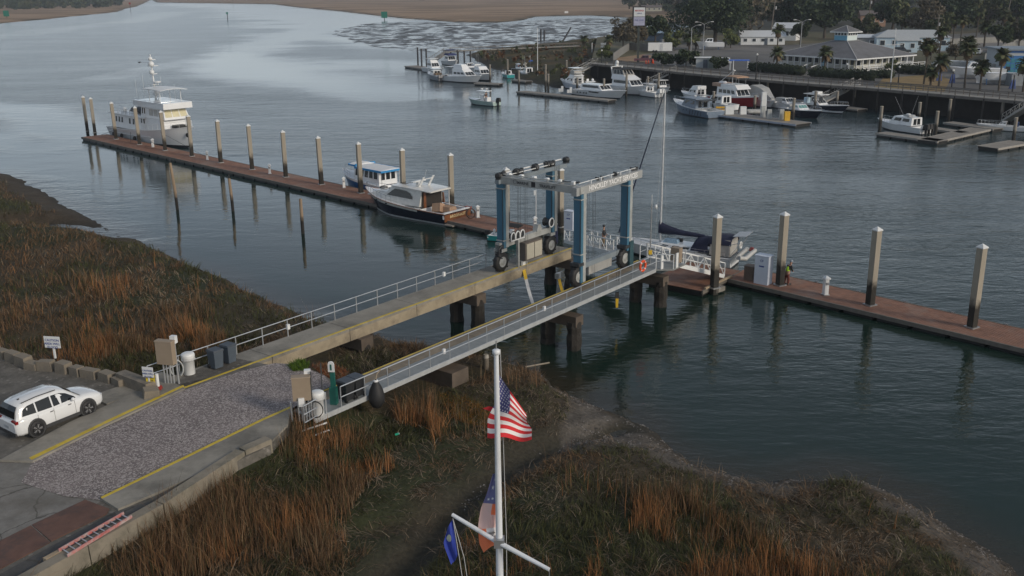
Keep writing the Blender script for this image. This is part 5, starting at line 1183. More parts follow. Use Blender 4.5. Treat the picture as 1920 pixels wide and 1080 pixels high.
rails(t,R_,.7,.97,.6,5,True);post4(t,(-3.8,),(-1.4,1.4),1.0,2.8);MB().tube([(-4.5,-.6,1.1),(-4.6,-.6,2.9)],.02,5).build('flagstaff',white,t);MB().box((-1.9,.2,1.4),(1.2,.5,.5)).build('seat',M('seat_red',(.3,.05,.05),.7),t)
# ---- dark hulled motor yacht in the foreground of the dock
q0=un(858,416,.1);q1=un(690,385,.1);t,Ln=boat('navy hulled motor yacht with rounded white cabin and teak cockpit tied to the long dock',tuple(q1),tuple(q0),'motor_yacht',L_=13.6)
R_,hb,sh=hull(t,Ln,4.5,2.15,1.2,navyhull,M('boot_white',(.55,.56,.57),.4),gel,rake=.11,full=.52,cockpit=.28,ck=.55,strake=wood)
g=MB()
for s in(-1,1): g.loft([[Vector((r[3].x,s*(r[3].y+.015),r[3].z+.0*r[4].z)),Vector((r[4].x,s*(r[4].y+.015),r[4].z))] for r in R_[4:]],False,False)
g.build('white_bulwark',M('bulwark_cream',(.60,.585,.54),.25,coat=.3),t)
def arc(x0,x1,w0,w1,z0,z1,n=8): pass
creamc=M('cabin_cream',(.66,.65,.62),.22,coat=.3)
c=cab(t,1.8,5.2,2.7,1.75,2.35,1.6,.0,.85,creamc,'trunk_cabin')
c=cab(t,-3.1,2.9,3.5,1.45,3.12,1.7,-.2,.84,creamc,'deckhouse')
for s in(-1,1):
    A,B_,C_,D=(c[0],c[1],c[5],c[4]) if s<0 else (c[3],c[2],c[6],c[7]);nr=Vector((0,s,.08)).normalized()
    q=lambda u,v:(A.lerp(B_,u)).lerp(D.lerp(C_,u),v)+nr*.07
    pts=[(.20,.40),(.24,.58),(.32,.74),(.45,.84),(.62,.87),(.84,.87),(.93,.42)];m=MB();m.add([q(*p) for p in pts],[tuple(range(7)) if s<0 else tuple(reversed(range(7)))]);m.build('side_window',glass,t)
win(t,c,'F',.03,.97,.30,.92,3,.05)
MB().loft([[Vector((x,y,zc+.10*(1-(2*y/w)**2))) for y in(-w/2,-w/4,0,w/4,w/2)]+[Vector((x,y,zc-.09)) for y in(w/2,-w/2)] for x,w,zc in((-4.6,3.0,3.13),(-4.2,3.3,3.17),(-2.0,3.4,3.24),(.4,3.2,3.24),(1.3,2.7,3.16))],True).build('hard_top',creamc,t)
MB().box((.4,0,3.355),(.9,1.2,.03)).build('hatch',glass,t);MB().box((-1.3,-.1,3.47),(.4,.4,.28)).build('radar_post',white,t);MB().box((-1.3,-.1,3.69),(.3,1.9,.14)).build('radar_bar',white,t)
MB().bar((-2.2,-.7,3.3),(-2.9,-.7,4.35),.34,.07).build('mast_fin',white,t);MB().bar((-2.2,.7,3.3),(-2.9,.7,4.35),.34,.07).build('mast_fin',white,t);MB().bar((-2.75,-.7,4.12),(-2.75,.7,4.12),.12,.06).build('mast_bar',white,t);whip(t,-2.9,.6,4.25,.9)
MB().box((3.9,0,2.33),(.9,.6,.12)).build('hatch_frame',white,t);MB().box((3.2,-.5,2.38),(.6,.45,.06)).build('hatch',glass,t);MB().tube([(3.9+.42*math.cos(a),.42*math.sin(a),2.44) for a in [2*PI*k/14 for k in range(15)]],.05,6).build('fender_ring',black,t)
post4(t,(-4.35,),(-1.45,),1.3,3.12,.05,white);MB().box((-3.25,0,2.15),(.08,2.9,1.6)).build('saloon_opening',inter,t);MB().box((-3.32,1.1,2.1),(.08,.35,1.6)).build('teak_door',wood,t)
MB().box((-3.2,-1.72,1.95),(.5,.1,1.1),top=(.5,1)).build('teak_wing',wood,t)
MB().box((-4.6,.5,1.35),(1.1,.7,.9),rot=Matrix.Rotation(.35,3,'X')@Matrix.Rotation(.2,3,'Y')).build('covered_helm_seat',M('cover_tan',(.45,.29,.19),.8,var=.15),t);MB().box((-5.4,-.1,1.15),(1.7,1.3,.8),top=(.8,.7)).build('covered_seat',MATS['cover_tan'],t)
MB().box((-5.2,0,.68),(3.3,3.0,.04)).build('teak_sole',wood,t);MB().box((-Ln/2-.02,0,.75),(.06,3.9,.72)).build('transom',wood,t)
MB().box((-Ln/2-.55,0,.16),(1.2,4.0,.12)).build('swim_platform',M('platform_teak',(.33,.29,.25),.7),t)
lettering('ARGONAUT',.42,M('gold_leaf',(.75,.62,.35),.4),t,(-Ln/2-.06,0,.83),(PI/2,0,-PI/2));MB().box((-Ln/2+.15,0,1.26),(.3,3.8,.08)).build('transom_cap',white,t)
rails(t,R_,.55,.985,.62,7,False)
for u in(9,11): 
    p_=R_[u][3];MB().box((p_.x,p_.y+.05,p_.z+.12),(.3,.06,.12)).box((p_.x,-p_.y-.05,p_.z+.12),(.3,.06,.12)).build('porthole',glass,t)
MB().box((-2.0,2.0,1.3),(1.4,.03,.28)).build('engine_vent',M('vent_grey',(.3,.3,.29),.5),t)
for u,dx in((2,-1.6),(7,1.2),(12,2.4)):
    p_=R_[u][4];MB().tube([(p_.x,-p_.y,p_.z),(p_.x+dx*.5,-p_.y-.5,.75),(p_.x+dx,-p_.y-.9,.55)],.02,4).build('mooring_line',M('rope_white2',(.45,.43,.4),.8),t)
for u in(4,9): p_=R_[u][4];MB().ball((p_.x,-p_.y-.14,.85),.15,8,5,(1,1,2.2)).build('fender',white,t)
# ---- small turquoise centre console under the lift
q0=un(918,447,.1);t,Ln=boat('small turquoise centre console boat with a black sunshade behind the lift\'s front column',tuple(un(975,452,.1)),tuple(q0),'centre_console',L_=4.4);Ln=6.8;t.scale=(.64,.64,.64)
hull(t,Ln,2.4,1.2,.85,M('hull_turquoise',(.03,.32,.33),.3,coat=.3),anti,gel,cockpit=.65,ck=.4);MB().box((0,0,1.2),(.8,.9,1.1)).build('console',gel,t);outboard(t,-Ln/2-.1,0,.6,1.2)
post4(t,(-1.2,.9),(-.9,.9),.9,2.5,.025,black);MB().loft([[Vector((x,y,2.55+.18*(1-y*y)-.05*(x)**2)) for y in(-1.1,-.5,0,.5,1.1)]+[Vector((x,y,2.45-.05*x*x)) for y in(1.1,-1.1)] for x in(-1.7,-.8,0,.8,1.6)],True).build('sunshade',M('canvas_black',(.02,.02,.022),.8),t)
MB().ball((-Ln/2+.4,.8,1.2),.22,8,5,(1,1,1.4)).build('fender',white,t);MB().box((1.6,0,1.0),(1.0,1.0,.4)).build('bow_seat',gel,t)
# ---- sailing boat by the right gangway
q0=un(1377,499,.0);t,Ln=boat('sailing boat with navy sail cover and cockpit canopies moored behind the right gangway',tuple(un(1180,474,.0)),tuple(q0),'sailing_boat',L_=10.9);Ln=14.3;SS=.762
R_,hb,sh=hull(t,Ln,4.2,1.75,1.25,gel,anti,M('deck_grey_white',(.50,.52,.54),.5,var=.08),rake=.14,full=.45,cockpit=.22,ck=.4)
c=cab(t,-3.2,2.6,2.6,1.4,1.95,1.2,.0,.8);win(t,c,'R',.15,.9,.3,.75,3,.2);win(t,c,'L',.15,.9,.3,.75,3,.2)
xm=1.75;HM=0
for k in range(600):
    w_=t.matrix_basis@Vector((xm*SS,0,(1.5+k*.05)*SS));_x,_y,_z=projv(np.array([[w_.x,w_.y,w_.z]]))
    if _y[0]<170: HM=1.5+k*.05;break
MB().tube([(xm,0,1.4),(xm,0,HM)],[.13,.085],10).build('mast',M('mast_alloy',(.62,.63,.64),.35,metal=.4),t)
MB().tube([(xm,0,2.9),(-3.7,0,2.75)],.09,8).build('boom',MATS['mast_alloy'],t)
MB().loft([[Vector((x,y,z_)) for y,z_ in((-w,2.95),(-w*.8,2.95+h*.6),(0,2.95+h),(w*.8,2.95+h*.6),(w,2.95),(0,2.75))] for x,w,h in((xm+.2,.22,1.35),(1.2,.22,1.0),(.3,.2,.75),(-.8,.2,.5),(-2.2,.18,.38),(-3.6,.12,.25))],True,True,True).build('sail_cover',navy,t)
for s in(-1,1):
    MB().tube([(xm-.1,s*1.9,1.5),(xm,s*.75,HM*.55),(xm,0,HM-.3)],.008,4).build('shroud',steel,t);MB().tube([(xm,0,HM*.55),(xm,s*.8,HM*.55)],.03,5).build('spreader',chrome,t)
MB().tube([(-Ln/2+.4,.9,1.3),(-Ln/2+1.2,0,4.6),(xm-.1,0,HM)],.006,4).build('backstay',dk,t)
fs_=t.matrix_basis.inverted();MB().tube([(Ln/2-.25,0,2.3),(xm+.12,0,HM*.985)],[.11,.045],8).build('furled_headsail',navy,t)
MB().tube([(xm-.6,0,HM),(xm+.3,0,HM+.05)],.03,5).build('masthead_instruments',white,t)
def hood(x0,x1,w,z0,z1,mat,nm,front=.5):
    MB().loft([[Vector((x,y*w/2,z0+(z_*(zt-z0)))) for y,z_ in((-1,0),(-.98,.55),(-.8,.9),(0,1.0),(.8,.9),(.98,.55),(1,0))] for x,zt in((x0,z1*.97),(x0+(x1-x0)*.4,z1),(x1-front,z1*.96),(x1,z0+(z1-z0)*.25))],False,False,True).build(nm,mat,t)
hood(-4.4,-2.4,2.7,1.55,3.05,navy,'sprayhood',.5);MB().box((-2.65,0,2.2),(.05,2.0,.6),rot=Matrix.Rotation(-.5,3,'Y')).build('hood_window',pink,t)
c=cab(t,-7.0,-4.6,2.9,1.35,3.2,.05,.05,.95,pink,'cockpit_enclosure');hood(-7.1,-4.5,2.95,2.6,3.5,navy,'bimini_top',.1)
for s in(-1,1): MB().tube([(-6.9,s*1.5,1.3),(-6.9,s*1.45,2.7),(-8.1,s*1.45,3.1)],.04,6).tube([(-7.0,s*1.3,1.5),(-8.0,s*1.35,3.0)],.035,6).build('stern_arch',chrome,t)
MB().box((-7.9,0,3.75),(1.5,2.6,.05),rot=Matrix.Rotation(.12,3,'Y')).build('solar_panel',M('solar_pale',(.30,.31,.33),.3),t)
MB().tube([(-7.9,-2.0,1.6),(-7.9,1.6,1.5),(-8.1,2.1,1.6)],.24,10).tube([(-8.8,-2.0,1.55),(-8.8,1.6,1.45),(-8.3,2.2,1.6)],.24,10).build('inflatable_tender',M('tender_grey',(.46,.46,.45),.6),t)
MB().tube([(-7.3,-1.5+.36*math.cos(a),2.1+.36*math.sin(a)) for a in [2*PI*k/14 for k in range(15)]],.09,6).build('horseshoe_buoy',white,t);outboard(t,-8.4,-1.6,1.5,.7,M('motor_red',(.25,.05,.05),.5))
rails(t,R_,.05,.985,.65,12,True);MB().box((.3,.1,2.1),(1.8,1.2,.4),top=(.8,.6)).build('deck_gear',M('gear_blue',(.2,.3,.4),.7,var=.4,scale=4),t);MB().box((-.4,-.6,2.1),(.7,.5,.35)).build('deck_bag',black,t)
t.scale=(SS,SS,SS)
# ================================================================== FAR MARINA BOATS
def sportfish(lab,bow,stern,B=4.2,fb=2.1,fs=1.2,hm=None,cabn=(-.12,.22),fly=True,deckh=1.5,flyh=1.2,hard=False,wm_=None,L_=None,nm='motor_yacht',cock=.28,cm=None,boot=None,rear_open=False,win_n=3):
    t,Ln=boat(lab,bow,stern,nm,L_=L_);R_,hb,sh=hull(t,Ln,B,fb,fs,hm or gel,boot or anti,gel,rake=.13,full=.5,cockpit=cock,ck=.5,strake=white)
    z0=fs+.15;x0=Ln*cabn[0];x1=Ln*cabn[1];cm=cm or gel
    c=cab(t,x0,x1,B*.78,z0,z0+deckh,Ln*.09,.0,.9,cm);win(t,c,'R',.08,.92,.45,.85,win_n,.1,wm_);win(t,c,'L',.08,.92,.45,.85,win_n,.1,wm_);win(t,c,'F',.05,.95,.3,.9,3,.05,wm_);win(t,c,'B',.15,.85,.1,.85,2,.1,wm_)
    if fly:
        f=cab(t,x0-.25,x1-Ln*.10,B*.66,z0+deckh,z0+deckh+.62,Ln*.05,.0,.95,cm,'flybridge')
        if hard:
            post4(t,(x0+.1,x1-Ln*.14),(-B*.27,B*.27),z0+deckh+.5,z0+deckh+flyh+.9,.035);MB().box(((x0+x1-Ln*.12)/2,0,z0+deckh+flyh+.95),(x1-x0-Ln*.08,B*.66,.09)).build('hard_top',cm,t)
    rails(t,R_,.55,.98,.6,6,False);return t,Ln,R_,z0
# row A, left side docks of the marina
t,Ln,R_,z0=sportfish('grey hulled open motor boat with tan seats, leftmost boat of the far marina',(783,141),(829,152),3.1,1.7,1.2,M('hull_mid_grey',(.22,.24,.27),.3),(-.15,.12),False,1.1,L_=10.5,nm='motor_boat',cock=.35)
MB().box((-2.3,0,1.6),(1.6,1.6,.5)).build('seats',M('seat_tan',(.4,.27,.17),.7),t);MB().box((-.3,0,2.85),(3.4,2.3,.08)).build('hard_top',gel,t);post4(t,(-1.7,1.0),(-1,1),1.3,2.85)
for y in(-.9,-.3,.3,.9): outboard(t,-Ln/2-.2,y,.7,1.3,M('outboard_grey',(.2,.2,.21),.4))
t,Ln,R_,z0=sportfish('long white flybridge yacht with rounded helm in front of the left marina dock',(908,157),(828,150),4.6,2.0,1.3,L_=15.5,cabn=(-.10,.26),deckh=1.25,flyh=1.1)
c=cab(t,-1.6,2.0,2.6,z0+1.5,z0+2.9,1.0,.0,.75,gel,'helm_screen');MB().box((-3.4,0,z0+2.2),(2.6,2.9,.08)).build('canvas_awning',white,t);post4(t,(-4.6,-2.3),(-1.3,1.3),z0,z0+2.2)
t,Ln,R_,z0=sportfish('white cruiser with dark windows and pale blue flybridge cover right of the long yacht',(948,156),(880,146),4.0,2.0,1.2,L_=13,cabn=(-.08,.2),deckh=1.4)
MB().box((-2.6,0,z0+2.3),(1.8,2.0,.25),top=(.8,.8)).build('folded_cover',white,t);whip(t,-2.6,.6,z0+1.6,3.5,0);whip(t,-1.6,-.6,z0+1.6,3.6,.3)
t,Ln,R_,z0=sportfish('white motor boat with large navy canvas top moored beyond the long yacht',(875,128),(836,120),3.6,1.7,1.1,L_=10,cabn=(-.2,.15),fly=False)
MB().box((-.4,0,z0+2.0),(4.2,3.0,.5),top=(.9,.75)).build('navy_canvas',M('canvas_blue',(.02,.03,.12),.8),t);MB().box((-.4,0,z0+3.3),(3.4,2.6,.22),top=(.6,.7)).build('upper_canvas',M('canvas_blue',(.02,.03,.12)),t);post4(t,(-1.8,1.0),(-1.1,1.1),z0+1.6,z0+3.3)
t,Ln,R_,z0=sportfish('white cruiser hidden behind the long yacht, its awning on thin posts',(850,142),(800,134),3.6,1.7,1.2,L_=11,cabn=(-.2,.1));MB().box((-1.5,0,z0+2.5),(3.0,2.6,.08)).build('awning',white,t);post4(t,(-2.8,-.2),(-1.2,1.2),z0+1.4,z0+2.5)
# centre console under way
t,Ln=boat('white and pale green centre console boat under way with two people aboard',(872,193),(932,199),'centre_console',L_=8.2);hull(t,Ln,2.7,1.25,.85,M('hull_pale_green',(.40,.52,.49),.3,coat=.3),anti,gel,cockpit=.6,ck=.4)
MB().box((-.3,0,1.4),(1.1,1.0,1.2),top=(.8,.9)).build('console',gel,t);post4(t,(-1.3,.5),(-.8,.8),.9,2.75,.03);MB().box((-.4,0,2.8),(2.5,2.1,.1)).build('hard_top',gel,t);radar(t,-.1,.3,3.1,.28);radar(t,-.9,-.3,3.1,.24);outboard(t,-Ln/2-.1,0,.65,1.5);MB().box((-1.6,0,1.2),(.5,1.1,.8)).build('seat',white,t)
UW=t
t,Ln,R_,z0=sportfish('small white and navy motor boat behind the long finger dock piles',(1008,140),(966,135),3.0,1.4,1.0,navyhull,(-.3,-.02),False,1.1,L_=10,nm='motor_boat');MB().box((-1.9,0,z0+1.3),(2.6,2.2,.1)).build('hard_top',gel,t);whip(t,-2,.5,z0+1.2,2.6,0);whip(t,-1.2,.5,z0+1.2,2.6,0);MB().box((-1.6,-1.0,z0+.7),(.5,.1,.5)).build('red_lifebuoy',orange,t)
t,Ln,R_,z0=sportfish('small white boat with bright blue canvas behind the tall thin mast',(1028,139),(988,128),2.8,1.3,.9,None,(-.2,.1),False,.9,L_=8.5,nm='motor_boat');MB().box((-1.4,0,z0+1.1),(2.6,2.2,.7),top=(.8,.6)).build('blue_canvas',M('canvas_bright_blue',(.01,.09,.40),.8),t)
t,Ln,R_,z0=sportfish('small turquoise hulled boat tucked behind the white cruiser and the piles',(932,140),(958,147),2.4,1.2,.9,MATS['hull_turquoise'],(-.2,.0),False,.8,L_=7,nm='motor_boat')
# middle basin
t,Ln,R_,z0=sportfish('white sport fishing boat with tower and enclosed helm at the left of the middle basin',(1048,161),(1100,170),3.8,2.0,1.2,paleblue,(-.18,.14),True,1.3,1.2,True,L_=12.5);MB().box((-1.2,0,z0+2.4),(2.0,2.0,.9)).build('clear_enclosure',pink,t)
for k in range(4): MB().box((-2.9,0,z0+.6+k*.6),(.7,2.2,.06)).build('tower_step',white,t)
t,Ln,R_,z0=sportfish('sleek white express cruiser with round portholes alongside the middle dock',(1166,186),(1082,176),4.4,1.9,1.2,None,(-.30,.14),False,1.25,L_=16,cock=.12,win_n=1)
for s in(-1,1): MB().loft([[Vector((x,s*2.21,1.0)),Vector((x+.1,s*2.21,1.22))] for x in(-1.6,-.5,.6,1.6)],False,False).build('hull_window',glass,t)
for x in(-5.4,-4.4,-3.2,-2.4): MB().lathe([(.01,-.04),(.17,-.04),(.17,.04),(.01,.04)],(x,2.16,.75),10,'Y').lathe([(.01,-.04),(.17,-.04),(.17,.04),(.01,.04)],(x,-2.16,.75),10,'Y').build('porthole',glass,t)
MB().box((-3.6,0,z0+1.6),(.4,2.8,.1),rot=Matrix.Rotation(.3,3,'Y')).build('radar_arch',gel,t);dome(t,-3.4,.5,z0+2.0,.28);MB().box((-3.8,-.6,z0+2.0),(.15,.6,.5)).build('horn',white,t)
t,Ln,R_,z0=sportfish('white flybridge motor yacht with black bimini and a dome on its arch',(1222,181),(1135,170),4.8,2.3,1.5,None,(-.22,.20),False,1.5,L_=16.5,cock=.15,win_n=1)
f=cab(t,-3.8,2.2,3.9,z0+1.5,z0+2.5,2.4,.0,.85,gel,'flybridge');s2=cab(t,-3.6,.2,3.2,z0+2.5,z0+3.6,.9,-.1,.85,pink,'clear_enclosure');win(t,s2,'L',.05,.95,.1,.9,3,.1);win(t,s2,'R',.05,.95,.1,.9,3,.1);win(t,s2,'F',.05,.95,.1,.9,3,.1)
MB().box((-2.1,0,z0+3.7),(4.0,3.0,.16),top=(.85,.85)).build('bimini_top',M('canvas_black',(.02,.02,.022)),t);MB().bar((-3.9,-1.5,z0+2.4),(-4.3,-1.5,z0+4.0),.3,.12).bar((-3.9,1.5,z0+2.4),(-4.3,1.5,z0+4.0),.3,.12).box((-4.3,0,z0+4.05),(.5,3.1,.12)).build('radar_arch',gel,t);dome(t,-4.2,0,z0+4.9,.42);MB().box((-4.3,0,z0+4.35),(.5,.6,.5)).build('dome_mount',white,t)
t,Ln,R_,z0=sportfish('small white boat with T-top and big outboards at the end of the middle basin',(1198,178),(1236,183),2.8,1.4,1.0,None,(-.1,.1),False,1.0,L_=8,nm='motor_boat');MB().box((-.4,0,z0+1.5),(2.6,2.0,.1)).build('hard_top',gel,t);post4(t,(-1.3,.6),(-.8,.8),z0,z0+1.5);outboard(t,-Ln/2-.2,-.4,.8,1.6,white);outboard(t,-Ln/2-.2,.4,.8,1.6,white)
t,Ln,R_,z0=sportfish('white pilothouse boat with black outboard below the marina stairs',(1246,174),(1222,170),2.6,1.4,1.0,None,(-.25,.15),False,1.5,L_=7.5,nm='motor_boat');outboard(t,Ln/2*-1-.2,0,.8,1.6);MB().box((-.2,0,z0+1.56),(3.0,2.3,.1)).build('hard_top',gel,t)
# right of centre
t,Ln,R_,z0=sportfish('slate blue pilothouse boat with black strakes at the left end of the fuel dock',(1250,205),(1342,222),4.2,2.3,1.25,greyhull,(-.20,.16),False,1.6,L_=13.5,cm=slate,cock=.3,win_n=2)
MB().box((-.4,0,z0+1.66),(4.6,3.3,.12)).build('roof',slate,t);MB().box((-3.6,0,z0+1.5),(2.0,3.2,.1)).build('aft_roof',M('roof_dark',(.03,.035,.04),.6),t);post4(t,(-4.4,),(-1.5,1.5),z0-.2,z0+1.5);radar(t,-1.0,.6,z0+2.0);MB().tube([(-1.8,0,z0+1.7),(-1.8,0,z0+3.6)],.05,6).tube([(-1.8,-.7,z0+2.9),(-1.8,.7,z0+2.9)],.03,5).build('mast',steel,t)
for k in range(5):
    x=-4.8+k*.85
    for s in(-1,1):MB().bar((x,s*2.03,.3),(x-.35,s*2.12,1.15),.09,.04).build('black_strake',black,t)
for s in(-1,1):
    for x in(-.6,.4): MB().box((x,s*2.12,1.0),(.28,.05,.16)).build('porthole',glass,t)
t,Ln,R_,z0=sportfish('small white cruiser with arched windows between the slate boat and the red trawler',(1318,200),(1375,208),3.2,1.6,1.1,None,(-.3,.1),False,1.4,L_=10,nm='motor_boat')
t,Ln,R_,z0=sportfish('red hulled trawler with white flybridge and tan bimini at the fuel dock',(1424,205),(1340,192),4.6,2.3,1.5,redhull,(-.30,.20),True,1.7,1.4,False,L_=13.5,win_n=4,cock=.05)
for s in(-1,1): MB().loft([[Vector((r[3].x,s*(r[3].y+.03),r[3].z+.12)),Vector((r[4].x,s*(r[4].y+.03),r[4].z+.25))] for r in R_[2:]],False,False).build('white_bulwark',gel,t)
f=cab(t,-2.8,2.4,3.5,z0+1.7,z0+2.5,1.0,.0,1.0,gel,'bridge_coaming');post4(t,(-1.0,1.2),(-1.2,1.2),z0+2.4,z0+4.1,.035);MB().loft([[Vector((x,y,z0+4.1+.2*(1-(y/1.5)**2)-.04*x*x)) for y in(-1.5,-.7,0,.7,1.5)]+[Vector((x,y,z0+4.0-.04*x*x)) for y in(1.5,-1.5)] for x in(-1.5,-.7,.2,1.0,1.8)],True).build('bimini_top',bimini,t)
MB().tube([(-1.4,0,z0+2.3),(-1.4,0,z0+7.0)],[.1,.06],8).tube([(-1.4,0,z0+5.0),(-5.3,0,z0+2.6)],.05,5).build('mast',white,t);radar(t,-1.1,0,z0+5.0);MB().box((-4.3,0,z0+2.2),(2.6,3.4,.6)).build('canvas_rail',M('canvas_peach',(.45,.30,.22),.8),t);MB().box((-4.4,0,z0+2.6),(1.6,1.2,.4),top=(.7,.6)).build('dinghy',gel,t)
t,Ln,R_,z0=sportfish('white boat under a sloping grey canvas cover behind the red trawler',(1470,208),(1398,193),3.6,1.6,1.2,None,(-.35,.1),False,1.5,L_=11,nm='motor_boat');MB().loft([[Vector((x,-w,1.2)),Vector((x,-w*.6,h)),Vector((x,w*.6,h)),Vector((x,w,1.2))] for x,w,h in((-4.5,1.7,2.9),(-1.5,1.8,4.0),(1.5,1.6,3.6),(4.8,.6,1.9))],False,True).build('canvas_cover',softgrey,t);whip(t,-1.5,.5,3.9,3,0)
t,Ln,R_,z0=sportfish('white speedboat with black sides, nearest to the yellow bin on the fuel dock',(1528,222),(1470,212),3.0,1.5,1.1,navyhull,(-.15,.05),False,.8,L_=10.5,nm='motor_boat',wm_=M('aqua_glass',(.12,.28,.27),.1));MB().box((-3.2,0,1.6),(1.6,2.3,.5),top=(.8,.8)).build('cockpit_cover',softgrey,t)
t,Ln,R_,z0=sportfish('white centre console with navy hull and blue T-top, rightmost boat behind the fuel dock',(1572,213),(1496,203),3.2,1.7,1.1,navyhull,(-.12,.02),False,1.0,L_=12.5,nm='motor_boat',cock=.5)
for s in(-1,1): MB().loft([[Vector((r[1].x,s*(r[1].y+.03),r[1].z)),Vector((r[2].x,s*(r[2].y+.03),r[2].z+.15))] for r in R_],False,False).build('white_side',gel,t)
MB().box((-1.8,0,3.1),(4.2,2.4,.12)).build('t_top',gel,t);post4(t,(-3.2,-.2),(-.9,.9),1.2,3.1,.04);MB().box((-1.6,0,3.4),(1.4,1.2,.4)).build('roof_box',white,t);c=cab(t,-2.4,-.3,1.6,1.2,2.7,.5,.1,.85);win(t,c,'F',.05,.95,.4,.95,1);win(t,c,'L',.1,.9,.4,.9,1,mat=MATS['aqua_glass']);win(t,c,'R',.1,.9,.4,.9,1)
MB().box((-4.6,.6,1.7),(.9,.8,1.0)).build('blue_crate',M('box_pale_blue',(.45,.6,.7),.5),t)
# right-hand basin
t,Ln,R_,z0=sportfish('small white cabin boat with crossed fishing rods in the square dock on the right',(1656,240),(1736,252),3.2,1.5,1.0,None,(-.30,.16),False,1.25,L_=10,nm='motor_boat',cock=.2,win_n=2);radar(t,-1.2,0,z0+1.5,.35);MB().box((-1.4,0,z0+1.45),(1.2,1.4,.2)).build('roof_gear',steel,t);whip(t,-.8,.5,z0+1.3,2.9,2.2);whip(t,-1.4,-.4,z0+1.3,3.3,-1.0)
for y in(-.7,0,.7): outboard(t,-Ln/2-.3,y,.7,1.5)
t,Ln,R_,z0=sportfish('low white open skiff beside the landing float at the right edge',(1858,243),(1925,247),2.2,.9,.7,None,(-.1,.08),False,.6,L_=7.5,nm='motor_boat',cock=.4);MB().box((-2.2,0,1.1),(.6,.9,.7)).build('engine_cover',M('motor_blue2',(.03,.06,.16),.5),t)

# a few more hulls in the crowded rows
t,Ln,R_,z0=sportfish('white cruiser moored stern to behind the slate blue pilothouse boat',(1290,186),(1330,192),3.4,1.6,1.1,None,(-.2,.12),True,1.2,1.1,L_=9.5)
t,Ln,R_,z0=sportfish('low white open boat tied inside the left row beyond the grey motor boat',(905,137),(868,132),3.0,1.4,1.0,None,(-.15,.08),False,1.2,L_=9,nm='motor_boat');whip(t,0,.4,z0+1.1,3,0)
t,Ln,R_,z0=sportfish('white walkaround boat with outrigger poles between the left row and the tall thin mast',(975,142),(1000,146),2.8,1.4,1.0,None,(-.2,.06),False,1.3,L_=7.5,nm='motor_boat');outboard(t,-Ln/2-.2,0,.7,1.4);whip(t,-.5,.7,z0+1.2,3.4,.4);whip(t,-.5,-.7,z0+1.2,3.4,-.4)
t,Ln,R_,z0=sportfish('white runabout with grey cover between the red trawler and the black sided speedboat',(1492,206),(1448,200),2.9,1.4,1.0,None,(-.1,.06),False,.9,L_=9,nm='motor_boat');MB().box((-1.6,0,z0+.5),(3.2,2.2,.7),top=(.8,.6)).build('boat_cover',softgrey,t)
# ================================================================== FAR MARINA: DOCKS, PILES, BOARDWALK
fdeck=M('far_dock_deck',(.26,.235,.205),.85,var=.2,scale=1.2);fedge=M('far_dock_edge',(.33,.31,.28),.8,var=.15)
def fdock(lab,a,b_,w=2.2,side='L',edge=None):
    dockb(lab,un(*a,.5),un(*b_,.5),w,.55,.6,False,side,True,fdeck,edge or fedge)
fdock('long narrow grey dock in front of the middle basin boats',(967,172),(1140,189),2.6)
fdock('fuel dock with white pumps and yellow bins in front of the red trawler',(1345,216),(1492,234),4.2,edge=M('fuel_dock_edge',(.36,.39,.46),.6))
fdock('front side of the square dock holding the small cabin boat',(1641,250),(1758,266),2.6)
fdock('right side of the square dock running back to the gangway',(1758,266),(1858,243),3.2)
fdock('inner finger dock behind the small cabin boat',(1722,238),(1800,250),2.2)
fdock('rear finger dock below the boardwalk on the right',(1768,230),(1862,243),2.4)
fdock('small square float at the right edge of the basin',(1872,279),(1935,268),3.2)
fdock('far left end float of the marina beyond the grey motor boat',(758,124),(800,130),4.0)
fdock('small float behind the white cruiser in the left row',(888,156),(935,158),2.4)
fdock('finger dock behind the blue canvas boats',(1030,140),(1075,146),2.4)
fdock('finger dock below the red trawler with the grey canvas boat',(1440,186),(1520,194),2.4)
fdock('rear dock running behind the rightmost speedboats to the stairs',(1505,193),(1608,206),2.6)
fdock('small float beside the turquoise boat among the piles',(958,150),(985,153),2.2)
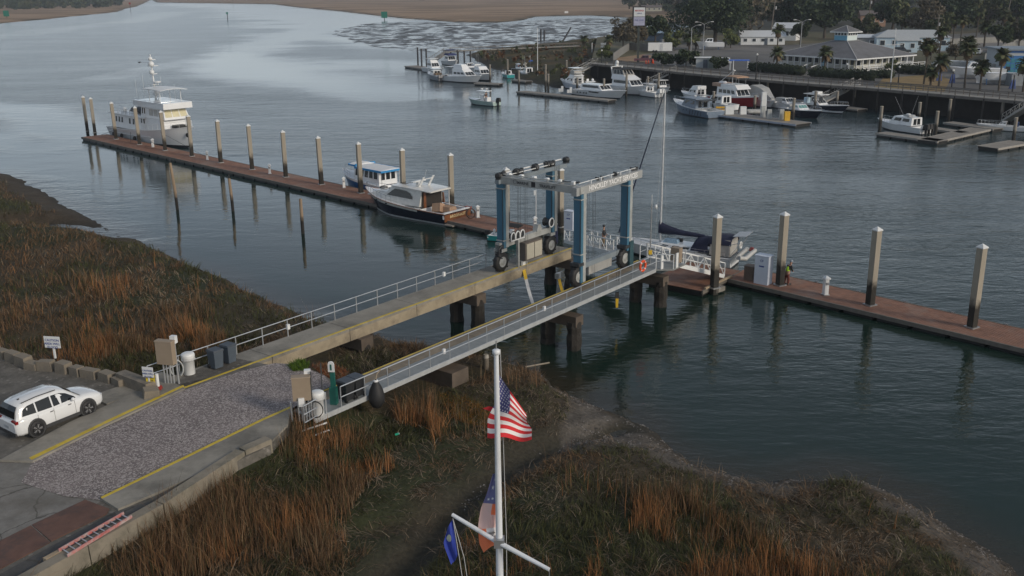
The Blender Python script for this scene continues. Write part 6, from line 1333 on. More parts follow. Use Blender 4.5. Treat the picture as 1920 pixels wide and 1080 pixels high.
# piles
fproto=None
FP=[(791,128,92,1),(784,126,90,1),(800,126,92,1),(858,118,94,1),(915,118,101,1),(922,118,103,1),(919,157,122,0),(952,146,112,0),(973,168,133,0),(985,144,118,0),(1023,168,122,0),(1028,170,140,0),(993,128,106,0),(1020,126,110,0),(1055,150,128,0),(1062,146,114,0),(1082,174,146,0),(1132,182,149,0),(1174,181,138,0),(1214,176,144,0),(1234,178,138,0),(1137,150,118,0),(1310,170,150,0),(1337,205,173,0),(1414,214,180,0),(1486,229,185,0),(1527,210,172,0),(1438,186,152,0),(1600,202,168,0),(1608,200,165,0),(1568,205,172,0),(1649,246,200,0),(1721,234,193,0),(1753,257,210,0),(1778,227,187,0),(1876,232,188,0),(1899,270,222,0),(1060,118,104,1),(1394,168,156,0)]
for i,(a,b_,tp,dark) in enumerate(FP):
    l=un(a,b_,0);h=2.0
    for k in range(80):
        _x,_y,_z=projv(np.array([[l.x,l.y,k*.12]]));h=k*.12
        if _y[0]<tp:break
    near=('far left float' if a<810 else 'left boat row' if a<960 else 'long narrow middle dock' if a<1145 else 'marina stairs' if a<1320 else 'fuel dock' if a<1500 else 'rear dock by the right stairs' if a<1640 else 'square dock on the right')
    k_=sum(1 for q in FP[:i] if ('far left float' if q[0]<810 else 'left boat row' if q[0]<960 else 'long narrow middle dock' if q[0]<1145 else 'marina stairs' if q[0]<1320 else 'fuel dock' if q[0]<1500 else 'rear dock by the right stairs' if q[0]<1640 else 'square dock on the right')==near)
    t=thing('marina_pile',f'weathered marina pile by the {near}, {ORD[k_]} one there','pile',l,.4,'weathered piles of the far marina')
    MB().tube([(0,0,-1.2),(0,0,h)],[.27,.25],8).build('shaft',M('pile_black',(.04,.04,.045),.7) if dark else fpile,t)
    MB().tube([(0,0,h),(0,0,h+.06)],[.29,.26],8).build('cap',M('pile_cap_dull',(.40,.36,.27),.7) if a>1600 else (fpile if dark else M('pile_cap_pale',(.42,.40,.36),.7)),t)
t=thing('bare_mast','tall thin white mast standing among the left marina piles','mast',un(1008,150,0));MB().tube([(0,0,0),(0,0,13.0)],[.12,.06],8).build('pole',white,t)
# dock furniture on the fuel dock and middle dock
def bx(nm,lab,cat,px,py,sz,mat,z=.55,top=None,part='body',dx=0):
    l=un(px,py,z);t=thing(nm,lab,cat,l,.1*dx);MB().box((0,0,sz[2]/2),sz,0,top).build(part,mat,t);MB().box((0,0,sz[2]+.03),(sz[0]*1.06*(top[0] if top else 1),sz[1]*1.06*(top[1] if top else 1),.06)).build('lid',mat,t);return t
pump=M('pump_grey',(.42,.43,.42),.5,var=.1);ybin=M('bin_yellow',(.65,.38,.03),.5)
bx('storage_box','large white dock box at the left end of the fuel dock','dock box',1367,214,(1.5,1.0,1.4),white)
bx('dock_box','white dock box with small door near the red trawler\'s bow','dock box',1393,214,(1.1,.9,1.3),white,top=(.9,.9))
bx('storage_tank','round topped white tank stack on the fuel dock','tank',1431,207,(1.0,.9,3.3),white,top=(.8,.8))
for i,(a,b_,h) in enumerate(((1430,220,1.9),(1442,222,1.5),(1465,224,1.7))): bx('fuel_pump',f'grey fuel pump on the fuel dock, {ORD[i]} from the left','fuel pump',a,b_,(.8,.7,h),pump,top=(.85,.85))
bx('yellow_bin','yellow bin at the right end of the fuel dock','bin',1475,226,(.9,.8,1.5),ybin);
t=bx('yellow_rack','yellow kayak rack at the left end of the fuel dock','rack',1353,209,(2.4,.6,.35),ybin);MB().box((0,0,.75),(2.2,.4,.3)).build('upper_tube',ybin,t)
l=un(1415,213,.55);t=thing('grey_tender','grey inflatable tender bundled on the fuel dock','dinghy',l);MB().tube([(-1.3,-.5,.4),(.8,-.6,.4),(1.5,0,.5),(.8,.6,.4),(-1.3,.5,.4)],.35,8).build('tube',softgrey,t)
t=thing('white_step_box','white boarding steps on the middle dock, left one','steps',un(1052,172,.5));MB().box((-.3,0,.35),(.5,.9,.7)).box((.25,0,.6),(.5,.9,1.2)).build('step',white,t);dup(t,un(1068,174,.5),0,'white boarding steps on the middle dock, right one')
# boardwalk on piles along the quay
BW=[Vector((p[0],p[1],0)) for p in QUAY];bwt=thing('boardwalk','long grey timber boardwalk with railings standing on piles along the marina edge','boardwalk',(BW[0].x,BW[0].y,0))
bw_d=M('boardwalk_deck',(.27,.255,.23),.85,var=.2,scale=1);bw_f=M('boardwalk_frame',(.15,.135,.12),.85,var=.25,scale=1);ZB=4.15
OFF=[]
for i,p in enumerate(BW):
    a=BW[max(i-1,0)];b_=BW[min(i+1,len(BW)-1)];d=(b_-a).normalized();OFF.append((p,Vector((d.y,-d.x,0))))   # towards the water
P0=[p+n_*.12 for p,n_ in OFF];P1=[p+n_*2.6 for p,n_ in OFF]
for i in range(len(BW)-1):
    m=WB();m.add([(*P0[i].xy,ZB-.14),(*P1[i].xy,ZB-.14),(*P1[i+1].xy,ZB-.14),(*P0[i+1].xy,ZB-.14),(*P0[i].xy,ZB),(*P1[i].xy,ZB),(*P1[i+1].xy,ZB),(*P0[i+1].xy,ZB)],[(3,2,1,0),(4,5,6,7),(0,1,5,4),(1,2,6,5),(2,3,7,6),(3,0,4,7)]);m.build('deck',bw_d,bwt)
    WB().bar((*P1[i].xy,ZB-.3),(*P1[i+1].xy,ZB-.3),.16,.42).build('edge_beam',bw_f,bwt)
    for h in(1.05,.62):
        WB().bar((*P1[i].xy,ZB+h),(*P1[i+1].xy,ZB+h),.09,.12).build('rail',bw_f,bwt)
    WB().bar((*P0[i].xy,ZB+1.0),(*P0[i+1].xy,ZB+1.0),.09,.12).build('rail',bw_f,bwt)
tot=0;pts=[]
for i in range(len(BW)-1):
    Ls=(P1[i+1]-P1[i]).length;n=max(1,int(Ls/2.5))
    for k in range(n): pts.append((P1[i].lerp(P1[i+1],k/n),P0[i].lerp(P0[i+1],k/n)))
pd_=None;pb_=None
for k,(a,b_) in enumerate(pts):
    for q in(a,b_):
        if pd_ is None: pd_=MB().box((0,0,.55),(.13,.13,1.1)).data('post',bw_f)
        o=bpy.data.objects.new('post',pd_);COL.objects.link(o);o.parent=bwt;o.location=Vector((q.x,q.y,ZB))-Vector(bwt.location)
    if k%2==0:
        if pb_ is None: pb_=MB().tube([(0,0,-1.5),(0,0,4.0)],.17,6).data('support_pile',M('dark_support',(.045,.04,.035),.9,var=.3))
        o=bpy.data.objects.new('support_pile',pb_);COL.objects.link(o);o.parent=bwt;o.location=Vector((a.x,a.y,0))-Vector(bwt.location)
for o in (WB().prism([tuple(p.xy) for p in P0]+[tuple((q+Vector((0,.1,0))).xy) for q in reversed(P0)],-1,3.9),): o.build('bulkhead',M('bulkhead_black',(.02,.018,.016),.9,var=.3,scale=1),bwt)
pilq=[(1138,118),(1310,140),(1438,152),(1600,165),(1876,190)]
# stairs / gangways from the boardwalk down to the docks
def ramp(lab,a,za,b_,zb,w=1.6,mat=None,rail=None):
    p=un(*a,za);q=un(*b_,zb);gangway(lab,p,q,w,6,1,rail or M('ramp_grey',(.36,.35,.33),.7,var=.1),1.15,'marina_gangway')
ramp('grey gangway from the boardwalk to the middle basin',(1268,132),4.1,(1212,158),.9)
ramp('grey gangway descending behind the leftmost boats of the middle basin',(1112,118),4.1,(1055,148),.9)
ramp('long pale gangway descending right of the speedboats',(1600,157),4.1,(1528,193),.9,1.9,M('ramp_pale',(.46,.44,.40),.7))
ramp('gangway at the right edge of the marina with white rails',(1945,196),4.1,(1895,226),.9,1.8)
# fixed pier over the mud bank at the far left of the marina
fx_=thing('bank_pier','long low grey timber footpier crossing the muddy bank behind the left boats','pier',un(1070,90,3.2))
A_=un(840,96,3.0);B2=un(1085,86,3.2);C_=un(806,118,.9)
for p_,q_ in((A_,B2),(C_,A_)):
    d=(q_-p_);nn=Vector((-d.y,d.x,0)).normalized()*1.1
    WB().bar(p_,q_,2.2,.22).build('deck',bw_d,fx_)
    for s in(-1,1): WB().bar(p_+nn*s+Vector((0,0,1.05)),q_+nn*s+Vector((0,0,1.05)),.09,.1).build('rail',bw_f,fx_)
    for k in range(int(d.length/2.6)):
        u=(k+.5)/int(d.length/2.6);c=p_.lerp(q_,u)
        for s in(-1,1): WB().bar(c+nn*s,c+nn*s+Vector((0,0,1.05)),.1).build('post',bw_f,fx_)
for px in(845,858,869,880,906,912,1008,935,965):
    c=A_.lerp(B2,(px-840)/245);WB().tube([(c.x,c.y-.8,-1),(c.x,c.y-.8,3.0)],.3,6).build('support_pile',M('pile_black',(.04,.04,.045)),fx_)
for i,(a,b_,tp) in enumerate(((1015,76,66),(1019,76,66))):
    pass
t=thing('leaning_post','dark timber post leaning over the mudflat bank','post',un(1052,83,.5));MB().bar((0,0,0),(4.2,3,6.5),.5).build('post',M('pile_black',(.04,.04,.045)),t)
t=thing('post_pair','pair of short dark posts on the edge of the mudflat','post',un(1017,77,.3));MB().tube([(-.7,0,0),(-.7,0,5)],.4,6).build('post',M('pile_black',(.04,.04,.045)),t);MB().tube([(.8,0,0),(.8,0,4.6)],.4,6).build('post',M('pile_black',(.04,.04,.045)),t)
# ================================================================== BUILDINGS
roofm=M('grey_shingle_roof',(.155,.155,.165),.8,var=.12,scale=.5,bump=.03,bscale=2,c2=(.12,.12,.125),c2s=.3,c2t=.55)
wallc=M('wall_cream',(.44,.43,.36),.7,var=.08);wblue=M('wall_pale_blue',(.50,.62,.70),.6,var=.05);sky_b=M('wall_sky_blue',(.16,.40,.56),.6,var=.05);dglass=M('window_glass_far',(.05,.06,.07),.1)
GZ=4.0
EZ=7.0
e0=un(1460,100.6,EZ);e1=un(1607,111,EZ);e2=un(1706,101.5,EZ)
ang=math.atan2(e1.y-e0.y,e1.x-e0.x)
# rectangle through the front corner: left wing direction and right wing direction
dl=(e0-e1);dr=(e2-e1);ul=dl.normalized();ul=Matrix.Rotation(R(5),3,'Z')@ul;ur=Vector((-ul.y,ul.x,0));ur=ur if ur.dot(dr)>0 else -ur
LL=dl.length;LR=dr.length*.98
rt_=thing('restaurant','single storey waterside restaurant with a wide grey hipped roof, wraparound porch and glazed cupola','building',(e1.x,e1.y,GZ),math.atan2(-ul.y,-ul.x))
s_=1 if (Vector((ur.x,ur.y,0)).cross(-ul)).z<0 else -1
# local frame: +x = from left corner to front corner (origin at the front corner), y towards the back
Yd=s_
H0=EZ-GZ
def rb(x,y,z): return (x,y*Yd,z)
rx=LL;ry=LR;cx_,cy_=-rx*.47,ry*.47
cw=1.8;zt=H0+3.3
def quadm(nm,pts,mat,th=.0): m=MB();m.add([rb(*p) for p in pts],[tuple(range(len(pts))),tuple(reversed(range(len(pts))))]);return m.build(nm,mat,rt_)
cor=[(0,0,H0),(-rx,0,H0),(-rx,ry,H0),(0,ry,H0)];tc_=[(cx_+cw,cy_-cw,zt),(cx_-cw,cy_-cw,zt),(cx_-cw,cy_+cw,zt),(cx_+cw,cy_+cw,zt)]
for i in range(4):
    j=(i+1)%4;quadm('roof_slope',[cor[i],cor[j],tc_[j],tc_[i]],roofm)
    MB().bar(rb(*cor[i][:2],H0-.12),rb(*cor[j][:2],H0-.12),.12,.28).build('fascia',white,rt_)
    MB().bar(rb(*cor[i]),rb(*tc_[i]),.16,.10).build('ridge',M('ridge_pale',(.42,.42,.42),.7),rt_)
quadm('ceiling',[(0,0,H0-.2),(-rx,0,H0-.2),(-rx,ry,H0-.2),(0,ry,H0-.2)],wallc)
# cupola
CH=1.95
MB().box(rb(cx_,cy_,zt+CH/2),(2*cw,2*cw,CH)).build('cupola_wall',M('wall_pale_mint',(.58,.66,.66),.6,var=.04),rt_)
MB().box(rb(cx_,cy_-cw-.03,zt+CH*.29),(2*cw-.1,.06,CH*.56)).build('cupola_shade_panel',sky_b,rt_)  # bluer shade of the left face laid over the pale wall as colour
for k in range(4):
    x=cx_-cw+.52+k*.84;f=MB().box(rb(x,cy_-cw-.04,zt+CH*.74),(.74,.08,CH*.36)).build('cupola_window',white,rt_);MB().box(rb(x,cy_-cw-.085,zt+CH*.74),(.58,.03,CH*.28)).build('pane',dglass,f)
    y=cy_-cw+.52+k*.84;f=MB().box(rb(cx_+cw+.04,y,zt+CH*.74),(.08,.74,CH*.36)).build('cupola_window',white,rt_);MB().box(rb(cx_+cw+.085,y,zt+CH*.74),(.03,.58,CH*.28)).build('pane',dglass,f)
ce=cw+.75;ct_=[(cx_+ce,cy_-ce,zt+CH),(cx_-ce,cy_-ce,zt+CH),(cx_-ce,cy_+ce,zt+CH),(cx_+ce,cy_+ce,zt+CH)]
for i in range(4): quadm('cupola_roof',[ct_[i],ct_[(i+1)%4],(cx_,cy_,zt+CH+1.4)],roofm);MB().bar(rb(*ct_[i][:2],zt+CH-.1),rb(*ct_[(i+1)%4][:2],zt+CH-.1),.12,.22).build('fascia',white,rt_);MB().bar(rb(*ct_[i]),rb(cx_,cy_,zt+CH+1.4),.12,.08).build('ridge',MATS['ridge_pale'],rt_)
# floor, walls, porch posts, rails
MB().box(rb(-rx/2,ry/2,.45),(rx-.8,ry-.8,.35)).build('porch_floor',M('porch_floor',(.38,.37,.34),.8),rt_)
MB().box(rb(-rx/2,ry/2,(H0-.2+.6)/2),(rx-5.0,ry-5.0,H0-.9)).build('wall',wallc,rt_)
nx_=12
for k in range(nx_+1):
    x=-.5-(rx-1)*k/nx_;MB().box(rb(x,.5,H0/2+.2),(.2,.2,H0-.5)).build('porch_post',white,rt_)
    if k<nx_:
        xm_=x-(rx-1)/nx_/2
        for h in(.9,1.2,1.5): 
            if not 5<=k<=6: MB().box(rb(xm_,.5,h),((rx-1)/nx_-.2,.07,.09)).build('porch_rail',white,rt_)
        if k not in(5,): f=MB().box(rb(xm_,2.46,2.1),(1.5,.08,1.5)).build('window',white,rt_);MB().box(rb(xm_,2.41,2.1),(1.25,.04,1.25)).build('pane',dglass,f)
ny_=9
for k in range(ny_+1):
    y=.5+(ry-1)*k/ny_;MB().box(rb(-.5,y,H0/2+.2),(.2,.2,H0-.5)).build('porch_post',white,rt_)
    if k<ny_:
        ym=y+(ry-1)/ny_/2
        for h in(.9,1.2,1.5): MB().box(rb(-.5,ym,h),(.07,(ry-1)/ny_-.2,.09)).build('porch_rail',white,rt_)
        f=MB().box(rb(-2.46,ym,2.1),(.08,1.4,1.5)).build('window',M('frame_cream',(.5,.48,.38),.6),rt_);MB().box(rb(-2.41,ym,2.1),(.04,1.15,1.25)).build('pane',dglass,f)
MB().box(rb(-rx*.455,2.42,1.9),(1.6,.08,2.4)).build('door',sky_b,rt_)
# steps to the boardwalk and the long side ramp
sx=-rx*.47
for k in range(7): MB().box(rb(sx,-.2-k*.38,.55-k*.085),(2.4,.4,.14)).build('step',M('step_wood',(.2,.18,.15),.85),rt_)
for s in(-1.35,1.35): MB().bar(rb(sx+s,.2,1.5),rb(sx+s,-3.0,.9),.09,.16).build('stair_rail',white,rt_)
for h in(.5,1.0,1.5): MB().bar(rb(1.0,1,h),rb(1.0,ry+2,h*.9),.08,.12).build('ramp_rail',white,rt_)
for k in range(10): MB().box(rb(1.0,1+(ry+1)*k/9,.75),(.12,.12,1.5)).build('ramp_post',white,rt_)
MB().bar(rb(.3,.8,.35),rb(.3,ry+2,.25),1.3,.2).build('ramp_deck',white,rt_)
def house(lab,px,py,w,d,h,rz,wall,roof,rh=1.6,zc=GZ,hip=False,win_=4,name='house',door=None,over=.4,winside='F'):
    l=un(px,py,zc);t=thing(name,lab,'building',l,rz);MB().box((0,d/2,h/2),(w,d,h)).build('wall',wall,t)
    o=over;a=[(-w/2-o,-o,h),(w/2+o,-o,h),(w/2+o,d+o,h),(-w/2-o,d+o,h)];k=d*.35 if hip else 0
    r1=(-w/2-o+k,d/2,h+rh);r2=(w/2+o-k,d/2,h+rh)
    for nm,q in(('roof_slope',[a[0],a[1],r2,r1]),('roof_slope',[a[2],a[3],r1,r2])):
        m=MB();m.add(q+[(x,y,z-.12) for x,y,z in q],[(0,1,2,3),(7,6,5,4),(0,4,5,1),(1,5,6,2),(2,6,7,3),(3,7,4,0)]);m.build(nm,roof,t)
    for q in([a[1],a[2],r2],[a[3],a[0],r1]): m=MB();m.add(q+[(x,y,z-.05) for x,y,z in q],[(0,1,2),(5,4,3)]);m.build('gable' if not hip else 'roof_slope',wall if not hip else roof,t)
    for i in range(win_):
        x=-w/2+w*(i+.5)/win_;f=MB().box((x,-.04,h*.58),(w/win_*.45,.08,h*.42)).build('window',white,t);MB().box((x,-.09,h*.58),(w/win_*.37,.03,h*.35)).build('pane',dglass,t if False else f)
    if door is not None: MB().box((door,-.05,h*.4),(1.0,.08,h*.8)).build('door',M('door_slate',(.08,.1,.13),.5),t)
    return t
wroof=M('white_metal_roof',(.60,.62,.64),.4,var=.05)
house('low white house with pale metal roof behind the big oak, left of the restaurant',1430,84,14,9,2.6,R(-8),white,wroof,1.8,win_=5,name='white_house',door=1)
house('tall white gabled shed beyond the low white house',1470,76,8,7,4.2,R(-30),white,wroof,1.8,win_=1,name='white_shed')
house('long low building with flat white roof right behind the cupola',1655,92,22,10,3.4,R(-14),M('wall_grey',(.3,.3,.3),.7),wroof,.7,win_=4,name='low_building')
house('pale blue house with white hipped roof behind the restaurant porch',1710,95,20,11,3.8,R(-14),wblue,M('pale_roof',(.42,.44,.45),.6,var=.08),1.9,hip=True,win_=6,name='pale_blue_house',door=-2)
t=house('small pale blue gabled porch block in front of the pale blue house',1700,99,5.5,4,3.4,R(-14),wblue,MATS['pale_roof'],1.2,win_=2,name='porch_block')
house('grey green gabled house roof among the trees on the hill',1738,58,11,12,7.0,R(70),M('wall_sage',(.13,.155,.15),.8),M('roof_brown',(.07,.06,.058),.9,var=.2),3.0,zc=4,win_=2,name='sage_house')
house('tan brick house half hidden by trees behind the cupola',1636,50,11,8,5,R(-10),M('wall_terracotta',(.36,.22,.15),.8),M('roof_taupe',(.14,.12,.115),.9),2.0,win_=3,name='tan_house')
house('white lit house front at the far bank above the marsh',1222,21,16,8,3,R(-5),wallc,MATS['roof_taupe'],1.6,zc=3,win_=4,name='far_house')
house('small pale blue roofed shed behind the white trailer',1240,77,12,7,2.8,R(-5),M('wall_slate_blue',(.12,.16,.22),.7),wblue,1.2,win_=0,name='blue_shed')
# blue and white boat sales building at the right edge
l=un(1882,142,GZ);t=thing('boat_workshop','pale workshop with a blue panelled front at the right edge of the marina','building',l,R(-6))
MB().box((6,5,2.6),(13,10,5.2)).build('wall',M('wall_ash',(.38,.41,.43),.7,var=.06),t);MB().box((6,4.9,5.35),(14,11,.3)).build('roof',M('roof_steel',(.2,.24,.28),.5),t);MB().box((6,-.1,4.9),(13.2,.1,.35)).build('blue_fascia',M('fascia_blue',(.03,.12,.35),.5),t)
bd=MB().box((1.9,-.06,2.1),(4.4,.14,4.0)).build('blue_front',M('front_blue',(.03,.14,.36),.5),t)
for i in range(4):
    for j in range(3): MB().box((.5+i*.95,-.15,.9+j*1.1),(.75,.06,.85)).build('pane',M('pane_teal',(.06,.22,.28),.15),bd)
lettering('SALES',.5,wl,t,(1.9,-.15,3.85),(PI/2,0,0)) if False else None
bx('storage_box','grey shipping box at the right edge beside the workshop','container',1905,160,(3.2,2.4,2.2),M('box_slate',(.2,.22,.24),.6),z=4)
# sheds and shelter near the boardwalk
t=house('small grey and white pump shed on the boardwalk edge behind the bushes',1318,127,3.4,2.6,2.4,R(-10),M('wall_ash',(.38,.41,.43)),white,.1,win_=0,name='pump_shed',door=.5)
t=bx('white_awning','flat white canopy between the bushes and the pump shed','canopy',1300,123,(4,3,1.9),M('canopy_grey_white',(.55,.56,.56),.6),z=4)
t=bx('green_tank','grey green cabinet right of the pump shed','cabinet',1334,128,(1.6,1.6,2.3),M('cab_sage',(.16,.2,.2),.6),z=4)
l=un(1385,132,4);t=thing('blue_shelter','small picnic shelter with a bright blue flat roof by the boardwalk','shelter',l,R(-8));MB().box((0,0,2.3),(4.6,2.6,.16)).build('roof',M('roof_bright_blue',(.02,.12,.55),.5),t);post4(t,(-2,2),(-1.1,1.1),0,2.3,.07,white)
# fences
def fence(lab,pts,h,mat,nm='fence',z=4):
    P=[un(a,b_,z) for a,b_ in pts];t=thing(nm,lab,'fence',P[0]);
    for p,q in zip(P[:-1],P[1:]):
        d=(q-p);n=max(1,int(d.length/2.6))
        for k in range(n): a=p.lerp(q,k/n);b_=p.lerp(q,(k+1)/n);WB().bar(a+Vector((0,0,h/2)),b_+Vector((0,0,h/2)),.06,h-.06).build('panel',mat,t);WB().box((a.x,a.y,z+h/2+.05),(.14,.14,h+.1)).build('post',mat,t)
fence('pale grey board fence running behind the white trailer',[(1150,116),(1165,104),(1180,94),(1222,96)],2.2,M('fence_grey',(.22,.22,.215),.8,var=.1))
fence('pale grey fence receding behind the dry lawn at the right',[(1845,120),(1880,100),(1925,86)],2.4,M('fence_grey',(.22,.22,.215)))
fence('long low pale wall beyond the palms near the back road',[(1765,84),(1870,80),(1960,76)],1.8,M('wall_far_grey',(.24,.235,.22),.9))
# ================================================================== TREES
def leafmat(n,c,tr=.25):
    m=MA(n,.75,.2);return m
lm=leafmat('foliage',None);barkm=M('bark',(.09,.075,.06),.95,var=.3,scale=2,bump=.05)
def crown(N,blobs,size,cols,rng,flat=1.0,drop=0.0):
    """many leaf clumps spread through several overlapping lobes"""
    w=np.array([b[3]**2 for b in blobs]);w/=w.sum();idx=rng.choice(len(blobs),N,p=w);B_=np.array(blobs)[idx]
    d=rng.normal(size=(N,3));d/=np.linalg.norm(d,axis=1)[:,None];r=rng.random(N)**.33;d[:,2]*=flat
    c=B_[:,:3]+d*(r*B_[:,3])[:,None];c[:,2]-=drop*rng.random(N)
    u=rng.normal(size=(N,3));u/=np.linalg.norm(u,axis=1)[:,None];v=np.cross(u,rng.normal(size=(N,3)));v/=np.linalg.norm(v,axis=1)[:,None]
    s=size*(.5+rng.random(N))[:,None];V=np.stack([c-u*s-v*s*.45,c+u*s*.2-v*s*.6,c+u*s,c+v*s*.6],1).reshape(-1,3)
    F=np.arange(N*4).reshape(N,4);k=rng.random(N);cc=np.array(cols)[rng.integers(0,len(cols),N)]*(.7+.6*k)[:,None];return V,F,np.repeat(cc,4,0)
def treeproto(seed,h,cr,cols,N,size,trunk=.3,dense=1.0):
    rg=np.random.default_rng(seed);bl=[]
    for k in range(int(9*dense)+3):
        a=rg.random()*6.28;r_=cr*rg.random()**.6*.72;z=h*.33+rg.random()*h*.52;bl.append((r_*math.cos(a),r_*math.sin(a),z,cr*(.25+.25*rg.random())*(1.15-z/h*.4)))
    V,F,c=crown(N,bl,size,cols,rg,.8);
    m=MB();m.tube([(0,0,-.3),(.1,.05,h*.25),(.2,.1,h*.6)],[trunk,trunk*.75,trunk*.3],8)
    for b in bl[:6]: m.tube([(.1,.05,h*.22+rg.random()*h*.15),(b[0]*.5,b[1]*.5,b[2]*.72),(b[0],b[1],b[2])],[trunk*.4,trunk*.25,.04],5)
    return V,F,c,m
def tree(lab,cat,loc,pr,group=None,name='tree',sc=1,rz=0):
    t=thing(name,lab,cat,loc,rz,group);V,F,c,m=pr
    if not hasattr(m,'me'):
        pass
    k=id(m)
    if k not in TREED:
        o=npmesh('crown',V,F,lm,c);b=m.build('trunk',barkm);TREED[k]=(o.data,b.data);bpy.data.objects.remove(o);bpy.data.objects.remove(b)
    for nm,dt in zip(('crown','trunk'),TREED[k]): o=bpy.data.objects.new(nm,dt);COL.objects.link(o);o.parent=t
    t.scale=(sc,sc,sc);return t
TREED={}
DG=[(.038,.056,.030),(.050,.070,.036),(.030,.045,.028),(.065,.082,.042)];OG=[(.085,.098,.045),(.062,.08,.036),(.105,.105,.055)];BG=[(.12,.10,.07),(.10,.088,.06),(.14,.12,.085)];YG=[(.14,.15,.05),(.10,.12,.045),(.08,.10,.045)]
oak=treeproto(1,15,12.5,DG,9000,.42,.7,2.2);oak2=treeproto(2,14,8,DG,3200,.55,.5,1.3);ev=treeproto(3,13,6,DG,2600,.5,.35,1.2);br=treeproto(4,10,5,BG,2400,.32,.25,1.2);ol=treeproto(5,12,6,OG,2600,.5,.3,1.2);yg=treeproto(6,5.5,3.0,YG,1500,.28,.15,1.2);bush=treeproto(7,3.2,2.2,DG,1200,.25,.1,1.2)
tree('very large spreading oak draped with moss behind the stored white boat','tree',un(1340,82,4),oak,name='oak_tree',sc=1.12)
for lab,a,b_,pr,sc,rz in (('round dark evergreen tree between the sign and the white trailer',1228,86,ev,.85,0),('leafless brown grey tree left of the roadside sign',1168,96,br,1.05,1),('another brown grey bare tree touching the sign from behind',1192,94,br,.9,2.5),('small yellow green tree beside the white trailer',1262,93,yg,1.1,0),('yellow brown small tree on the verge right of the oak',1370,90,yg,1.15,2),('yellow green bush at the left end of the grey fence',1135,112,yg,.75,1),('dark oak behind the low white house',1405,62,oak2,1.1,1),('tall dark tree rising left of the cupola',1480,66,oak2,1.15,3),('broad dark tree directly behind the cupola',1545,72,oak2,1.1,4),('dark tree right of the tan brick house',1672,62,oak2,1.05,5),('brown bare tree in front of the sage house',1730,78,br,1.5,2),('olive tree left of the sage house',1690,66,ol,1.15,1),('dark tree right of the sage house',1782,62,oak2,1.1,0),('olive tree beyond the back road on the right',1850,60,ol,1.35,3),('dark tree at the top right corner',1905,55,oak2,1.3,2),('tall dark tree behind the oak',1300,48,ev,1.4,5),('broad dark tree on the far bank beside the bright house',1180,16,oak2,1.5,0),('dark tree on the far bank right of the bright house',1262,24,oak2,1.5,2),('tall olive tree in the wood behind the oak',1440,40,ol,1.6,0),('tall dark pine wood edge tree above the cupola',1600,42,ev,1.7,4),('brown tree above the tan brick house',1650,34,br,1.9,3),('dark round tree at the corner of the dry lawn by the fence',1870,97,ev,.65,1),('olive tree at the right edge near the fence top',1910,92,ol,.8,2),('low brown bush right of the restaurant ramp',1745,112,br,.6,4),('brown bush clump by the boats on stands',1790,118,br,.55,0),
 ('dark evergreen above the white house chimney line',1520,50,ev,1.45,1),('olive tree behind the low white roof',1620,76,ol,.8,2),('low dark evergreen beside the lamp post behind the cupola',1500,84,ev,.6,3),('dark olive tree beyond the blue house roof',1760,80,ol,.85,4)):
    tree(lab,'tree',un(a,b_,4 if a>1270 or b_>60 else 2.5),pr,'trees around the marina' if False else None,sc=sc,rz=rz)
# palms
def palmproto(seed,h,cr,n=46,dead=8):
    rg=np.random.default_rng(seed);V=[];F=[];C=[]
    for k in range(n+dead):
        a=rg.random()*6.28;el=rg.uniform(-.35,1.35) if k<n else rg.uniform(-1.3,-.6);L_=cr*rg.uniform(.8,1.1);seg=5;base=np.array([0,0,h]);p=base.copy();d=np.array([math.cos(a)*math.cos(el),math.sin(a)*math.cos(el),math.sin(el)]);w0=cr*.20;sidev=np.array([-math.sin(a),math.cos(a),0]);col=np.array([(.085,.10,.045),(.06,.08,.036),(.12,.12,.06)][rg.integers(3)] if k<n else (.12,.085,.05))*rg.uniform(.7,1.3)
        i0=len(V)
        for s in range(seg+1):
            w=w0*(.15+math.sin(PI*min(1,(s+.4)/(seg+.6))))*1.0;V+= [p-sidev*w,p+np.array([0,0,.12*w]),p+sidev*w];C+=[col]*3;p=p+d*L_/seg;d=d+np.array([0,0,-.26]);d/=np.linalg.norm(d)
        for s in range(seg):
            # fingered edge: skip part of the blade for a ragged outline
            q=i0+s*3
            F.append((q,q+3,q+4,q+1));F.append((q+1,q+4,q+5,q+2))
            t0=V[q]*.5+V[q+3]*.5;t1=V[q+2]*.5+V[q+5]*.5;
            for tt,sg in((t0,-1),(t1,1)):
                j=len(V);V+=[V[q+1],tt+sidev*sg*w0*.7+np.array([0,0,-.25*w0])+d*.2,tt+d*.12,V[q+4]];C+=[col*.9]*4;F.append((j,j+1,j+2,j+3))
    m=MB();m.tube([(0,0,-.3),(.08,0,h*.5),(0,0,h)],[.22,.17,.2],8);m.ball((0,0,h-.35),.42,8,5,(1,1,1.2));return np.array(V),np.array(F),np.array(C),m
pm=[palmproto(11,6.0,2.0),palmproto(12,4.2,1.9),palmproto(13,7.5,2.1),palmproto(14,2.2,1.5)]
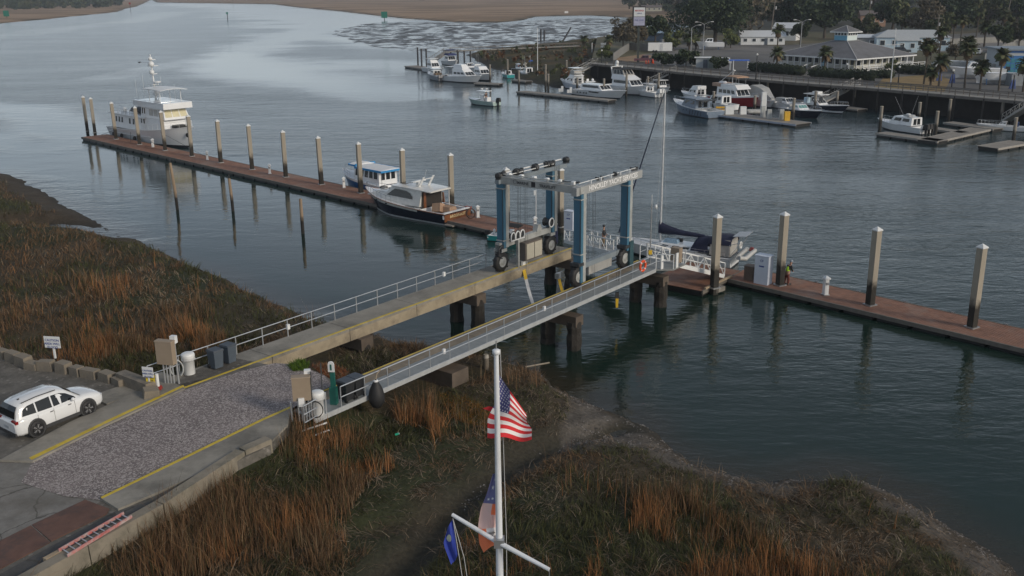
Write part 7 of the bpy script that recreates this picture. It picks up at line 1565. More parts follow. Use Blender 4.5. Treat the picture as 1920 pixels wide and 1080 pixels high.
for lab,a,b_,k,sc in (('palm left of the bare trees by the leaning signs',1141,103,1,1.0),('tall palm with very broad crown in front of the low white house',1456,112,2,1.0),('palm growing before the restaurant\'s left porch',1455,138,1,1.05),('palm in front of the restaurant steps',1545,140,1,1.1),('palm standing at the corner of the dry lawn',1732,158,2,.95),('short palm on the dry lawn behind the boardwalk',1745,160,3,1.1),('palm right of the small palm by the blue bins',1760,162,1,1.1),('palm with dark crown beside the white boats on stands',1808,166,2,.95),('palm in front of the white boat\'s stern on stands',1837,170,1,1.0),('palm left of the blue fronted workshop',1872,172,2,.85),('palm at the very right edge before the workshop',1918,172,1,1.1),('tall palm on the verge behind the restaurant ramp',1759,118,2,.95),('palm by the car park near the back road',1810,128,1,1.3),('palm in the back row left of the long wall',1785,86,2,1.0),('broad palm in the back row, middle of the long wall',1800,88,2,1.05),('palm in the back row before the right road',1845,88,1,1.4),('palm at the right end of the long wall',1890,92,2,1.0),('palm in the wood edge behind the blue house',1830,70,2,1.1),('palm behind the white trailer near the blue shed',1252,88,1,1.1),('small palm beside the stored white boat',1305,92,3,1.4),('palm left of the stored white boat',1292,93,3,1.6),('tuft palm on the mud bank by the low walkway end',1095,88,3,1.3),('palm with light trunk behind the pale blue house',1880,76,2,1.1)):
    t=tree(lab,'palm tree',un(a,b_,4 if a>1110 else 2.6),pm[k],name='palm_tree',sc=sc,rz=a*.7)
for lab,a,b_,pr,sc in (('dark round bush on the quay behind the traffic cones',1241,123,bush,1.1),('dark bush on the quay left of the biggest bush',1268,124,bush,1.0),('largest dark bush on the quay by the gangway top',1286,125,bush,1.45),('dark bush in front of the parked white car',1347,130,bush,1.0),('feathery green bush beside the restaurant\'s long ramp',1672,134,yg,.5)):
    tree(lab,'bush',un(a,b_,4),pr,name='bush',sc=sc,rz=a)
# clipped hedges
def hedge(lab,pts,w,h):
    P=[un(a,b_,4) for a,b_ in pts];t=thing('clipped_hedge',lab,'hedge',P[0]);rg=np.random.default_rng(int(pts[0][0]));bl=[]
    for p,q in zip(P[:-1],P[1:]):
        n=max(2,int((q-p).length/(w*.55)))
        for k in range(n+1): c=p.lerp(q,k/n)-t.location;bl.append((c.x,c.y,h*.5,w*.58))
    V,F,c=crown(int(170*len(bl)),bl,.22,DG,rg,h/w*.95);o=npmesh('leaves',V,F,lm,c*.8);o.parent=t
    m=MB()
    for b in bl: m.ball((b[0],b[1],h*.45),w*.5,8,5,(1,1,h/w*.85))
    m.build('core',M('hedge_core',(.018,.026,.013),.95),t)
hedge('long clipped dark hedge along the restaurant\'s left front',[(1413,134),(1500,142)],2.6,2.2)
hedge('clipped dark hedge right of the restaurant steps',[(1527,146),(1610,152),(1630,152)],2.8,2.3)
hedge('low clipped hedge at the foot of the restaurant\'s side ramp',[(1640,146),(1665,147)],2.6,1.8)
hedge('clipped hedge between the side ramp and the dry lawn',[(1690,138),(1745,141)],2.8,2.2)
# the wood behind the town and beyond the river: one mass of trees
def wood(name,poly_px,z,n,N,hs,cols,seed,size=1.1,cut=None):
    rg=np.random.default_rng(seed);P=xy(poly_px,z);xs=[p[0] for p in P];ys=[p[1] for p in P];Vs=[];Fs=[];Cs=[];o=0;c=0
    while c<n:
        x=rg.uniform(min(xs),max(xs));y=rg.uniform(min(ys),max(ys))
        if not inpoly(np.array([x]),np.array([y]),P)[0]:continue
        c+=1;h=rg.uniform(*hs);r_=h*.42;bl=[(x+rg.normal()*r_*.4,y+rg.normal()*r_*.4,z+h*rg.uniform(.12,.85),r_*rg.uniform(.4,.7)) for _ in range(6)]
        cc=cols[rg.integers(len(cols))];V,F,C=crown(N,bl,size,cc,rg,.85);Vs.append(V);Fs.append(F+o);Cs.append(C*rg.uniform(.75,1.25));o+=len(V)
    q=npmesh(name,np.concatenate(Vs),np.concatenate(Fs),lm,np.concatenate(Cs));q['kind']='stuff';q['label']={'hill_wood':'dense dark evergreen wood behind the marina town','bank_scrub':'low brown and olive scrub on the mud bank behind the left boats','bank_wood':'dark trees along the far bank left of the big oak','river_wood':'dark trees on the left bank at the top left corner','horizon_wood':'hazy far tree line beyond the marsh at the top' if n>300 else 'dark patch of far trees at the top centre of the marsh'}[name];return q
CC=[DG,DG,OG,BG,DG,OG]
wood('hill_wood',[(1290,52),(1400,70),(1480,68),(1560,62),(1690,58),(1760,66),(1840,60),(1960,64),(2100,60),(2300,2),(1900,-10),(1300,-4),(1250,20)],4,720,420,(9,17),CC,5,.7)
wood('river_wood',[(-250,34),(0,21),(120,17),(200,15),(229,11),(222,6),(100,6),(-250,18)],1.0,330,220,(9,17),[DG,DG,OG],6,1.3)
wood('horizon_wood',[(-900,-18),(240,-19),(700,-19),(900,-18),(1175,4),(1300,10),(2400,-5),(2600,-27),(900,-28),(-900,-26)],1,620,60,(18,26),[DG],8,5.5)
wood('horizon_wood',[(740,1),(870,0),(860,-4),(760,-4)],1,40,120,(9,14),[DG],9,2.0)
wood('bank_scrub',[(890,102),(935,96),(1060,84),(1180,70),(1280,58),(1300,75),(1230,95),(1110,112),(1108,150),(1040,150),(1000,140),(955,125),(910,112)],2.0,260,60,(.8,2.2),[BG,OG,[(.13,.07,.035)]],15,.3)
wood('bank_wood',[(1170,14),(1190,20),(1260,24),(1330,40),(1420,20),(1300,-6),(1180,0)],2.5,130,300,(9,15),[DG,DG,OG],10,.9)
# ================================================================== VEHICLES, SIGNS AND LAMPS ON THE FAR SHORE
def vehicle(lab,cat,px,py,rz,mat,kind='suv',nm='parked_car'):
    l=un(px,py,4);t=thing(nm,lab,cat,l,rz);L_=4.8 if kind=='suv' else 5.8
    MB().box((0,0,.72),(L_,1.9,.62),top=(.98,.95)).build('body',mat,t)
    if kind=='suv': P=cab(t,-2.2,1.2,1.75,1.02,1.75,.75,.25,.85,mat,'roof');
    else: P=cab(t,-.9,1.3,1.75,1.02,1.8,.6,.15,.85,mat,'roof');MB().box((-1.95,0,1.05),(1.8,1.5,.05)).build('bed',black,t)
    win(t,P,'R',.08,.92,.25,.85,2,.08);win(t,P,'L',.08,.92,.25,.85,2,.08);win(t,P,'F',.05,.95,.15,.9,1);win(t,P,'B',.08,.92,.25,.85,1)
    for x in(-L_*.31,L_*.31):
        for s in(-1,1): w=MB().lathe([(.1,-.12),(.36,-.12),(.36,.12),(.1,.12)],(x,s*.86,.36),12,'Y').build('wheel',black,t)
    return t
vehicle('white sport utility car parked on the marina asphalt behind the blue shelter','car',1353,121,R(165),carp)
vehicle('dark red and blue pickup truck parked behind the orange cones','pickup truck',1210,117,R(172),M('truck_maroon',(.10,.02,.03),.3,coat=.5),'pick','pickup_truck')
vehicle('dark blue van beside the small yellow green tree','van',1250,83,R(20),M('van_navy',(.03,.05,.09),.3),'suv','parked_van')
vehicle('white car parked by the hedge at the edge of the boat yard','car',1758,127,R(80),carp)
vehicle('white van on the back road near the right fence','van',1833,102,R(60),carp,'suv','parked_van')
vehicle('dark car in front of the pale blue house','car',1690,100,R(-10),M('car_black',(.02,.025,.03),.3,coat=.5))
l=un(1237,98,4);t=thing('box_trailer','white enclosed trailer with two axles in the marina car park','trailer',l,R(-4));MB().box((0,0,1.6),(7.0,2.3,2.3)).build('body',white,t);MB().box((.3,-1.17,1.5),(.9,.03,1.8)).build('door',M('door_grey_line',(.5,.52,.54),.4),t)
for x in(-1.9,-1.1): MB().lathe([(.05,-.1),(.36,-.1),(.36,.1),(.05,.1)],(x,-1.12,.38),12,'Y').build('wheel',black,t)
MB().bar((3.5,0,.5),(4.6,0,.45),.12).build('drawbar',black,t)
cn=thing('traffic_cone','orange traffic cone behind the pickup truck, leftmost of three','traffic cone',un(1211,120,4));MB().lathe([(.26,0),(.05,.9),(.02,.92)],(0,0,.04),10).build('cone',orange,cn);MB().box((0,0,.03),(.6,.6,.06)).build('base',orange,cn)
dup(cn,un(1216,120.5,4),0,'orange traffic cone behind the pickup truck, middle of three',1.1);dup(cn,un(1224,119,4),0,'orange traffic cone behind the pickup truck, rightmost of three',1.2)
# big pole sign
l=un(1196,112,4);t=thing('pole_sign','tall pole sign with a white over lilac panel above the car park','sign',l,R(-10));MB().box((0,0,5),(.55,.55,10)).build('post',M('sign_post_dark',(.05,.06,.055),.7),t);MB().box((0,0,11.2),(3.4,.9,5.0)).build('cabinet',black,t)
MB().box((.12,-.47,12.3),(2.9,.06,2.3)).build('panel',white,t);MB().box((.12,-.47,9.95),(2.9,.06,2.2)).build('panel',M('panel_lilac',(.42,.42,.55),.5),t);lettering('MARINA',.62,M('letter_red',(.5,.05,.05),.5),t,(.12,-.52,12.6),(PI/2,0,0));lettering('OFFICE',.4,bll,t,(.12,-.52,11.9),(PI/2,0,0));lettering('FUEL  DOCK',.4,bll,t,(.12,-.52,10.2),(PI/2,0,0))
l=un(1131,100,2.8);t=thing('notice_board','stack of two small white notice boards on posts at the mud bank','sign',l);MB().box((-.5,0,1.6),(.12,.12,3.2)).build('post',wetwood,t);MB().box((.5,0,1.6),(.12,.12,3.2)).build('post',wetwood,t);MB().box((0,-.08,2.9),(1.6,.06,.6)).build('board',white,t);MB().box((0,-.08,2.1),(1.6,.06,.6)).build('board',white,t)
t=thing('marker_post','thin white post at the edge of the mud bank','post',un(1110,98,2.6));MB().box((0,0,1.5),(.22,.22,3)).build('post',white,t)
def lamp(lab,px,py,h,two=True,globe=False):
    l=un(px,py,4);t=thing('street_lamp',lab,'street lamp',l,.2);MB().tube([(0,0,0),(0,0,h)],[.13,.07],8).build('pole',steel if not globe else black,t)
    if globe: MB().ball((0,0,h+.15),.22,8,6).build('globe',M('lamp_globe',(.75,.75,.72),.3),t);return
    for s in((-1,1) if two else (1,)): MB().tube([(0,0,h-.1),(s*1.2,0,h+.5),(s*2.2,0,h+.65)],.05,6).build('arm',steel,t);MB().box((s*2.3,0,h+.62),(.8,.3,.12)).build('head',white,t)
lamp('double armed street lamp in front of the big oak',1318,104,8.5);lamp('double armed street lamp behind the palm beside the cupola',1500,98,8.5);lamp('single armed street lamp left of the oak',1295,106,7.8,False);lamp('double armed lamp in the wood above the sage house',1788,48,9);lamp('street lamp on the road behind the pale blue house',1752,68,8,False)
for i,(a,b_) in enumerate(((1417,150),(1684,156),(1784,164),(1898,172),(1586,150),(1128,118))): lamp(('thin globe lamp on the boardwalk left of the long hedge','globe lamp on the dry lawn edge beside the white flagpole','globe lamp among the blue bins by the boat yard','globe lamp before the workshop front','globe lamp at the restaurant hedge','globe lamp at the left end of the boardwalk')[i],a,b_,3.0 if i!=0 else 5.0,globe=True)
t=thing('quay_flagpole','white flagpole on the dry lawn beside the restaurant ramp','flagpole',un(1670,156,4));MB().tube([(0,0,0),(0,0,10.5)],[.13,.06],8).build('mast',white,t);MB().tube([(-1.6,0,7.4),(1.6,0,7.4)],.05,6).build('crossarm',white,t)
def upole(lab,px,py,h,lean=0):
    t=thing('utility_pole',lab,'utility pole',un(px,py,4));MB().tube([(0,0,0),(lean,0,h)],[.2,.13],8).build('pole',M('pole_wood',(.2,.175,.15),.9,var=.2),t);MB().box((lean,0,h-.8),(2.4,.14,.16)).build('crossbar',MATS['pole_wood'],t);MB().tube([(lean+.35,0,h-3.2),(lean+.35,0,h-2.2)],.28,8).build('transformer',M('transformer_grey',(.4,.41,.42),.5),t)
upole('wooden utility pole with transformer between the white house and the wood',1443,80,14,1.0);upole('utility pole rising above the tan brick house',1626,70,15);upole('tall leaning utility pole at the top right corner',1882,62,19,1.6);upole('wooden utility pole behind the restaurant near the pale blue house',1755,84,9);upole('thin utility pole left of the big oak',1282,70,9)
t=thing('work_light_pole','tall thin pole with a small white camera standing at the walkway end','pole',PM@Vector((34.9,WY1+.9,ZP)),0);MB().tube([(0,0,0),(0,0,4.6)],.045,8).build('pole',steel,t);MB().tube([(0,0,4.6),(0,0,5.3)],.02,6).build('tip',white,t);MB().lathe([(.03,-.12),(.16,-.05),(.18,.08),(.05,.1)],(.3,0,4.4),10,'X').build('camera_head',white,t);MB().box((0,0,1.0),(.25,.25,.3)).build('yellow_box',yel,t)
t=thing('antenna_pole','slim white antenna pole seen through the boat lift','pole',un(1005,430,.5));MB().tube([(0,0,0),(0,0,3.9)],.04,8).build('pole',white,t);MB().box((-.08,0,3.6),(.25,.2,.45)).build('antenna_head',white,t)
# boats ashore
def ashore(lab,px,py,Ln,rz,hm,cabm=True,stand=True,ztop=1.6):
    l=un(px,py,4);t=thing('stored_boat',lab,'boat',(l.x,l.y,4.9),rz);R_,hb,sh=hull(t,Ln,Ln*.3,1.5,1.2,hm,gel,gel,keel=-.7,rake=.12,full=.5,cockpit=.3)
    if cabm: c=cab(t,-Ln*.1,Ln*.2,Ln*.2,1.3,2.5,.8,0,.85);win(t,c,'R',.1,.9,.3,.85,2);win(t,c,'F',.1,.9,.3,.9,2);win(t,c,'L',.1,.9,.3,.85,2)
    if stand:
        for x in(-Ln*.3,Ln*.2):
            for s in(-1,1): MB().bar((x,s*Ln*.12,-.9),(x,s*Ln*.09,.2),.12).build('boat_stand',bluehull,t)
    outboard(t,-Ln/2-.1,0,.6,1.5);return t
ashore('white boat stored on a trailer under the big oak',1331,93,8.5,R(170),gel)
ashore('white boat with navy stripe stored on stands in the boat yard behind the palms',1830,148,10.5,R(165),gel)
ashore('white boat stored on stands beside the blue fronted workshop',1865,158,9,R(170),gel,False)
ashore('small covered boat stored behind the first white boat in the yard',1850,138,8,R(160),softgrey,False)
ashore('shrink wrapped white boat stored at the left of the boat yard',1790,133,8,R(175),M('wrap_white',(.5,.51,.5),.6),False,False)
for i,(a,b_) in enumerate(((1762,152),(1787,156),(1900,167))):
    t=thing('blue_stand_rack',('blue boat stand cluster at the lawn corner','blue boat stand cluster beside the globe lamp','blue boat stand before the workshop')[i],'boat stand',un(a,b_,4));m=MB()
    for k in range(3): m.bar((-.5+k*.4,0,0),(-.3+k*.25,.2,1.7),.12).bar((-.5+k*.4,.6,0),(-.3+k*.25,.2,1.7),.12)
    m.build('stand',M('stand_blue',(.03,.08,.30),.5),t)
# channel marks
def mark(lab,px,py,h,w,mat,z=.1):
    t=thing('channel_marker',lab,'channel marker',un(px,py,z));MB().tube([(0,0,-1),(0,0,h)],.28,8).build('post',M('pile_black',(.04,.04,.045)),t)
    if w: MB().box((0,-.35,h-w*.3),(w,.15,w)).build('board',mat,t)
gm=M('marker_green',(.01,.16,.11),.5);mark('green square daymark on the marsh at the top left corner',13,34,5.5,5.0,gm,.8);mark('green topped channel marker in open water at the top',427,37,5.5,1.6,gm);mark('green square daymark on the point of the mudflat',721,37,5.0,4.6,gm);mark('red topped channel marker near the left bank',245,20,9,2.2,redp);mark('thin channel post in open water at the top edge',437,6,12,0,gm);mark('small white and dark structure on the far edge of the mudflat creek',1062,27,2.0,3.0,white)
# ================================================================== PEOPLE
skin=M('skin',(.35,.2,.14),.6)
def person(lab,loc,rz,lean,top,legs,hat,vest=None,sitting=False,armf=.5,hold=False,sc=1.0):
    t=thing('person',lab,'person',loc,rz)
    def skinm(nm,verts,edges,rad,mat):
        me=bpy.data.meshes.new(nm);me.from_pydata(verts,edges,[]);o=bpy.data.objects.new(nm,me);COL.objects.link(o);o.modifiers.new('s','SKIN');
        me.skin_vertices[0].data[0].use_root=True
        for i,r_ in enumerate(rad): me.skin_vertices[0].data[i].radius=(r_,r_)
        sb=o.modifiers.new('d','SUBSURF');sb.levels=1;sb.render_levels=1
        bpy.context.view_layer.update();dg=bpy.context.evaluated_depsgraph_get();m2=bpy.data.meshes.new_from_object(o.evaluated_get(dg));bpy.data.objects.remove(o);m2.materials.clear();m2.materials.append(mat);m2.polygons.foreach_set('use_smooth',[True]*len(m2.polygons))
        o=bpy.data.objects.new(nm,m2);COL.objects.link(o);o.parent=t;return o
    hip=.92 if not sitting else .5;L_=lean
    def up(h,fw=0,sd=0): return (fw+math.sin(L_)*(h-hip),sd,hip+math.cos(L_)*(h-hip))
    V=[up(hip),up(hip+.22),up(hip+.44),up(hip+.55),up(hip+.68),up(hip+.78)];E=[(0,1),(1,2),(2,3),(3,4),(4,5)];Rr=[.15,.145,.165,.06,.09,.085]
    for s in(-1,1):
        i=len(V);V+=[up(hip+.47,0,s*.19),up(hip+.22,.06+.1*armf,s*.25),up(hip+.08,.12+.35*armf,s*.20),up(hip+.05,.2+.38*armf,s*.19)];E+=[(2,i),(i,i+1),(i+1,i+2),(i+2,i+3)];Rr+=[.07,.055,.042,.04]
        j=len(V)
        if sitting:V+=[(.42,s*.12,.5),(.44,s*.12,.1),(.58,s*.12,.05)]
        else:V+=[(.02-s*.05,s*.11,.5),(-.02-s*.08,s*.12,.08),(.12-s*.08,s*.12,.04)]
        E+=[(0,j),(j,j+1),(j+1,j+2)];Rr+=[.085,.055,.05]
    b=skinm('body',V,E,Rr,skin)
    # clothing follows the body
    skinm('jacket',V[0:3]+[V[6],V[7],V[8]]+[V[13],V[14],V[15]],[(0,1),(1,2),(2,3),(3,4),(4,5),(2,6),(6,7),(7,8)],[.165,.165,.185,.085,.07,.056,.085,.07,.056],top)
    skinm('trousers',[V[0],V[10],V[11],V[17],V[18]],[(0,1),(1,2),(0,3),(3,4)],[.165,.10,.075,.10,.075],legs)
    for v in(V[12],V[19]): MB().box((v[0]-.02,v[1],.05),(.28,.11,.10),top=(.8,.8)).build('shoe',black,t)
    h=V[5];MB().ball((h[0]-.01,h[1],h[2]+.05),.115,10,6,(1.05,.95,.9)).build('hat',hat,t)
    MB().ball((h[0]+.10,h[1],h[2]-.03),.022,6,4).build('nose',skin,t)
    if vest: skinm('vest',[V[0],V[1],V[2]],[(0,1),(1,2)],[.17,.178,.20],vest)
    t.scale=(sc,)*3;return t
hv=M('vest_hivis',(.45,.75,.03),.6);
q=un(1474,534,.5);person('person in a yellow vest leaning forward behind the tall pile on the right dock',(q.x,q.y,.5),R(25),.45,M('jacket_dark',(.02,.022,.025),.8),M('trousers_rust',(.13,.03,.02),.8),M('cap_grey',(.25,.3,.35),.6),hv,sc=1.12)
q=un(1131,462,1.9);person('person in a dark hooded jacket standing on the gangway behind the lift',(q.x,q.y,1.85),R(-20),.05,M('jacket_dark',(.02,.022,.025)),M('trousers_khaki',(.25,.17,.09),.8),black,armf=.2,sc=1.05)
for i,(dx,dy) in enumerate(((-.9,-.3),(-1.3,.35))):
    q=UW.matrix_basis@Vector((dx,dy,.85));person(('person in dark clothes at the console of the moving boat','second person standing behind the helm of the moving boat')[i],q,UW.rotation_euler.z,.05,M('jacket_dark',(.02,.022,.025)),M('jacket_dark',(.02,.022,.025)),M('cap_grey',(.25,.3,.35)),armf=.6)
# low wake behind the moving boat
wk_=M('wake_foam',(.5,.54,.56),.5,var=.2);p=un(936,197,.03);q=un(1215,212,.03)
m=WB();rr=random.Random(9);n_=26
for k in range(n_):
    u=(k+rr.random()*.6)/n_;c=p.lerp(q,u);c+=Vector((0,rr.uniform(-1.0,1.0)*u*2,0));l_=rr.uniform(.5,1.6);m.add([(c.x-l_,c.y,.03),(c.x,c.y-.09,.03),(c.x+l_,c.y,.03),(c.x,c.y+.09,.03)],[(0,1,2,3)])
o=m.build('wake_foam',wk_);o['kind']='stuff';o['label']='thin broken line of wake foam behind the moving boat'
# ================================================================== MARSH VEGETATION
RG=np.random.default_rng(21)
def zone(px,z=1.4): return [tuple(p) for p in xy(px,z)]
Z_OR=[zone([(-120,540),(0,540),(120,528),(200,520),(300,545),(390,585),(440,620),(420,660),(330,700),(230,712),(120,690),(0,660),(-120,650)]),
      zone([(545,832),(600,775),(680,740),(760,735),(820,765),(835,830),(800,870),(700,900),(660,960),(640,1090),(60,1120),(180,1040),(330,960),(430,890)]),
      zone([(1180,945),(1260,925),(1340,960),(1420,1000),(1560,1060),(1600,1100),(1100,1110),(1110,1040),(1190,1000)]),
      zone([(740,1090),(760,1000),(860,1010),(960,1040),(1040,1090)])]
Z_STRAW=[zone([(30,590),(150,560),(330,590),(380,520),(250,505)]),zone([(1000,720),(1100,760),(1060,820),(970,780)]),zone([(980,900),(1080,930),(1030,1000),(960,960)]),zone([(700,890),(800,880),(840,950),(740,970)]),zone([(1380,960),(1700,1000),(1700,1050),(1500,1060)]),zone([(650,660),(780,655),(800,700),(690,720)])]
Z_MUD=[zone([(640,935),(700,905),(790,900),(880,930),(1000,860),(1150,810),(1170,770),(1080,800),(970,850),(850,900),(760,1000),(620,1100),(700,1100),(900,960)],1.2),
       zone([(630,930),(690,880),(790,850),(930,830),(1010,840),(900,930),(790,1030),(640,1040)],1.2),zone([(560,700),(620,690),(700,700),(640,760),(580,800),(540,810)],1.6)]
LOWZ=[zone([(790,680),(900,685),(1010,700),(1110,765),(1175,790),(1010,850),(900,870),(800,870),(745,800)],1.2),zone([(980,880),(1100,820),(1200,800),(1340,880),(1500,915),(1640,905),(1900,1060),(1900,1120),(1560,1040),(1300,930),(1150,930),(1000,1000)],1.2)]
Z_GOLD=zone([(820,755),(880,760),(930,790),(900,810),(830,790)],1.2)
def scatter(n,x0,x1,y0,y1):
    x=RG.uniform(x0,x1,n);y=RG.uniform(y0,y1,n)
    px,py,_=projv(np.stack([x,y,np.full(n,1.4)],1));k=(px>-130)&(px<2050)&(py<1230);return x[k],y[k]
def inz(x,y,zs):
    r=np.zeros(len(x),bool)
    for z in zs:r|=inpoly(x,y,z)
    return r
PIERS=[[tuple((PM@Vector((a,b,0))).xy) for a,b in((-1,-.3),(36,-.3),(36,2.3),(-1,2.3))],[tuple((PM@Vector((a,b,0))).xy) for a,b in((1.5,-8.7),(36,-8.7),(36,-6.0),(1.5,-6.0))]]
def blades(x,y,z,h,w,lean,az,col,name,lab,seg=2,curl=.5):
    n=len(x);a2=az+RG.normal(0,.25,n);fa=RG.random(n)*6.28;dx,dy=np.cos(fa)*w/2,np.sin(fa)*w/2;lx,ly=np.cos(az),np.sin(az)
    rows=[]
    for s in range(seg+1):
        t=s/seg;k=np.sin(lean)*(t*(1-curl)+curl*t*t)*h;zz=z+np.cos(lean*(.6+.4*t))*h*t;ww=(1-t)**.8 if s<seg else 0.04
        cx=x+lx*k;cy=y+ly*k;rows.append(np.stack([cx-dx*ww,cy-dy*ww,zz],1));rows.append(np.stack([cx+dx*ww,cy+dy*ww,zz],1))
    V=np.stack(rows,1).reshape(-1,3);m=(seg+1)*2;b=np.arange(n)*m;F=np.concatenate([np.stack([b+2*s,b+2*s+1,b+2*s+3,b+2*s+2],1) for s in range(seg)])
    o=npmesh(name,V,F,MA('reed',.8,.15),np.repeat(col,m,0));o['kind']='stuff';o['label']=lab;return o
def prep(n,box):
    x,y=scatter(n,*box);h,s,dc,dl=ghere(x,y);yy_=sdist(x,y,YPOLY);h=bankh(x,y,h,yy_);ok=(sdist(x,y,YPOLY)<-.25)&(h>.35)
    for p in PIERS: ok&=~inpoly(x,y,p)
    return x[ok],y[ok],h[ok],s[ok],dc[ok],dl[ok]
BOXES=[(-95,-4,38,140),(-26,36,16,60)]
# short matted grass
X_=[];
for bxx,n in((BOXES[0],420000),(BOXES[1],400000)): X_.append(prep(n,bxx))
x,y,h,s,dc,dl=[np.concatenate(a) for a in zip(*X_)]
dist=np.hypot(x,y);keep=(RG.random(len(x))<np.clip(52/dist,.22,1))&(h>.72+ (fbm(x,y,1.3,2)-.5)*.5+.22*((x>3)&(y<58)))
mud_=inz(x,y,Z_MUD);cl=fbm(x,y,1.1,6);keep&=~(mud_&(cl<.60)&(RG.random(len(x))>.10))&(dc>.7+fbm(x,y,2,3)*1.2)&(dl>1.1);keep&=(fbm(x,y,1.7,12)>.25)
x,y,h,dist=x[keep],y[keep],h[keep],dist[keep];n=len(x)
g=fbm(x,y,5,9);straw=inz(x,y,Z_STRAW);r=RG.random(n)
cG=np.array([.062,.066,.027]);cB=np.array([.140,.088,.050]);cS=np.array([.27,.215,.155]);cD=np.array([.050,.042,.028]);cO=np.array([.14,.058,.024])
col=np.where((g>.52)[:,None],cG,cB)*(.6+.8*RG.random(n))[:,None];col=np.where((r<.22)[:,None],cD,col)
ps=np.where(straw,.42,.045+.20*sstep(.55,.7,fbm(x,y,2.2,14)));k=RG.random(n)<ps;col=np.where(k[:,None],cS*(.6+.6*RG.random(n))[:,None],col)
swirl=fbm(x,y,2.2,4)*22;az=swirl+RG.normal(0,.5,n);lean=np.clip(RG.normal(.85,.35,n),.05,1.45);lean=np.where(k,np.clip(lean+.4,0,1.5),lean);lean=np.where(mud_[keep],1.45,lean)
low=inz(x,y,LOWZ);hh=RG.uniform(.3,.95,n)*(.55+.8*vn(x,y,.8,5))*np.where(low,.62,.9);lean=np.where(low,np.clip(lean+.25,0,1.5),lean);ww=np.clip(.016+dist*.00052,.02,.06)
blades(x,y,h-.05,hh,ww,lean,az,col,'marsh_grass','matted green, brown and straw marsh grass along both sides of the piers')
n1_=n
# tall orange-brown reeds
X_=[]
for bxx,nn in((BOXES[0],260000),(BOXES[1],330000)): X_.append(prep(nn,bxx))
x,y,h,s,dc,dl=[np.concatenate(a) for a in zip(*X_)]
iz=inz(x,y,Z_OR);jit=fbm(x,y,2.6,7);keep=iz&(h>.9)&(jit+.12*(vn(x,y,.9,4)-.5)>.45)&(dc>1.6)
edge=(~iz)&(jit>.66)&(h>1.1)&~inz(x,y,Z_MUD)&(RG.random(len(x))<.12);keep|=edge
dist=np.hypot(x,y);keep&=RG.random(len(x))<np.clip(55/dist,.3,1)
x,y,h,dist=x[keep],y[keep],h[keep],dist[keep];n=len(x)
a=np.array([.27,.125,.052]);b=np.array([.150,.090,.050]);c=np.array([.062,.060,.028]);g1=fbm(x,y,3.2,8)[:,None];q=RG.random(n)[:,None]
col=a*sstep(.42,.62,g1)+b*(1-sstep(.42,.62,g1));col=np.where(q<.16,c,col);col=np.where(q>.94,np.array([.26,.19,.12]),col)*(.6+.8*RG.random(n))[:,None]
lean=np.abs(RG.normal(.16,.24,n));az=vn(x,y,.7,2)*12+RG.normal(0,1.0,n);lean=lean*(.4+1.6*vn(x,y,.6,8));hh=RG.uniform(.45,1.45,n)*(.42+.75*sstep(.38,.62,fbm(x,y,2.6,7)))*(.6+.8*vn(x,y,.55,3));ww=np.clip(.012+dist*.00042,.018,.05)
blades(x,y,h-.05,hh,ww,lean,az,col,'tall_reeds','tall rust orange reeds behind the block wall and below the kerb',2,.8)
# low gold and green plants by the shell ramp
def patchp(name,lab,px,n,col_,hr,z=1.5,lean_=.7,w=.03,zoff=0,flat=None):
    P=zone(px,z);xs=[p[0] for p in P];ys=[p[1] for p in P];x=RG.uniform(min(xs),max(xs),n);y=RG.uniform(min(ys),max(ys),n);k=inpoly(x,y,P);x,y=x[k],y[k];n=len(x)
    h=ghere(x,y)[0] if flat is None else np.array([zy(a_,b_) for a_,b_ in zip(x,y)])+flat
    blades(x,y,h+zoff,RG.uniform(*hr,n),np.full(n,w),np.clip(RG.normal(lean_,.3,n),.1,1.4),RG.random(n)*6.28,np.array(col_)[RG.integers(0,len(col_),n)]*(.7+.6*RG.random(n))[:,None],name,lab)
patchp('gold_weeds','golden orange creeping weeds left of the flag',[(820,752),(880,758),(935,790),(905,812),(850,795)],5000,[(.24,.115,.02),(.2,.09,.02),(.1,.08,.02)],(.2,.5),1.2,1.1)
patchp('green_weeds','bright green weed tuft at the tip of the shell ramp',[(541,690),(560,680),(580,686),(574,698),(550,700)],1500,[(.09,.15,.02),(.06,.11,.02)],(.2,.45),3.1,.7,.04,0,-.05)
patchp('rust_weeds','rust coloured low weeds right of the green tuft',[(585,688),(622,685),(655,700),(640,715),(610,712)],2600,[(.22,.075,.03),(.15,.06,.03),(.2,.13,.08)],(.12,.35),3.0,.9,.035,0,-.15)
patchp('kerb_weeds','low green weeds at the end of the kerb by the walkway',[(500,835),(560,815),(600,820),(590,850),(520,860)],2600,[(.07,.08,.025),(.09,.07,.04)],(.15,.4),2.2,.8,.03)
# dry stalks drooping along the left shore edge
# oyster shells and stones along the right shore
N=90000;x=RG.uniform(-4,32,N);y=RG.uniform(20,66,N);h,s,dc,dl=ghere(x,y);k=(h>-.02)&(h<.85)&(x>-3)&(fbm(x,y,1.5,8)+.25*RG.random(N)>.52+.22*(h>.45))
px,py,_=projv(np.stack([x,y,h],1));k&=(px>600)&(px<2000)&(py<1130);x,y,h=x[k][:34000],y[k][:34000],h[k][:34000];n=len(x)
sz=RG.uniform(.025,.075,n)[:,None,None];base=np.array([(1,0,0),(-.5,.87,0),(-.5,-.87,0),(0,0,1)],float);ang=RG.random(n)*6.28;ca,sa=np.cos(ang),np.sin(ang)
V=base[None]*sz*np.array([1.5,.9,.8]);V=np.stack([V[...,0]*ca[:,None]-V[...,1]*sa[:,None],V[...,0]*sa[:,None]+V[...,1]*ca[:,None],V[...,2]],-1)+np.stack([x,y,h-.005],1)[:,None]
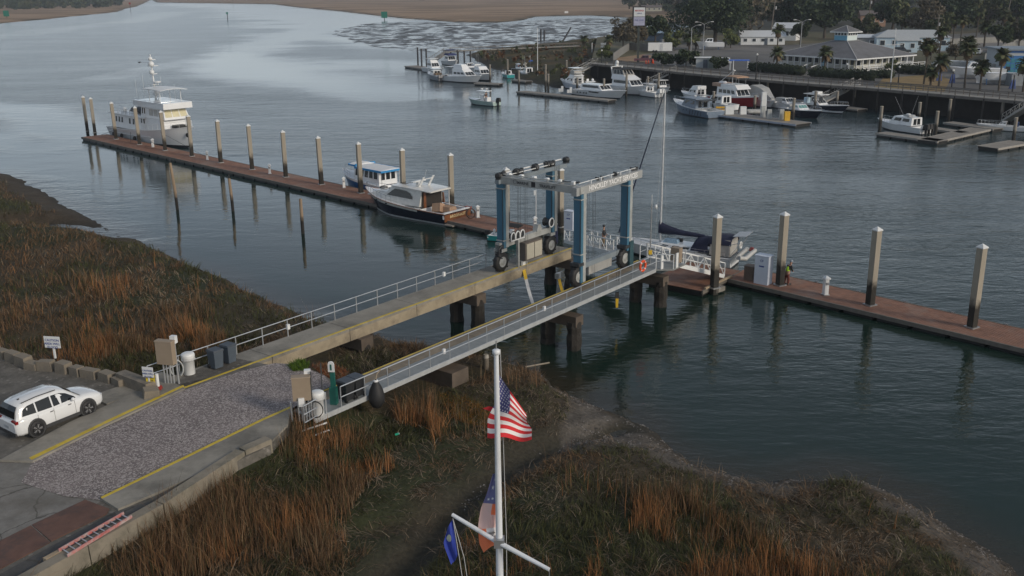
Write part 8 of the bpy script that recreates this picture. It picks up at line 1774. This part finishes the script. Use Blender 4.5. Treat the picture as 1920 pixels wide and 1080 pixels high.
b=np.arange(n)*4;F=np.concatenate([np.stack([b,b+1,b+3],1),np.stack([b+1,b+2,b+3],1),np.stack([b+2,b,b+3],1)]);cc=np.array([(.20,.18,.165),(.10,.09,.08),(.055,.05,.045),(.30,.28,.26)])[RG.choice(4,n,p=[.3,.35,.25,.1])]
o=npmesh('oyster_shells',V.reshape(-1,3),F,MA('shells',.7,.3),np.repeat(cc,4,0));o['kind']='stuff';o['label']='grey oyster shells and stones along the right hand shore'
# wrack: dead stems lying flat on the mud and the low ground
N=150000;x=RG.uniform(-30,34,N);y=RG.uniform(18,62,N);px,py,_=projv(np.stack([x,y,np.full(N,1.2)],1));k=(px>-50)&(px<2000)&(py<1180);x,y=x[k],y[k];h,s,dc,dl=ghere(x,y);yy_=sdist(x,y,YPOLY);h=bankh(x,y,h,yy_)
w_=sstep(.42,.66,fbm(x,y,1.8,19));k=(yy_<-.3)&(h>.5)&(RG.random(len(x))<.07+.5*w_)&(dc>.5);x,y,h=x[k],y[k],h[k];n=len(x)
blades(x,y,h+RG.uniform(.0,.12,n),RG.uniform(.4,1.2,n),np.full(n,.028),np.clip(RG.normal(1.47,.06,n),1.2,1.56),vn(x,y,1.6,3)*16+RG.normal(0,.45,n),np.array([(.17,.125,.085),(.10,.072,.05),(.25,.20,.15),(.07,.055,.04)])[RG.choice(4,n,p=[.35,.3,.15,.2])]*(.7+.6*RG.random(n))[:,None],'wrack','flattened dead straw stems lying on the foreground mud')
# loose shell chips on the ramp
N=60000;P=[(p.x,p.y) for p in yp([(60,868),(342,733),(452,696),(515,681),(560,684),(608,704),(622,722),(545,768),(190,938),(120,930),(40,905)])]
xs=[p[0] for p in P];ys=[p[1] for p in P];x=RG.uniform(min(xs),max(xs),N);y=RG.uniform(min(ys),max(ys),N);k=inpoly(x,y,P)&(RG.random(N)<.25+.75*sstep(.4,.6,fbm(x,y,2.2,3)));x,y=x[k][:26000],y[k][:26000];n=len(x)
h=np.array([zy(a_,b_) for a_,b_ in zip(x,y)])+.012;sz=RG.uniform(.015,.045,n)[:,None,None];ang=RG.random(n)*6.28;ca,sa=np.cos(ang),np.sin(ang)
V=base[None]*sz*np.array([1.3,.8,.5]);V=np.stack([V[...,0]*ca[:,None]-V[...,1]*sa[:,None],V[...,0]*sa[:,None]+V[...,1]*ca[:,None],V[...,2]],-1)+np.stack([x,y,h],1)[:,None]
b=np.arange(n)*4;F=np.concatenate([np.stack([b,b+1,b+3],1),np.stack([b+1,b+2,b+3],1),np.stack([b+2,b,b+3],1)]);cc=np.array([(.40,.36,.35),(.26,.225,.22),(.52,.48,.46)])[RG.choice(3,n,p=[.35,.55,.1])]
o=npmesh('shell_chips',V.reshape(-1,3),F,MA('shells',.7,.3),np.repeat(cc,4,0));o['kind']='stuff';o['label']='loose white and grey shell chips on the boat ramp'
# short timber at the bottom of the creek

# ================================================================== AIR
hz_=MB().box((0,1600,14.0),(5200,3700,30.4)).build('haze',bpy.data.materials.new('haze_air'));hz_['kind']='stuff';hz_['label']='pale even haze over the river and marsh'
hm=bpy.data.materials['haze_air'];hm.use_nodes=True;nt=hm.node_tree;nt.nodes.clear();ou=nt.nodes.new('ShaderNodeOutputMaterial');pv=nt.nodes.new('ShaderNodeVolumePrincipled');pv.inputs['Color'].default_value=(.82,.89,1,1);pv.inputs['Density'].default_value=.00016;pv.inputs['Anisotropy'].default_value=.2;nt.links.new(pv.outputs[0],ou.inputs['Volume'])
SC.cycles.volume_bounces=0;SC.cycles.volume_max_steps=64

GR={'palm_tree':'palm trees of the marina shore','tree':'trees around the marina','bush':'dark bushes on the quay','clipped_hedge':'clipped hedges around the restaurant','street_lamp':'street lamps of the marina','utility_pole':'utility poles on the far shore','traffic_cone':'orange traffic cones behind the pickup','fuel_pump':'fuel pumps on the fuel dock','wheelie_bin':'wheelie bins by the piers','channel_marker':'channel markers in the river','stake':'stakes in the reeds','lifting_sling':'slings of the boat lift','hose_drum':'white hose drums by the piers','electrical_cabinet':'tan electrical cabinets by the piers','warning_sign':'caution signs at the block wall','marina_gangway':'gangways from the boardwalk','gangway':'white truss gangways','stored_boat':'boats stored ashore','cormorant':'birds on the mooring piles','steel_road_plate':'rusty steel plates on the apron','blue_stand_rack':'blue boat stands','parked_car':'parked cars','parked_van':'parked vans','concrete_lump':'broken concrete lumps','person':'people','motor_boat':'motor boats of the marina','motor_yacht':'motor yachts','floating_dock':'floating docks','boat_lift_pier':'runway piers of the boat lift','fence':'fences on the far shore'}
for o in list(COL.objects):
    b_=o.name.split('.')[0]
    if o.parent is None and o.get('category') and not o.get('group') and b_ in GR: o['group']=GR[b_]
